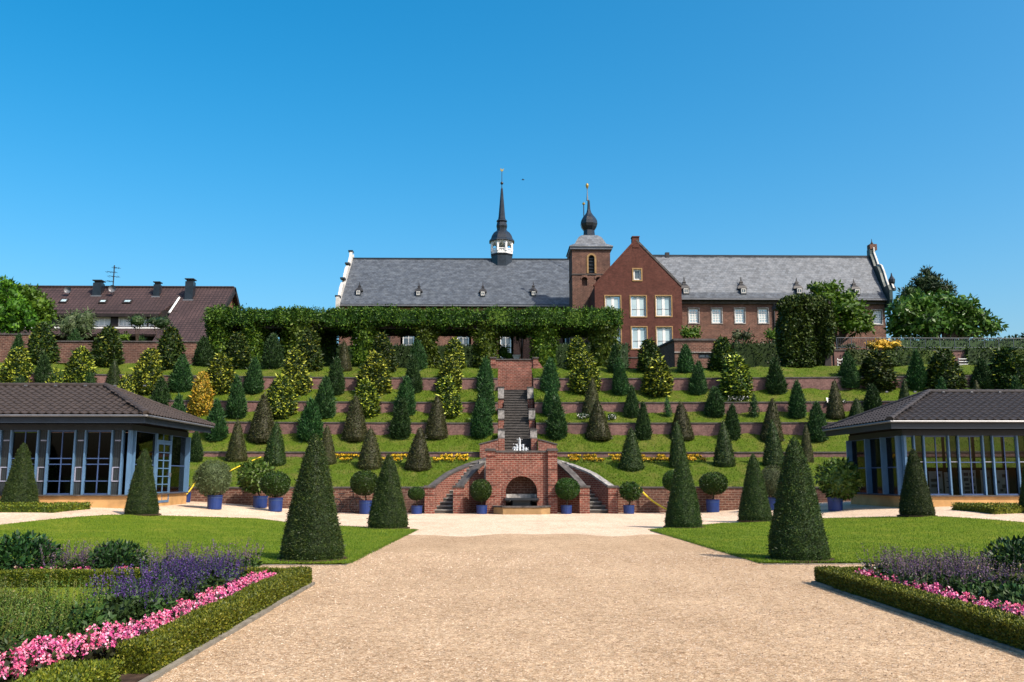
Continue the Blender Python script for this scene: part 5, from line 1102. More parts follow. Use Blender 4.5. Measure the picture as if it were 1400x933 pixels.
    # back wall: glazed on the right pavilion (the slope shows through), solid on the left one
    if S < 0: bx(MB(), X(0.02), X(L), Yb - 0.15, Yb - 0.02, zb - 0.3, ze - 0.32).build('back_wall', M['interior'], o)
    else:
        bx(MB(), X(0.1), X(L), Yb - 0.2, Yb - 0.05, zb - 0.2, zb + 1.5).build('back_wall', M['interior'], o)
        uu = 0.1
        while uu < L - 1: bx(MB(), X(uu), X(uu + 0.1), Yb - 0.16, Yb - 0.08, zb + 1.5, ze - 0.32).build('back_post', M['black'], o); uu += 1.3
        MB().box(min(X(0.2), X(L)), max(X(0.2), X(L)), Yb - 1.2, Yb - 1.16, zb + 1.9, zb + 1.94).build('handrail', M['black'], o)
    # hipped roof: deck, tiles laid in courses, ridge and hip tiles
    xr_ = rx; A = Vector((e0, Yf - ov, ze)); B = Vector((e1, Yf - ov, ze)); C = Vector((e0, Yb + ov, ze)); D = Vector((e1, Yb + ov, ze)); E = Vector((xr_, ry, zr)); G = Vector((e1 - S * abs(xr_ - e0), ry, zr))
    mb = MB().face([A, B, G, E]).face([C, E, G, D]).face([A, E, C]).face([B, D, G]); rf = mb.build('roof', M['tile_brown' if S < 0 else 'tile_grey'], o)
    def tiles(P0, P1, T0, T1, mat):
        ed = (P1 - P0); Lw = ed.length; ed.normalize(); nrm = ed.cross(T0 - P0).normalized();
        if nrm.z < 0: nrm = -nrm
        up = nrm.cross(ed).normalized()
        if up.z < 0: up = -up
        H = (T0 - P0).dot(up); ta, tb = (T0 - P0).dot(ed), (T1 - P0).dot(ed); tw_, th_ = 0.30, 0.33; rows = int(H / th_) + 1
        prof = [(0.0, 0.025), (0.25, 0.002), (0.5, 0.012), (0.78, 0.055), (1.0, 0.025)]; V = []; Q = []
        for r in range(rows):
            h0, h1 = r * th_ - 0.03, min((r + 1) * th_ + 0.02, H); a = ta * max(h0, 0) / H; b = Lw + (tb - Lw) * max(h0, 0) / H
            c = math.floor(a / tw_) * tw_
            while c < b:
                if c + tw_ * 0.6 > a and c + tw_ * 0.4 < b:
                    j = random.uniform(-0.006, 0.006); n0 = len(V); dz = random.uniform(-0.004, 0.004)
                    for q, hh in prof:
                        p = P0 + ed * (c + tw_ * q) + up * (h0 + j) + nrm * (hh + 0.045 + dz); V.append(p); V.append(p - nrm * 0.03); V.append(P0 + ed * (c + tw_ * q) + up * h1 + nrm * (hh + 0.012))
                    for q in range(4):
                        i0, i1 = n0 + q * 3, n0 + q * 3 + 3; Q += [(i0, i1, i1 + 2, i0 + 2), (i0 + 1, i1 + 1, i1, i0)]
                c += tw_
        t_ = link('roof_tiles', np_mesh('roof_tiles', np.array([tuple(v - org(rf)) for v in V]), np.array(Q), M[mat]), rf); stuff(t_)
    tm = 'tile_brown' if S < 0 else 'tile_grey'
    if S < 0: tiles(B, A, G, E, tm)
    else: tiles(A, B, E, G, tm)
    tiles(A, C, E, E, tm)
    # ridge and hip tiles one by one
    me = MB(); secs = []
    for t in (0, 1): secs.append([(0.14 * math.cos(q), t * 0.42 - 0.02, 0.11 * math.sin(q) * (1 if t == 0 else 0.86)) for q in np.linspace(-0.3, math.pi + 0.3, 7)])
    me.sweep(secs); cap = me.mesh('ridge_tile', M[tm]); base = org(rf)
    def capline(p, q):
        d = q - p; n_ = int(d.length / 0.38)
        rot = d.to_track_quat('Y', 'Z').to_euler()
        for t in range(n_): link('ridge_tile', cap, rf, p + d * ((t + 0.0) / n_) + Vector((0, 0, 0.05)) - base, rot)
    capline(E, G); capline(A, E); capline(C, E)
    for t in range(5):                                                  # small pale snow hooks
        p = A + (B - A) * (0.06 + 0.075 * t) + (E - A) * 0.0; q = A.lerp(B, 0.10 + 0.08 * t) + Vector((0, (ry - A.y) * 0.93, (zr - ze) * 0.93 + 0.09))
        MB().box(q.x - 0.05, q.x + 0.05, q.y - 0.05, q.y + 0.02, q.z, q.z + 0.05).build('snow_hook', M['zinc'], o)
    return o
zbL = 0.60; pl = at(200, 567, 32.8)
E_ = at(145, 529, 36.6); pavilion(-1, 33.6, -13.2, 0.58, pl.z, E_.z, E_.x, 36.6, 6.2, 'blue glazed pavilion with brown hipped tile roof at the left', 1.336, 0.30, 0.96, 'tile_brown', 8)
pr_ = at(1217, 575, 33.4); E_ = at(1269, 537.5, 37.2)
pavilion(1, 34.2, pr_.x + 0.78, 0.54, pr_.z, E_.z, E_.x, 37.2, 5.3, 'blue glazed pavilion with grey hipped roof and display boards at the right', 1.30, 0.40, 0.93, 'tile_grey', 8)
# display boards inside the right pavilion
bl = ((1272, 1288, 644.5, 679, 'white board with a few dark photos, left of the display boards in the right pavilion'), (1293, 1302, 646, 679, 'narrow grey board with text lines behind a slim bay, second from the left'),
      (1317, 1333.5, 643, 679, 'white display board covered with eight dark photos in the right pavilion'), (1343, 1354, 643, 679, 'narrow grey display board to the right of the eight photos'), (1361.5, 1378, 643, 679, 'white display board with scattered small pictures, rightmost in the pavilion'))
pics = {0: [(0.55, 0.78, 0.85, 0.90), (0.1, 0.58, 0.6, 0.7), (0.12, 0.36, 0.62, 0.48), (0.65, 0.22, 0.85, 0.3)], 1: [(0.2, 0.75, 0.8, 0.78), (0.2, 0.6, 0.8, 0.63), (0.2, 0.35, 0.8, 0.4)],
        2: [(0.12, 0.78, 0.45, 0.9), (0.55, 0.78, 0.88, 0.9), (0.12, 0.58, 0.45, 0.7), (0.55, 0.52, 0.88, 0.68), (0.2, 0.42, 0.5, 0.5), (0.12, 0.26, 0.5, 0.37), (0.58, 0.28, 0.9, 0.4), (0.15, 0.08, 0.5, 0.2), (0.6, 0.05, 0.9, 0.2)],
        3: [(0.15, 0.68, 0.85, 0.74), (0.2, 0.5, 0.8, 0.52), (0.2, 0.4, 0.8, 0.42)], 4: [(0.55, 0.72, 0.9, 0.84), (0.2, 0.5, 0.35, 0.6), (0.5, 0.32, 0.75, 0.45), (0.35, 0.18, 0.55, 0.28), (0.7, 0.1, 0.85, 0.18)]}
for q, (a, b, t, btm, lab) in enumerate(bl):
    Yd = 34.9; p0, p1 = at(a, btm, Yd), at(b, t, Yd); w_, h_ = p1.x - p0.x, p1.z - p0.z
    d = thing('display_board', lab, 'display board', (p0.x, Yd, p0.z), 'display boards in the right pavilion')
    MB().box(p0.x, p1.x, Yd, Yd + 0.04, p0.z, p1.z).build('panel', M['board'], d); MB().box(p0.x + 0.05, p0.x + 0.1, Yd + 0.045, Yd + 0.09, 0.6, p1.z).box(p1.x - 0.1, p1.x - 0.05, Yd + 0.045, Yd + 0.09, 0.6, p1.z).build('stand', M['black'], d)
    for (u0, v0, u1, v1) in pics[q]: MB().box(p0.x + w_ * u0, p0.x + w_ * u1, Yd - 0.012, Yd - 0.002, p0.z + h_ * v0, p0.z + h_ * v1).build('picture', M['print'], d)
# ------------------------------------------------------------------ clipped and feathery shrubs on the terraces
SH = {}
for v in range(5):
    SH['cone', v] = shrub_mesh('clipped_cone', P_cone, M['yew_brown'], 5200, 0.028, 0.013, 10 + v, amt=0.035, depth=0.08, up=0.35, jit=0.6, k=0.95)
    SH['yew', v] = shrub_mesh('clipped_cone', P_cone, M['yew'], 5200, 0.03, 0.013, 20 + v, amt=0.035, depth=0.08, up=0.35, jit=0.6, k=0.95)
    SH['thuja', v] = shrub_mesh('conifer', P_bullet if v < 3 else P_spire, M['thuja'], 5200, 0.065, 0.017, 30 + v, amt=0.13, depth=0.24, out=0.6, up=0.8, jit=0.5, k=0.82)
    SH['holly', v] = shrub_mesh('variegated_shrub', P_egg, M['holly'], 3400, 0.052, 0.030, 40 + v, amt=0.16, depth=0.26, out=0.7, up=0.25, jit=0.7, k=0.82)
    SH['dark', v] = shrub_mesh('dark_shrub', P_egg, M['holly_dark'], 3400, 0.052, 0.030, 50 + v, amt=0.16, depth=0.26, out=0.7, up=0.25, jit=0.7, k=0.82)
    SH['gold', v] = shrub_mesh('golden_shrub', P_egg, M['gold_leaf'], 3200, 0.05, 0.028, 60 + v, amt=0.12, depth=0.22, out=0.7, up=0.3, jit=0.7, k=0.82)
    SH['thin', v] = shrub_mesh('loose_conifer', P_spire, M['thuja'], 900, 0.09, 0.022, 70 + v, amt=0.2, depth=0.5, out=0.5, up=0.8, jit=0.6, k=0.5)
DESC = dict(cone='bronze clipped yew cone', yew='dark clipped yew cone', thuja='blue-green feathery conifer', holly='yellow-variegated leafy shrub', dark='dark green leafy shrub', gold='bright golden shrub', thin='small sparse conifer')
NAME = dict(cone='topiary_cone', yew='topiary_cone', thuja='conifer', holly='variegated_shrub', dark='leafy_shrub', gold='golden_shrub', thin='young_conifer')
TER = dict(A='lowest bank', B='second terrace', C='third terrace', D='fourth terrace', E='top terrace')
BASE = dict(A=636, B=601, C=569, D=538, E=505)
# row, kind, centre x, top y, base y (None: hidden, use the row's), width -- read off the photograph
S_ = [('E', 'thuja', 19, 456, 497, 20), ('E', 'dark', 54, 442, 498, 36), ('E', 'thuja', 99, 451, 494, 30), ('E', 'dark', 141, 446, 501, 38), ('E', 'thuja', 189, 460, 496, 22), ('E', 'dark', 228, 447, 504, 36), ('E', 'thuja', 276, 461, 501, 24), ('E', 'dark', 322, 454, 504, 35),
      ('E', 'thuja', 371, 456, 505, 28), ('E', 'dark', 420, 452, 507, 34), ('E', 'cone', 470, 466, 507, 19), ('E', 'dark', 522, 456, 509, 34), ('E', 'thuja', 571, 465, 505, 24), ('E', 'holly', 620, 462, 505, 30), ('E', 'holly', 790, 460, 505, 29), ('E', 'thuja', 842, 470, 510, 22),
      ('E', 'dark', 890, 464, 509, 34), ('E', 'thuja', 939, 471, 510, 22), ('E', 'dark', 989, 461, 506, 34),
      ('D', 'holly', 18, 475, 530, 36), ('D', 'thuja', 57, 486, 528, 22), ('D', 'holly', 104, 475, 530, 40), ('D', 'yew', 154, 491, 529, 20), ('D', 'holly', 197, 477, 537, 38), ('D', 'thuja', 246, 486, 535, 28), ('D', 'holly', 296, 484, 537, 36), ('D', 'thuja', 345, 490, 537, 22),
      ('D', 'holly', 403, 477, 540, 37), ('D', 'thuja', 457, 489, 539, 24), ('D', 'holly', 509, 482, 540, 40), ('D', 'thuja', 565, 486, 537, 23), ('D', 'holly', 614, 486, 536, 33), ('D', 'thuja', 664, 490, 536, 22), ('D', 'thuja', 752, 490, 536, 22), ('D', 'holly', 801, 483, 537, 38),
      ('D', 'thuja', 850, 490, 540, 23), ('D', 'holly', 900, 489, 540, 40), ('D', 'thuja', 955, 494, 539, 22), ('D', 'holly', 1008, 485, 542, 41), ('D', 'thuja', 1064, 490, 538, 26), ('D', 'thuja', 1164, 482, 532, 26), ('D', 'dark', 1203, 480, 532, 50), ('D', 'thuja', 1257, 480, 533, 29),
      ('D', 'dark', 1297, 477, 535, 46), ('D', 'thuja', 1346, 490, 533, 30), ('D', 'dark', 1386, 475, 536, 52),
      ('C', 'thuja', 21, 514, None, 24), ('C', 'holly', 69, 506, None, 28), ('C', 'thuja', 116, 510, None, 24), ('C', 'holly', 167, 512, None, 27), ('C', 'thuja', 217, 517, 562, 28), ('C', 'gold', 272, 509, 567, 31), ('C', 'thuja', 322, 514, 571, 27), ('C', 'holly', 381, 514, 570, 37),
      ('C', 'thuja', 441, 516, 571, 26), ('C', 'holly', 500, 519, 569, 36), ('C', 'thuja', 552, 516, 569, 26), ('C', 'holly', 612, 515, 570, 36), ('C', 'thuja', 664, 516, 569, 24), ('C', 'thuja', 754, 519, 568, 23), ('C', 'cone', 809, 517, 568, 25), ('C', 'thuja', 864, 527, 570, 19),
      ('C', 'thin', 914, 541, 570, 13), ('C', 'thuja', 979, 529, 570, 26), ('C', 'thin', 1032, 537, 570, 15), ('C', 'thuja', 1092, 522, 571, 23), ('C', 'cone', 1144, 520, 571, 24), ('C', 'yew', 1174, 544, 575, 24), ('C', 'thuja', 1196, 526, 565, 23), ('C', 'yew', 1239, 519, None, 21),
      ('C', 'thuja', 1291, 517, None, 25), ('C', 'cone', 1339, 519, None, 20), ('C', 'thuja', 1394, 515, None, 26),
      ('B', 'thuja', 240, 541, 600, 25), ('B', 'thuja', 294, 547, 602, 29), ('B', 'cone', 356, 539, 603, 34), ('B', 'thuja', 422, 547, 602, 32), ('B', 'cone', 484, 541, 602, 32), ('B', 'thuja', 546, 545, 600, 29), ('B', 'cone', 596, 541, 599, 29), ('B', 'thuja', 658, 545, 598, 29),
      ('B', 'thuja', 761, 544, 600, 29), ('B', 'cone', 819, 547, 601, 32), ('B', 'thuja', 881, 550, 601, 23), ('B', 'cone', 934, 549, 601, 31), ('B', 'thuja', 1001, 554, 601, 21), ('B', 'cone', 1057, 545, 603, 30), ('B', 'thuja', 1120, 551, 603, 25),
      ('A', 'thuja', 265, 590, 631, 19), ('A', 'cone', 322, 574, 630, 28), ('A', 'yew', 374, 577, 636, 30), ('A', 'cone', 446, 582, 635, 23), ('A', 'cone', 505, 585, 641, 31), ('A', 'cone', 571, 585, 643, 32), ('A', 'yew', 864, 586, 643, 31), ('A', 'yew', 929, 577, 640, 24),
      ('A', 'yew', 992, 576, 638, 29), ('A', 'yew', 1060, 575, 638, 29), ('A', 'cone', 1104, 580, 632, 18)]
ORD = ['', 'nearest', 'second', 'third', 'fourth', 'fifth', 'sixth', 'seventh', 'eighth', 'ninth', 'tenth']
cnt = {}
for row, kind, x, t, b, wpx in sorted(S_, key=lambda q: abs(q[2] - 708)):
    side = 'left' if x < 708 else 'right'; cnt[row, kind, side] = n = cnt.get((row, kind, side), 0) + 1
    lab = '%s on the %s, %s' % (DESC[kind], TER[row], ('%s to the stair on its %s' % (ORD[n], side)) if n == 1 else '%s of its kind %s of the stair' % (ORD[n], side))
    p = hill_pt(x, b or BASE[row]); k = p.y / F; top = at(x, t, p.y).z; h = max(top - p.z, 0.3) * 1.04
    o = link(NAME[kind], SH[kind, random.randrange(5)], None, (p.x, p.y + wpx * k * 0.2, p.z - 0.06), (random.uniform(-0.05, 0.05), random.uniform(-0.05, 0.05), random.uniform(0, 6.28)), (wpx * k / 0.5 * random.uniform(0.97, 1.12), wpx * k / 0.5 * random.uniform(0.97, 1.12), h))
    tag(o, lab, 'shrub' if kind in ('holly', 'dark', 'gold') else ('topiary' if kind in ('cone', 'yew') else 'conifer'), 'shrubs in rows on the terraced hillside')

# dark climbers trained on the right-hand garden wall
for q, (x, t, b, wpx) in enumerate(((1237, 478, 516, 50), (1280, 479, 514, 44), (1348, 477, 520, 50), (1178, 478, 512, 40), (1412, 478, 520, 70))):
    p = at(x, b, 57.8); k = p.y / F; h = at(x, t, 57.8).z - p.z; w_ = wpx * k
    lab = ['dark climber on the right garden wall below the orange bush', 'narrow dark climber on the garden wall between two big shrubs', 'wide dark climber on the right wall beside the white trellis', 'small dark climber on the garden wall beside the ivy-clad block', 'dark climber on the garden wall at the right picture edge'][q]
    v, f, m = box_leaves([(p.x - w_ / 2, p.x + w_ / 2, 57.62, 58.0, p.z, p.z + h)], 120, 0.16, 0.10, 90 + q, out=0.7, up=0.0, ragged=0.10); v = v - np.array([p.x, 57.8, p.z])
    tag(link('wall_climber', np_mesh('wall_climber', v, f, M['ivy']), None, (p.x, 57.8, p.z)), lab, 'climber', 'climbers on the right garden wall')

# ------------------------------------------------------------------ big clipped cones round the lawns
BIG = [shrub_mesh('yew_cone', P_big, M['yew'], 42000, 0.0135, 0.0055, 100 + v, H=1.0, Rr=0.25, amt=0.05, depth=0.11, up=0.3, jit=0.75, k=0.94) for v in range(2)]
cones = [(426, 771, 596, 88, 'large clipped yew cone on the left lawn corner nearest the camera'), (530, 725, 622, 56, 'clipped yew cone on the left lawn tip beside the central path'), (193, 707, 616, 46, 'clipped yew cone standing before the door of the left pavilion'),
         (26, 696, 607, 48, 'clipped yew cone rising from a low hedge bed at the far left'), (935, 724, 622, 53, 'clipped yew cone on the right lawn tip beside the central path'), (1033, 715, 622, 46, 'clipped yew cone on the back edge of the right lawn'),
         (1093, 771, 600, 85, 'large clipped yew cone on the right lawn corner nearest the camera'), (1254, 709, 616, 47, 'clipped yew cone standing before the right pavilion plinth'), (1419, 703, 612, 48, 'clipped yew cone half cut off at the right edge')]
for q, (x, b, t, wpx, lab) in enumerate(cones):
    p = gpt(x, b); k = p.y / F; r = wpx * k / 2; h = at(x, t, p.y + r).z - p.z; p.x = at(x, b, p.y + r * 0.85).x
    o = link('yew_cone', BIG[q % 2], None, (p.x + 0.0, p.y + r * 0.85, float(gz(p.x, p.y + r)) + 0.02), (0, 0, q * 1.3), (r / 0.25, r / 0.25, h)); tag(o, lab, 'topiary', 'clipped yew cones around the lawns')
    rr_ = 0.272; sr = MB().prism([(rr_ * math.cos(t) * (1 + 0.04 * math.sin(5 * t + q)), rr_ * math.sin(t) * (1 + 0.04 * math.sin(3 * t + q))) for t in np.linspace(0, 2 * math.pi, 25)[:-1]], 'z', 0.0, 0.016).build('soil_ring', M['soil'], None); sr.parent = o

# ------------------------------------------------------------------ trees in blue tubs
def pot_mesh(name):
    mb = MB(); mb.lathe([(0.44, 0), (0.47, 0.02), (0.485, 0.5), (0.5, 0.93), (0.525, 0.935), (0.525, 1.0), (0.48, 1.0), (0.47, 0.9), (0.1, 0.88)], 0, 0, 20); return mb.mesh(name, M['pot'], smooth=False)
def crown(name, kind, seed, n=4200, amt=0.10, depth=0.25, L=0.075, W=0.04):
    rng = np.random.default_rng(seed); P, Nn, ph = body(P_ball, 1.0, 0.5, n, rng, amt, depth)
    V, Fq = leaves(P, Nn, L, W, 0.7, 0.1, 0.7, rng); cv, cf = core(P_ball, 0.9, 0.42, 1, ph, amt, 14, 10); cv = cv + np.array([0, 0, 0.05]); V, Fq, mi = join([(cv, cf, 0), (V, Fq, 0)]); return np_mesh(name, V, Fq, M[kind])
POT = pot_mesh('planter'); RIM = MB().lathe([(0.505, 0.80), (0.515, 0.80), (0.515, 0.84), (0.505, 0.84)], 0, 0, 20).mesh('band', M['blue_dark']); SOIL = MB().lathe([(0.01, 0.90), (0.47, 0.90), (0.47, 0.93), (0.01, 0.94)], 0, 0, 14).mesh('soil', M['soil'])
CR = {'ball': crown('crown', 'laurel', 1, 5200, 0.03, 0.12, 0.06, 0.035), 'olive': crown('crown', 'olive', 2, 6000, 0.10, 0.2, 0.075, 0.016), 'lemon': crown('crown', 'walnut', 3, 1500, 0.22, 0.45, 0.14, 0.06), 'bush': crown('crown', 'laurel', 4, 2200, 0.14, 0.3, 0.12, 0.05)}
tubs = [(290, 697, 678, 20, 290, 630, 679, 45, 'olive', 'round olive tree in a blue tub, leftmost before the brick wall'), (353, 695, 679, 19, 349, 632, 672, 44, 'lemon', 'loose citrus tree in a blue tub touching a clipped ball'), (374, 700, 681.5, 19, 376, 645, 679, 38, 'ball', 'clipped laurel ball in a blue tub, left of the nearest big left cone'),
        (499, 701, 683, 18.5, 498, 644, 677, 37, 'ball', 'clipped laurel ball in a blue tub beside the leaning bicycle'), (569, 701, 690, 15, 569, 666, 684, 22, 'ball', 'smallest clipped ball in a low blue tub at the left stair pier'), (658.5, 701, 689.5, 15, 657.5, 656, 685, 28, 'ball', 'clipped ball tree in a blue tub, just left of the fountain niche'),
        (775, 701, 689.5, 15, 776, 654, 683, 32, 'ball', 'clipped ball tree in a blue tub, just right of the fountain niche'), (861, 703, 691.5, 15, 862, 660, 684, 27, 'bush', 'bushy citrus in a low blue tub at the right stair pier'), (977, 701, 684, 18, 976, 646, 676, 37, 'ball', 'flattened laurel ball on a tall stem in a blue tub, between two right cones'),
        (1060, 698, 681, 18, 1058, 637, 682, 34, 'olive', 'grey olive bush in a blue tub half hidden behind the nearest right cone'), (1146, 699, 681, 20, 1148, 630, 682, 52, 'lemon', 'loose citrus tree with pale trunk in a blue tub by the right pavilion'), (52, 691, 672, 13, 55, 631, 664, 32, 'lemon', 'leafy tree in a blue tub before the left pavilion windows'),
        (923, 699, 683, 17, 922, 643, 672, 30, 'ball', 'clipped ball tree hidden behind the cone at the right lawn tip')]
for x, b, t, wpx, cx_, ct, cb, cw, kind, lab in tubs:
    p = gpt(x, b); 
    if p.y > 42.3: p = at(x, b, 41.4); p.z = float(gz(p.x, 41.4))
    k = p.y / F; r = wpx * k / 2; h = (b - t) * k; yy = p.y + r
    o = thing('potted_tree', lab, 'potted tree', (p.x, yy, p.z), 'trees in blue tubs')
    pt = link('planter', POT, o, (0, 0, 0), (0, 0, random.random()), (2 * r, 2 * r, h)); link('band', RIM, pt); link('soil', SOIL, pt)
    c0 = at(cx_, cb, yy); c1 = at(cx_, ct, yy); hc = c1.z - c0.z; dx = c0.x - p.x
    mb = MB(); mb.tube([(p.x, yy, p.z + h * 0.9), (p.x + dx * 0.5 + 0.02, yy, p.z + h + (c0.z - p.z - h) * 0.6), (c0.x, yy, c0.z + hc * 0.4)], [0.045, 0.035, 0.02], 7)
    for a in range(4):
        q = a * 1.6 + 0.3; mb.tube([(c0.x, yy, c0.z + 0.02), (c0.x + math.cos(q) * cw * k * 0.25, yy + math.sin(q) * cw * k * 0.25, c0.z + hc * 0.5)], [0.018, 0.008], 5)
    mb.build('trunk', M['stone_pale'] if 'pale trunk' in lab else M['bark'], o)
    link('crown', CR[kind], o, (dx, 0, c0.z - p.z), (0, 0, random.uniform(0, 6)), (cw * k, cw * k, hc))
p = gpt(255, 687); eb = thing('planter', 'small empty blue tub at the rear corner of the left pavilion', 'planter', (p.x, p.y, p.z)); k = p.y / F; pt = link('tub', POT, eb, (0, 0, 0), (0, 0, 0), (10 * k, 10 * k, 13 * k)); link('soil', SOIL, pt)

# ------------------------------------------------------------------ pergola and its climbers
YP = 58.6; kp = YP / F; z0 = ZT['b4']; zT = zpx(424, YP, 560); zU = zpx(449, YP, 560)
pg = thing('pergola', 'long dark timber pergola smothered in climbers above the terraces', 'pergola', (at(565, 500, YP).x, YP, z0))
xa, xb = at(283, 440, YP).x, at(846, 440, YP).x
posts = [(300, 'leftmost'), (345, 'second'), (412, 'third'), (499, 'fourth'), (583, 'fifth'), (664, 'sixth'), (743, 'seventh'), (826, 'rightmost')]
for dy in (0, 3.0):
    MB().box(xa, xb, YP + dy - 0.1, YP + dy + 0.1, zU - 0.05, zU + 0.28).build('beam', M['dark_wood'], pg)
    for px, _ in posts:
        X_ = at(px, 470, YP).x; MB().box(X_ - 0.22, X_ + 0.22, YP + dy - 0.22, YP + dy + 0.22, z0 - 0.3, zU - 0.052).build('post', M['brick_old'], pg)
x = xa + 0.2
while x < xb: MB().box(x - 0.05, x + 0.05, YP - 0.6, YP + 3.6, zU + 0.285, zU + 0.45).build('rafter', M['dark_wood'], pg); x += 0.75
def mass(name, lab, cat, boxes, dens, L, W, mat, seed, group=None, **kw):
    v, f, m = box_leaves(boxes, dens, L, W, seed, **kw); b = boxes[0]; c = np.array([(b[0] + b[1]) / 2, (b[2] + b[3]) / 2, b[4]])
    return tag(link(name, np_mesh(name, v - c, f, M[mat]), None, tuple(c)), lab, cat, group)
cb_ = []; x = xa + 0.12; rc = random.Random(5)
while x < xb - 0.1:
    w_ = rc.uniform(0.7, 1.7); cb_.append((x, min(x + w_ + 0.25, xb + 0.05), YP - 0.62 - rc.uniform(0, 0.22), YP + 3.5, zU + rc.uniform(0.02, 0.30), zT - 0.10 + rc.uniform(-0.08, 0.07))); x += w_
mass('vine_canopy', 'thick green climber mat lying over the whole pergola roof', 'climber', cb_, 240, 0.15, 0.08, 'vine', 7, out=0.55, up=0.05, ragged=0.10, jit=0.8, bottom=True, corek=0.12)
rv = np.random.default_rng(11)
wpx_ = [34, 30, 50, 37, 34, 38, 38, 42]
for q, (px, od) in enumerate(posts):
    X_ = at(px, 470, YP).x; w_ = wpx_[q] * kp / 2; parts = []
    n = 2600; t = rv.uniform(0, 1, n); a = rv.uniform(0, 2 * np.pi, n); rr = w_ * (0.66 + 0.42 * t ** 1.6 + 0.28 * (1 - t) ** 3) * lump(a, t * 2, q, 0.22) * (1 - 0.3 * rv.uniform(0, 1, n) ** 2)
    P = np.stack([rr * np.cos(a), rr * np.sin(a) * 0.8, t * (zU + 0.45 - z0)], 1); Nn = np.stack([np.cos(a), np.sin(a), 0 * a], 1)
    V, Fq = leaves(P, Nn, 0.21, 0.11, 0.6, -0.25, 0.7, rv)
    cv, cf = core(lambda t: 0.62 + 0 * t, zU + 0.3 - z0, w_, 1, q, 0.15, 10, 8); V, Fq, mi = join([(cv * np.array([1, 0.8, 1]), cf, 0), (V, Fq, 0)])
    lab = '%s climber-wrapped pergola post%s' % (od, ' counted from the left' if od not in ('leftmost', 'rightmost') else (' beside the tiled house' if od == 'leftmost' else ' in front of the gabled house'))
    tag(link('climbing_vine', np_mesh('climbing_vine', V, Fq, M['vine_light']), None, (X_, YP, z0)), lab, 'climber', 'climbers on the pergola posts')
mass('pergola_curtain', 'dense curtain of climbers closing the left end of the pergola', 'climber', [(xa - 0.1, at(368, 470, YP).x, YP + 0.5, YP + 1.3, z0, zU + 0.4), (at(368, 470, YP).x, at(449, 470, YP).x, YP + 2.4, YP + 3.4, z0, zU + 0.4)], 110, 0.2, 0.11, 'vine', 8, ragged=0.15, out=0.6, up=-0.1)
Xh0, Xh1 = at(375, 480, 64).x, at(860, 480, 64).x
mass('clipped_hedge', 'dark clipped hedge standing behind the pergola', 'hedge', [(Xh0, at(668, 480, 64).x, 64, 65.2, z0, zpx(472, 64, 560))], 60, 0.16, 0.08, 'tree_dark', 9, ragged=0.05)
mass('clipped_hedge', 'short dark hedge behind the right end of the pergola', 'hedge', [(at(757, 480, 64).x, Xh1, 64, 65.2, z0, zpx(470, 64, 800))], 60, 0.16, 0.08, 'tree_dark', 10, ragged=0.05)
mass('clipped_hedge', 'dark leafy backdrop added behind the railing on the right garden wall', 'hedge', [(at(1222, 470, 61).x, at(1520, 470, 61).x, 61, 62.2, z0, zpx(464.5, 61, 1300))], 70, 0.17, 0.08, 'tree_dark', 13, ragged=0.10)  # dark backdrop added for the shaded lower parts of the trees
mass('clipped_hedge', 'green hedge right of the flat annexe below the long wing', 'hedge', [(at(1003, 480, 62).x, at(1068, 480, 62).x, 62, 63.4, z0, zpx(468.5, 62, 1030))], 90, 0.18, 0.09, 'laurel', 12, ragged=0.12)
# ivy-clad end block of the second pergola
YI = 56.2; ki = YI / F; XI0, XI1 = at(1070, 470, YI).x, at(1142, 470, YI).x; zi0, zi1 = tz(XI0, YI) - 0.3, zpx(404, YI, 1105)
iv = thing('ivy_block', 'tall dark ivy-clad pergola end with sloping stone foot on the right', 'pergola', ((XI0 + XI1) / 2, YI, zi0))
for fx in (0.12, 0.5, 0.88): X_ = XI0 + (XI1 - XI0) * fx; MB().box(X_ - 0.2, X_ + 0.2, YI + 0.3, YI + 0.7, zi0, zi1 - 0.6).build('post', M['dark_wood'], iv)
MB().box(XI0 + 0.1, XI1 - 0.1, YI + 0.2, YI + 2.2, zi1 - 0.6, zi1 - 0.35).build('beam', M['dark_wood'], iv)
a, b = at(1112, 545, 54.3), at(1134, 519, 54.3)
MB().prism([(a.x, a.z - 0.4), (b.x, a.z - 0.4), (b.x, b.z + 0.1), (b.x - 0.25, b.z + 0.1), (a.x, a.z + 0.55)], 'y', 54.2, 56.2).build('stone_foot', M['stone_dark'], iv)
MB().box(b.x + 0.003, b.x + 0.06, 54.15, 56.2, a.z - 0.3, b.z + 0.14).build('stone_edge', M['stone_pale'], iv)
rng = np.random.default_rng(77); parts = []
def patch(c, rad, n, L=0.19, W=0.12):
    P, Nn = blob_points(np.array(c), rad, n, rng); V, Fq = leaves(P, Nn, L, W, 0.7, -0.1, 0.6, rng); parts.append((V, Fq, 0))
    cv, cf = core(P_ball, 2 * rad[2] * 0.8, rad[0] * 0.8, 1, 1.0, 0.1, 10, 8); parts.append((cv * np.array([1, rad[1] / rad[0], 1]) + np.array(c) - np.array([0, 0, rad[2] * 0.8]), cf, 0))
W_ = XI1 - XI0; H_ = zi1 - zi0; xc = -W_ / 2
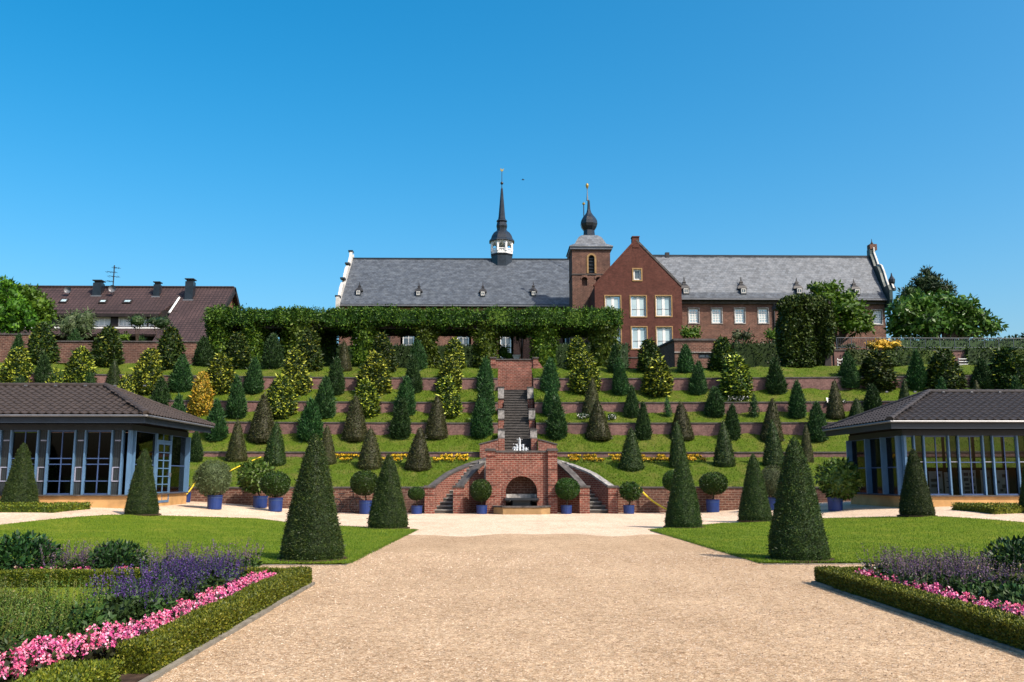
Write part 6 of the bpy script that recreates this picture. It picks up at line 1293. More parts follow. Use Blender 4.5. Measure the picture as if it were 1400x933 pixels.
for fx, fz, rx_, rz_, dy in ((0.3, 0.5, 0.32, 0.48, 0.5), (0.62, 0.62, 0.34, 0.36, 0.5), (0.3, 0.72, 0.22, 0.2, 0.05), (0.3, 0.45, 0.15, 0.2, 0.15), (0.3, 0.2, 0.15, 0.18, 0.15), (0.5, 0.93, 0.46, 0.085, 0.2), (0.22, 0.86, 0.24, 0.10, 0), (0.62, 0.84, 0.36, 0.10, -0.05), (0.16, 0.62, 0.17, 0.22, 0.05), (0.44, 0.62, 0.14, 0.24, 0), (0.86, 0.66, 0.15, 0.22, 0.05), (0.66, 0.72, 0.12, 0.12, 0.25), (0.13, 0.34, 0.14, 0.22, 0.1), (0.45, 0.33, 0.16, 0.26, 0), (0.88, 0.42, 0.10, 0.20, 0.1), (0.44, 0.12, 0.15, 0.16, 0.05), (0.15, 0.12, 0.12, 0.14, 0.1), (0.68, 0.45, 0.12, 0.25, 0.6), (0.3, 0.4, 0.14, 0.4, 0.7), (0.75, 0.25, 0.10, 0.2, 0.7)):
    patch((xc + W_ * fx, 0.3 + dy, H_ * fz), (W_ * rx_, 0.8, H_ * rz_), int(2600 * rx_ * 4 * rz_ * 5) + 200)
v, f, m = join(parts); link('ivy', np_mesh('ivy', v, f, M['ivy']), iv)

# ------------------------------------------------------------------ trees behind
def tree(name, lab, px, base, Y, blobs, mat, per, L, W, seed, trunk_r=0.2, cat='tree', ground=None, **kw):
    """blobs in photo pixels: (x, y, rx, ry)"""
    k = Y / F; b = at(px, base, Y); g = ground if ground is not None else tz(b.x, Y); o = thing(name, lab, cat, (b.x, Y, g)); BL = []; mb = MB()
    rng = np.random.default_rng(seed); cz = np.mean([at(x, y, Y).z for x, y, *_ in blobs])
    fork = Vector((b.x, Y, g + (cz - g) * 0.45)); mb.tube([(b.x, Y, g - 0.2), (b.x + 0.05, Y, g + (fork.z - g) * 0.5), fork], [trunk_r, trunk_r * 0.8, trunk_r * 0.65], 8)
    for x, y, rx_, ry_ in blobs:
        c = at(x, y, Y); dy = rng.uniform(-0.5, 0.5) * rx_ * k; BL.append(((c.x - b.x, dy, c.z - g), (rx_ * k, rx_ * k * 0.9, ry_ * k)))
        mb.tube([fork, (fork.lerp(Vector((c.x, Y + dy, c.z)), 0.5)) + Vector((0, 0, 0.15)), (c.x, Y + dy, c.z)], [trunk_r * 0.5, trunk_r * 0.3, 0.03], 5)
    mb.build('trunk', M['bark'], o); link('crown', crown_mesh('crown', M[mat], BL, per, L, W, seed, **kw), o); return o
def scatter_blobs(cx, cy, rx_, ry_, n, seed, r0, r1, flat=0.8):
    rng = np.random.default_rng(seed); out = []
    for q in range(n):
        a = rng.uniform(0, 2 * math.pi); r = math.sqrt(rng.uniform(0, 1)) * 0.85; s = rng.uniform(r0, r1); out.append((cx + rx_ * r * math.cos(a), cy + ry_ * r * math.sin(a), s, s * flat))
    return out
tree('broadleaf_tree', 'dark green bushy tree at the far left edge beside the tiled house', 18, 470, 62, [(8, 400, 20, 16), (22, 420, 18, 16), (2, 430, 22, 20), (20, 447, 16, 12), (38, 440, 12, 12), (-15, 410, 24, 22), (10, 388, 9, 8)] + scatter_blobs(14, 425, 30, 30, 8, 1, 8, 13), 'tree', 420, 0.30, 0.15, 201)
tree('broadleaf_tree', 'rounded dark tree left of the tiled house roof', 52, 470, 63, [(42, 402, 14, 12), (55, 418, 18, 16), (40, 425, 16, 16), (62, 432, 12, 12), (58, 445, 14, 10)] + scatter_blobs(52, 422, 20, 24, 7, 2, 7, 11), 'tree', 420, 0.28, 0.14, 202)
tree('willowy_tree', 'grey-green drooping tree in front of the tiled house', 108, 480, 62, scatter_blobs(106, 442, 24, 20, 13, 3, 9, 14, 1.1), 'olive', 330, 0.34, 0.055, 203, up=-0.5)
tree('standard_tree', 'small round-headed tree, left of a pair before the house windows', 187.5, 466, 60, [(187.5, 439, 12, 10), (183, 437, 7, 6), (192, 440, 7, 7)], 'tree_dark', 700, 0.16, 0.05, 204, 0.07)
tree('standard_tree', 'small round-headed tree, right of a pair before the house windows', 218, 466, 60, [(218, 441, 14, 11), (210, 440, 8, 7), (226, 441, 7, 7)], 'tree_dark', 700, 0.16, 0.05, 205, 0.07)
tree('bush', 'bright green bush peeping over the wall under the house windows', 168, 466, 60, [(168, 461, 10, 6), (160, 463, 7, 5)], 'tree', 500, 0.2, 0.1, 206, 0.05, 'bush')
tree('walnut_tree', 'broad spreading tree with large leaves right of the long wing', 1290, 470, 66, [(1232, 425, 20, 16), (1262, 414, 20, 15), (1290, 410, 20, 13), (1318, 418, 18, 14), (1342, 436, 18, 13), (1358, 447, 13, 10), (1300, 438, 28, 20), (1262, 442, 28, 20), (1238, 448, 22, 16), (1330, 452, 26, 12), (1222, 440, 10, 12)] + scatter_blobs(1290, 432, 62, 26, 14, 7, 8, 13), 'walnut', 300, 0.42, 0.20, 207, 0.3, up=-0.1)
tree('conifer_tree', 'dark pointed conifer rising behind the spreading right tree', 1268, 470, 76, [(1268, 372, 7, 8), (1272, 382, 16, 9), (1256, 385, 9, 7), (1276, 394, 26, 11), (1258, 398, 18, 10), (1296, 394, 12, 8), (1240, 403, 10, 9), (1290, 406, 24, 10)] + scatter_blobs(1272, 392, 28, 14, 9, 8, 5, 8, 0.7), 'tree_dark', 420, 0.36, 0.09, 208, 0.3, up=0.5)
tree('conifer_tree', 'small dark conifer left of the taller pointed one', 1243, 470, 74, [(1242, 398, 8, 8), (1244, 408, 9, 10)], 'tree_dark', 420, 0.34, 0.09, 209, 0.15, up=0.5)
tree('broadleaf_tree', 'fresh green tree rising behind the ivy-clad block', 1145, 470, 70, [(1118, 395, 13, 9), (1138, 392, 14, 8), (1128, 408, 20, 12), (1158, 406, 16, 9), (1150, 425, 24, 13), (1178, 434, 18, 9), (1164, 446, 26, 12), (1130, 440, 22, 16), (1186, 448, 10, 8)] + scatter_blobs(1150, 425, 38, 28, 12, 10, 7, 11), 'tree', 360, 0.34, 0.16, 210, 0.22)
tree('bush', 'light green shrub at the foot of the gabled house, above the annexe', 945, 462, 74, [(938, 454, 8, 8), (950, 454, 9, 8), (944, 458, 12, 6)], 'tree', 420, 0.24, 0.12, 211, 0.08, 'bush')
tree('bush', 'brownish green shrub below the long wing windows', 1014, 470, 70, [(1008, 459, 9, 8), (1020, 460, 9, 8)], 'olive', 420, 0.26, 0.11, 212, 0.08, 'bush')
tree('bush', 'green shrub between the wing wall and the ivy-clad block', 1058, 470, 68, [(1054, 458, 8, 9), (1063, 462, 8, 10)], 'tree', 420, 0.26, 0.12, 213, 0.08, 'bush')
tree('bush', 'bright green bush inside the pergola left of the terminal wall', 690, 492, 61, [(688, 482, 9, 11), (695, 487, 7, 7)], 'tree', 500, 0.2, 0.1, 214, 0.06, 'bush')
tree('slender_tree', 'thin bare-stemmed young tree seen through the middle of the pergola', 713, 490, 62, [(708, 462, 4, 6), (717, 459, 5, 6), (713, 452, 6, 5)], 'tree_dark', 260, 0.2, 0.08, 215, 0.09)
tree('flowering_bush', 'orange flowering bush on top of the right garden wall', 1207, 476, 57.9, [(1194, 471, 10, 5), (1207, 469, 15, 6.5), (1222, 471, 11, 5), (1201, 475, 12, 4), (1214, 475, 12, 4)], 'orange', 900, 0.13, 0.08, 216, 0.05, 'bush', ground=zpx(478, 57.9, 1207) - 0.05)
tree('flowering_bush', 'pale yellow flowering patch on the wall left of the orange bush', 1161, 476, 59.2, [(1154, 474, 7, 3.4), (1165, 472.5, 8, 4)], 'olive', 900, 0.12, 0.06, 217, 0.04, 'bush', ground=zpx(478, 59.2, 1161) - 0.1)
tree('bush', 'low dark bush beyond the railing at the far right', 1388, 476, 70, [(1372, 470, 12, 7), (1392, 468, 14, 9), (1410, 466, 14, 10)], 'tree_dark', 420, 0.26, 0.12, 218, 0.1, 'bush')
# ------------------------------------------------------------------ parterre beds in the foreground
def hedge(lab, boxes, seed, cat='hedge', dens=8500, L=0.026, W=0.0145):
    v, f, m = box_leaves(boxes, dens, L, W, seed, out=0.55, up=0.5, jit=0.5, ragged=0.010, corek=0.014); b = boxes[0]; c = np.array([b[0], b[2], 0])
    tag(link('box_hedge', np_mesh('box_hedge', v - c, f, M['box']), None, tuple(c)), lab, cat, 'clipped box hedges')
HZ = 0.25
def bed(side):
    S = side; xo_ = 2.80 if S < 0 else 4.94           # outer hedge face towards the path
    def X(u): return S * (xo_ + u)                    # u metres outwards from the path
    def B(u0, u1, y0, y1, z0=0.0, z1=HZ): return (min(X(u0), X(u1)), max(X(u0), X(u1)), y0, y1, z0, z1)
    nm = LR[S]; yn, yf = (7.95 if S < 0 else 4.2), 14.5
    structure(MB().box(*sorted((X(0.06), X(9.0))), 3.0, yf, -0.2, 0.035).box(*sorted((X(1.3), X(9.0))), yf + 0.002, 16.0, -0.2, 0.033).build('bed_soil', M['soil']))
    hedge('long low box hedge edging the %s flower bed along the gravel path' % nm, [B(0.03, 0.34, yn, yf)], 300 + S)
    hedge('low box hedge running across behind the %s flower bed' % nm, [B(0.345, 2.2, yf - 0.3, yf)], 310 + S)
    hedge('inner box hedge framing the grass square inside the %s bed' % nm, [B(1.95, 9.0, 13.8, 14.08, 0, 0.27)] if S < 0 else [B(1.85, 9.0, 12.9, 13.2, 0, 0.27)], 320 + S)
    if S < 0: hedge('short end piece of box hedge by the pink flowers at the lower left', [B(0.16, 0.62, 6.4, 7.55, 0, 0.2)], 330)
    xg = 2.2 if S < 0 else 2.2
    structure(MB().box(*sorted((X(xg), X(9.0))), 6.0, 13.75 if S < 0 else 12.85, 0.0, 0.06).build('bed_lawn', M['lawn']))
    rg = np.random.default_rng(50 + S); n = 9000; P = np.stack([S * (xo_ + rg.uniform(xg, 8, n)), rg.uniform(8, 12.8, n), np.full(n, 0.05)], 1); d = unit(np.array([0, 0, 1.0]) + rg.normal(size=(n, 3)) * 0.35); s = unit(np.cross(d, rg.normal(size=(n, 3)))) * 0.005
    V = np.stack([P - s, P + s, P + d * rg.uniform(0.03, 0.07, (n, 1))], 1).reshape(-1, 3); stuff(link('bed_grass', np_mesh('bed_grass', V, np.arange(3 * n).reshape(n, 3), M['blade'])))
    k = thing('kerb_edging', 'grey stone kerb at the foot of the %s bed hedge' % nm, 'kerb', (X(0), yn, 0), 'stone kerbs around beds and lawns'); y = yn - (0.9 if S < 0 else 0)
    while y < yf:
        MB().box(*sorted((X(-0.035 + random.uniform(-0.006, 0.006)), X(0.025))), y + 0.006, min(y + 0.95, yf) - 0.006, -0.15, 0.045 + random.uniform(-0.008, 0.008)).build('kerb_stone', M['kerb'], k); y += 0.95
    return X
XL_, XR_ = bed(-1), bed(1)
# plant kits: mesh variants shared by the copies
def begonia(seed, pet='pink'):
    rng = np.random.default_rng(seed); n = 70; P, Nn = blob_points(np.array([0, 0, 0.07]), (0.13, 0.13, 0.10), n, rng); P[:, 2] = np.abs(P[:, 2]); parts = [(*leaves(P, Nn, 0.065, 0.05, 0.7, 0.2, 0.5, rng), 0)]
    m = 14; a = rng.uniform(0, 2 * np.pi, m); r = 0.145 * np.sqrt(rng.uniform(0, 1, m)); C = np.stack([r * np.cos(a), r * np.sin(a), 0.15 + 0.085 * rng.uniform(0, 1, m) - r * 0.2], 1)
    P = np.repeat(C, 15, 0) + rng.normal(size=(m * 15, 3)) * 0.010; Nn = unit(rng.normal(size=(m * 15, 3)) + np.array([0, 0, 0.6])); parts.append((*leaves(P, Nn, 0.024, 0.022, 1.0, 0.0, 0.2, rng), 1))
    V, Fq, mi = join(parts); return np_mesh('begonia', V, Fq, [M['bronze'], M[pet]], mi)
def sage(seed, h, nst, flower, leafy=1.0, spread=0.24, lean=0.10):
    rng = np.random.default_rng(seed); V, Fq, B, T = stems(nst, h, spread, rng, lean); parts = [(V, Fq, 0)]
    n = int(nst * 26); i = rng.integers(0, nst, n); f = rng.uniform(0.52, 1.0, n); P = along(B[i], T[i], f) + rng.normal(size=(n, 3)) * 0.006; parts.append((*leaves(P, unit(rng.normal(size=(n, 3))), 0.019, 0.012, 0.8, 0.2, 0.4, rng), 1))
    n = int(nst * 9 * leafy); i = rng.integers(0, nst, n); f = rng.uniform(0.02, 0.55, n); P = along(B[i], T[i], f); parts.append((*leaves(P, unit(rng.normal(size=(n, 3)) * np.array([1, 1, 0.4])), 0.085, 0.03, 0.9, 0.2, 0.4, rng), 2))
    V, Fq, mi = join(parts); return np_mesh('sage', V, Fq, [M['herb' if flower == 'violet' else 'stem'], M[flower], M['herb']], mi)
def bushy(seed):
    rng = np.random.default_rng(seed); P, Nn = blob_points(np.array([0, 0, 0.3]), (0.46, 0.46, 0.34), 2600, rng, 0.6); P[:, 2] = np.abs(P[:, 2]); V, Fq = leaves(P, Nn, 0.075, 0.034, 0.8, 0.25, 0.5, rng); return np_mesh('leafy_bush', V, Fq, M['peony'])
BG = [begonia(400 + q) for q in range(5)]; SV = [sage(410 + q, 0.44, 48, 'violet', 2.2) for q in range(3)]; SM = [sage(420 + q, 0.56, 46, 'mauve', 2.2) for q in range(3)]; SF = [sage(430 + q, 0.60, 60, 'stem', 3.2, 0.30, 0.13) for q in range(3)]; BW = []; PB = [bushy(440 + q) for q in range(2)]
LF = [crown_mesh('low_herb', M['herb'], [((0, 0, 0.08), (0.24, 0.24, 0.16))], 16000, 0.065, 0.032, 450 + q) for q in range(2)]
BWH = begonia(409, 'white_petal')
rg = random.Random(21)
def where(y, far=11.6, mid=9.2): return 'far part of the row' if y > far else ('middle of the row' if y > mid else 'part nearest the camera')
def put(name, me, x, y, s, lab, cat, group, sz=None): return tag(link(name, me, None, (x, y + 0.5, 0.03), (rg.uniform(-0.06, 0.06), rg.uniform(-0.06, 0.06), rg.uniform(0, 6.28)), (s, s, sz or s)), lab, cat, group)
GP = 'pink begonias in a row behind the %s path hedge'
for S, X, y0 in ((-1, XL_, 5.6), (1, XR_, 6.5)):
    nm = LR[S]; y = 13.45
    while y > y0:
        drift = 0.0 if (S > 0 or y > 8.4) else (8.4 - y) * 0.28
        for u in (0.50, 0.68) if (S > 0 or y > 8.8) else (0.48, 0.66, 0.86):
            put('begonia', rg.choice(BG), X(u + drift + rg.uniform(-0.05, 0.05)), y + rg.uniform(-0.05, 0.05), rg.uniform(0.8, 1.12) * (1.0 if S < 0 else 1.08), ('pink begonia tight behind the %s path hedge, ' if u < 0.6 else 'pink begonia next to the leafy plants, %s bed, ') % nm + where(y), 'flowering plant', GP % nm)
        y -= rg.uniform(0.2, 0.26) if S < 0 else rg.uniform(0.22, 0.34)
def cluster(S, X, kit, name, spots, lab, group, jit=0.12, s0=0.9, s1=1.2):
    for u, y in spots: put(name, rg.choice(kit), X(u + rg.uniform(-jit, jit)), y + rg.uniform(-jit, jit), rg.uniform(s0, s1), lab + (', ' + where(y) if y < 13.6 and len(spots) > 12 else ''), 'flowering plant', group)
# left bed
cluster(-1, XL_, SV, 'violet_sage', [(1.15 + 0.34 * a + 0.1 * (b % 2), 13.3 - 0.33 * b) for b in range(12) for a in range(2 if b > 2 else 3) if b in (0, 1, 2, 4, 5, 6, 8, 9) and (2 * a + b) % 3 != 2], 'violet sage in bloom behind the left pink row', 'violet sage plants in the left bed')
cluster(-1, XL_, SF, 'faded_sage', [(1.35 + 0.42 * a + 0.15 * (b % 2), 9.0 - 0.42 * b) for b in range(6) for a in range(4)], 'tall faded sage with straw-coloured stems', 'faded sage plants at the lower left', s0=0.85, s1=1.1)
cluster(-1, XL_, LF, 'low_herb', [(1.05 + 0.4 * a + 0.13 * b, 9.1 - 0.4 * b) for b in range(7) for a in range(3)] + [(1.7, 10.6), (1.6, 11.2), (1.9, 11.8), (1.5, 10.0), (1.2, 12.3), (1.6, 12.7), (1.3, 11.2), (1.2, 10.4), (1.75, 13.0), (1.3, 12.2), (1.5, 11.2), (1.25, 10.2)], 'low leafy plant behind the left pink row', 'low leafy plants in the left bed')
cluster(-1, XL_, SM, 'mauve_sage', [(1.5, 14.1), (1.9, 14.4), (2.2, 14.0), (2.5, 14.3), (3.45, 14.2), (3.7, 14.5), (4.0, 14.1), (1.2, 14.3)], 'tall mauve sage at the back of the left bed before the lawn', 'mauve sage plants at the back of the left bed')
for u, y, s, lab in ((3.05, 14.1, 0.95, 'round dark leafy bush between mauve sages at the back of the left bed'), (4.45, 14.0, 1.15, 'larger dark leafy bush at the left edge behind the inner hedge'), (5.4, 14.1, 1.2, 'dark leafy bush cut off by the left picture edge')): put('leafy_bush', rg.choice(PB), XL_(u), y, s, lab, 'bush', 'dark leafy bushes in the beds')
for u in (2.75, 2.9, 3.4, 3.5, 3.75, 3.9, 4.0, 4.3, 4.45, 4.8, 5.1): put('begonia', rg.choice(BG), XL_(u), 13.75 + rg.uniform(-0.1, 0.1), 1.15, 'pink begonia plant behind the inner hedge of the left bed', 'flowering plant', 'pink begonias behind the inner left hedge')
# right bed
cluster(1, XR_, SM, 'mauve_sage', [(0.85 + 0.36 * a, 13.2 - 0.45 * b) for b in range(4) for a in range(4)], 'mauve sage going over in the right bed', 'mauve sage plants in the right bed', s0=0.85, s1=1.1)
cluster(1, XR_, SV, 'violet_sage', [(1.1, 12.3), (1.5, 12.0), (1.7, 12.9), (0.9, 13.3), (1.3, 12.8)], 'violet sage in bloom among the mauve sages of the right bed', 'violet sage plants in the right bed', s0=0.8, s1=1.0)
cluster(1, XR_, LF, 'low_herb', [(1.12 + 0.40 * a, 11.9 - 0.42 * b) for b in range(11) for a in range(3)], 'low leafy plant behind the right pink row', 'low leafy plants in the right bed', s0=0.9, s1=1.2)
for u, y in ((0.9, 13.2), (1.2, 13.35), (1.05, 12.9)): put('white_bedding', BWH, XR_(u - 0.25), y + 0.2, 1.1, 'small white-flowered plant near the back corner of the right bed', 'flowering plant', 'white flowers at the back corner')
for u, y, s, lab in ((2.8, 13.2, 1.1, 'round dark leafy bush at the right edge behind the sages'), (3.7, 13.3, 1.1, 'dark leafy bush cut off by the right picture edge')): put('leafy_bush', rg.choice(PB), XR_(u), y, s, lab, 'bush', 'dark leafy bushes in the beds')
for u in (1.75, 1.95, 2.5): put('begonia', rg.choice(BG), XR_(u), 12.95, 1.0, 'pink begonia plant behind the inner hedge of the right bed', 'flowering plant', 'pink begonias behind the inner right hedge')
# little hedge beds beside the outer cones
for (xa_, xb_, py, lab) in ((-60, 77, 701, 'low box hedge bed around the far left cone'), (1360, 1460, 703.5, 'low box hedge bed around the far right cone')):
    p, q = gpt(max(xa_, 0), py), gpt(min(xb_, 1400), py); x0, x1 = (p.x - 2, q.x) if xa_ < 0 else (p.x, q.x + 2); yy = p.y; zb = float(gz((x0 + x1) / 2, yy))
    v, f, m = box_leaves([(x0, x1, yy, yy + 0.3, zb - 0.1, zb + 0.2), (x0, x1, yy + 2.4, yy + 2.7, zb - 0.05, zb + 0.22)] + ([(x1 - 0.3, x1, yy + 0.3, yy + 2.4, zb - 0.1, zb + 0.2)] if xa_ < 0 else [(x0, x0 + 0.3, yy + 0.3, yy + 2.4, zb - 0.1, zb + 0.2)]), 900, 0.06, 0.035, 340, ragged=0.012, corek=0.03)
    c = np.array([x0, yy, zb]); tag(link('box_hedge', np_mesh('box_hedge', v - c, f, M['box']), None, tuple(c)), lab, 'hedge', 'clipped box hedges')
p = gpt(12, 694); tag(link('lavender', LF[0], None, (p.x, p.y, p.z), (0, 0, 1), (1.6, 1.2, 1.4)), 'low grey-green plant at the foot of the far left cone', 'flowering plant')

# ------------------------------------------------------------------ yellow flower strips on the lowest bank
rng = np.random.default_rng(31)
for sd in (-1, 1):
    n = 6500; dX = rng.uniform(2.6, 10.5 if sd < 0 else 9.5, n); row = rng.integers(0, 2, n); s = np.where(row, 47.95, 46.85) + rng.normal(size=n) * 0.09; gap = (np.sin(dX * 2.1 + row * 2) + np.sin(dX * 5.3)) > -0.45
    dX, s = dX[gap], s[gap]; X = AX + sd * dX; Y = s - ysh(X); zz = np.interp(s, PS, PZ) + rng.uniform(0.03, 0.16, len(s)); P = np.stack([X, Y, zz], 1); Nn = unit(rng.normal(size=(len(s), 3)) + np.array([0, -0.6, 0.8]))
    hi = zz - np.interp(s, PS, PZ) > 0.085; parts = [(*leaves(P[hi], Nn[hi], 0.078, 0.072, 0.8, 0.1, 0.4, rng), 0), (*leaves(P[~hi], Nn[~hi], 0.11, 0.05, 0.6, 0.5, 0.5, rng), 1)]
    V, Fq, mi = join(parts); stuff(tag(link('yellow_flowers', np_mesh('yellow_flowers', V, Fq, [M['marigold'], M['herb']], mi)), 'strip of yellow bedding flowers on the lowest bank, %s of the stair' % LR[sd], 'flower bed'))
# ------------------------------------------------------------------ bicycle leaning on the wall
bw = at(473, 698, 42.1); by = 41.62 - float(ysh(bw.x)) + 0.55; g0 = float(gz(bw.x, by)); R0 = 0.34
bi = thing('bicycle', 'dark bicycle leaning on the brick wall behind the nearest left cone', 'bicycle', (bw.x, by, g0))
def wheel(x):
    mb = MB(); pts = [(x + R0 * math.cos(a), by, g0 + R0 + R0 * math.sin(a)) for a in np.linspace(0, 2 * math.pi, 25)]; mb.tube(pts, 0.022, 5); t = mb.build('tyre', M['black'], bi)
    mb = MB()
    for a in np.linspace(0, math.pi, 9)[:-1]: mb.tube([(x - R0 * math.cos(a), by, g0 + R0 - R0 * math.sin(a)), (x + R0 * math.cos(a), by, g0 + R0 + R0 * math.sin(a))], 0.004, 3)
    mb.lathe([(0.03, g0 + R0 - 0.03), (0.03, g0 + R0 + 0.03)], x, by, 6); mb.build('spokes', M['zinc'], t)
xw = (bw.x - 0.5, bw.x + 0.52); wheel(xw[0]); wheel(xw[1])
def fr(name, pts, r=0.018, m='black'): MB().tube([(bw.x + a, by + c, g0 + b) for a, b, c in pts], r, 6).build(name, M[m], bi)
fr('frame', [(-0.5, R0, 0), (-0.08, 0.30, 0), (-0.2, 0.80, 0), (-0.5, R0, 0)]); fr('frame_tube', [(-0.08, 0.30, 0), (0.36, 0.72, 0), (-0.17, 0.72, 0)]); fr('fork', [(0.52, R0, 0), (0.36, 0.72, 0), (0.32, 0.92, 0)])
fr('handlebar', [(0.22, 0.98, -0.26), (0.32, 0.96, -0.12), (0.33, 0.94, 0), (0.32, 0.96, 0.12), (0.22, 0.98, 0.26)], 0.014); fr('pedal_crank', [(-0.16, 0.24, -0.08), (-0.08, 0.30, -0.05), (-0.08, 0.30, 0.05), (0.0, 0.36, 0.08)], 0.014)
MB().sweep([[(bw.x - 0.33, by - 0.09, g0 + 0.86), (bw.x - 0.33, by + 0.09, g0 + 0.86), (bw.x - 0.33, by + 0.09, g0 + 0.90), (bw.x - 0.33, by - 0.09, g0 + 0.90)], [(bw.x - 0.05, by - 0.02, g0 + 0.87), (bw.x - 0.05, by + 0.02, g0 + 0.87), (bw.x - 0.05, by + 0.02, g0 + 0.90), (bw.x - 0.05, by - 0.02, g0 + 0.90)]]).build('saddle', M['black'], bi)

# ------------------------------------------------------------------ yellow hoses
def hose(pts, lab, r):
    o = tag(MB().tube(pts, r, 7).build('hose', M['yellow'], None, loc=pts[0]), lab, 'hose', 'yellow hoses'); return o
def bezier(P, n=14):
    return [Vector(((1 - t) ** 2 * P[0][k] + 2 * t * (1 - t) * P[1][k] + t * t * P[2][k] for k in range(3))) for t in np.linspace(0, 1, n)]
a, b = hill_pt(313, 647), hill_pt(357, 627); m = (a + b) / 2; up_ = Vector((0, -0.05, 0.07)); hose([a + up_, a.lerp(b, 0.33) + up_ * 1.3, a.lerp(b, 0.66) + up_ * 1.2, b + up_], 'yellow hose lying up the lowest bank left of the big cone', 0.03)
a, b = at(254, 677, 40.2), at(268, 658, 41.6); hose(bezier((a, a.lerp(b, 0.5) + Vector((0, -0.1, -0.12)), b)), 'yellow hose hanging beside the left pavilion corner', 0.03)
a, b = at(873, 666.5, 42.85), at(914, 697.5, 41.9); hose(bezier((a, at(888, 686, 42.5), b), 18), 'thick yellow hose sagging over the wall right of the fountain', 0.045)

# ------------------------------------------------------------------ small things on the terraces
p = hill_pt(1134, 556); k = p.y / F
o = thing('small_sign', 'small white tilted board on the bank left of the right pavilion roof', 'sign', (p.x, p.y, p.z))
MB().slab([(p.x - 4 * k, p.y - 0.15, p.z + 0.06), (p.x + 4 * k, p.y - 0.1, p.z + 0.06), (p.x + 4 * k, p.y + 0.05, p.z + 7.5 * k), (p.x - 4 * k, p.y, p.z + 8.5 * k)], (0, -0.9, 0.4), 0.03).build('panel', M['white'], o); MB().box(p.x - 0.03, p.x + 0.03, p.y + 0.06, p.y + 0.1, p.z - 0.1, p.z + 0.2).build('stake', M['black'], o)
rng = np.random.default_rng(41)
for x0, x1, y, lab in ((1138, 1158, 557, 'white and green flower tuft beside the small white board'), (790, 806, 572, 'white bedding flowers on the third terrace, near the stair on its right'), (832, 842, 573, 'few white flowers on the third terrace beside a bronze cone'), (995, 1025, 548, 'row of pale flowers on the fourth terrace under a variegated shrub')):
    a, b = hill_pt(x0, y), hill_pt(x1, y); n = 260; t = rng.uniform(0, 1, n); P = np.stack([a.x + (b.x - a.x) * t, a.y + rng.normal(size=n) * 0.12, a.z + rng.uniform(0.0, 0.22, n)], 1); Nn = unit(rng.normal(size=(n, 3)) + np.array([0, -0.5, 0.7])); fl = rng.uniform(0, 1, n) < 0.3
    V, Fq, mi = join([(*leaves(P[fl], Nn[fl], 0.07, 0.06, 0.8, 0.1, 0.4, rng), 0), (*leaves(P[~fl], Nn[~fl], 0.13, 0.05, 0.5, 0.7, 0.5, rng), 1)])
    V = V - np.array(tuple(a)); tag(link('flower_tuft', np_mesh('flower_tuft', V, Fq, [M['white_petal'], M['herb']], mi), None, tuple(a)), lab, 'flowers')
def bench(px, py, Y, lab):
    p = at(px, py, Y); g = tz(p.x, Y); o = thing('garden_bench', lab, 'bench', (p.x, Y, g)); w_ = 0.3
    for q in range(4): MB().box(p.x - w_, p.x + w_, Y + q * 0.11, Y + q * 0.11 + 0.09, g + 0.43, g + 0.46).build('slat', M['white'], o)
    for q in range(3): MB().box(p.x - w_, p.x + w_, Y + 0.46, Y + 0.49, g + 0.55 + q * 0.12, g + 0.63 + q * 0.12).build('slat', M['white'], o)
    for a in (-w_ + 0.05, w_ - 0.1):
        MB().box(p.x + a, p.x + a + 0.06, Y + 0.02, Y + 0.08, g, g + 0.43).build('leg', M['white'], o); MB().box(p.x + a, p.x + a + 0.06, Y + 0.40, Y + 0.455, g, g + 0.95).build('leg', M['white'], o)
bench(587, 504, 59.4, 'small white slatted bench in the pergola shade left of the stair')
p = at(706, 492, 60.5); o = thing('stone_urn', 'pale stone trough on a dark pedestal behind the terminal wall', 'trough', (p.x, 60.5, ZT['b4'])); k = 60.5 / F; zt_ = zpx(485.5, 60.5, 706)
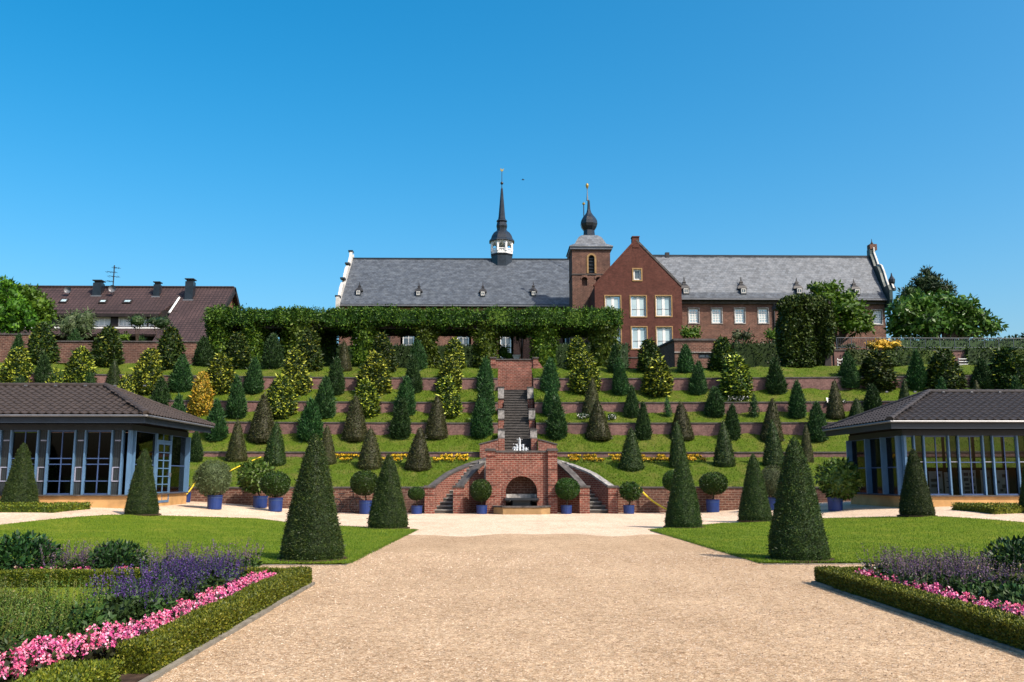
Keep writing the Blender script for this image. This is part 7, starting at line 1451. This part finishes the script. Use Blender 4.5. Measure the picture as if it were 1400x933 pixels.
MB().box(p.x - 0.15, p.x + 0.15, 60.4, 60.7, ZT['b4'], zt_ - 0.3).build('pedestal', M['stone_dark'], o); MB().sweep([[(p.x - a, 60.55 - a * 0.6, z), (p.x + a, 60.55 - a * 0.6, z), (p.x + a, 60.55 + a * 0.6, z), (p.x - a, 60.55 + a * 0.6, z)] for a, z in ((0.17, zt_ - 0.3), (0.22, zt_ - 0.12), (0.28, zt_ - 0.05), (0.28, zt_))]).build('trough', M['white'], o)
for px, y0, y1, wpx, lab, vert in ((1149, 490, 511, 5, 'white ladder-like trellis on the wall beside the ivy-clad block', True), (1318, 489, 507, 13, 'white trellis with level bars on the right garden wall', False)):
    a, b = at(px - wpx / 2, y1, 57.75), at(px + wpx / 2, y0, 57.75); o = thing('trellis', lab, 'trellis', (a.x, 57.75, a.z), 'white trellises')
    for q in range(5): z = a.z + (b.z - a.z) * (q + 0.3) / 5; MB().box(a.x, b.x, 57.72, 57.76, z, z + 0.05).build('rung', M['white'], o)
    for x in ((a.x, b.x) if not vert else (a.x, b.x)): MB().box(x - 0.025, x + 0.025, 57.765, 57.8, a.z, b.z).build('upright', M['white' if vert else 'zinc'], o)
# a bird high above the roofs
p = at(715, 246, 110); mb = MB()
sp = [(-0.16, 0.0), (-0.08, 0.05), (0.05, 0.06), (0.14, 0.045), (0.2, 0.01)]; mb.sweep([[(p.x + x, p.y + r * math.cos(a) * 1.0, p.z + r * math.sin(a)) for a in np.linspace(0, 2 * math.pi, 7)[:-1]] for x, r in [(x, max(r, 0.008)) for x, r in sp]])
for sg in (-1, 1): mb.face([(p.x + 0.06, p.y + sg * 0.03, p.z + 0.02), (p.x + 0.02, p.y + sg * 0.2, p.z + 0.07), (p.x - 0.08, p.y + sg * 0.36, p.z + 0.03), (p.x - 0.05, p.y + sg * 0.2, p.z + 0.07), (p.x - 0.06, p.y + sg * 0.03, p.z + 0.02)])
mb.face([(p.x - 0.15, p.y - 0.015, p.z), (p.x - 0.15, p.y + 0.015, p.z), (p.x - 0.28, p.y + 0.05, p.z), (p.x - 0.28, p.y - 0.05, p.z)])
tag(mb.build('bird', M['black'], None, loc=p), 'tiny dark bird flying between the two spires', 'bird')
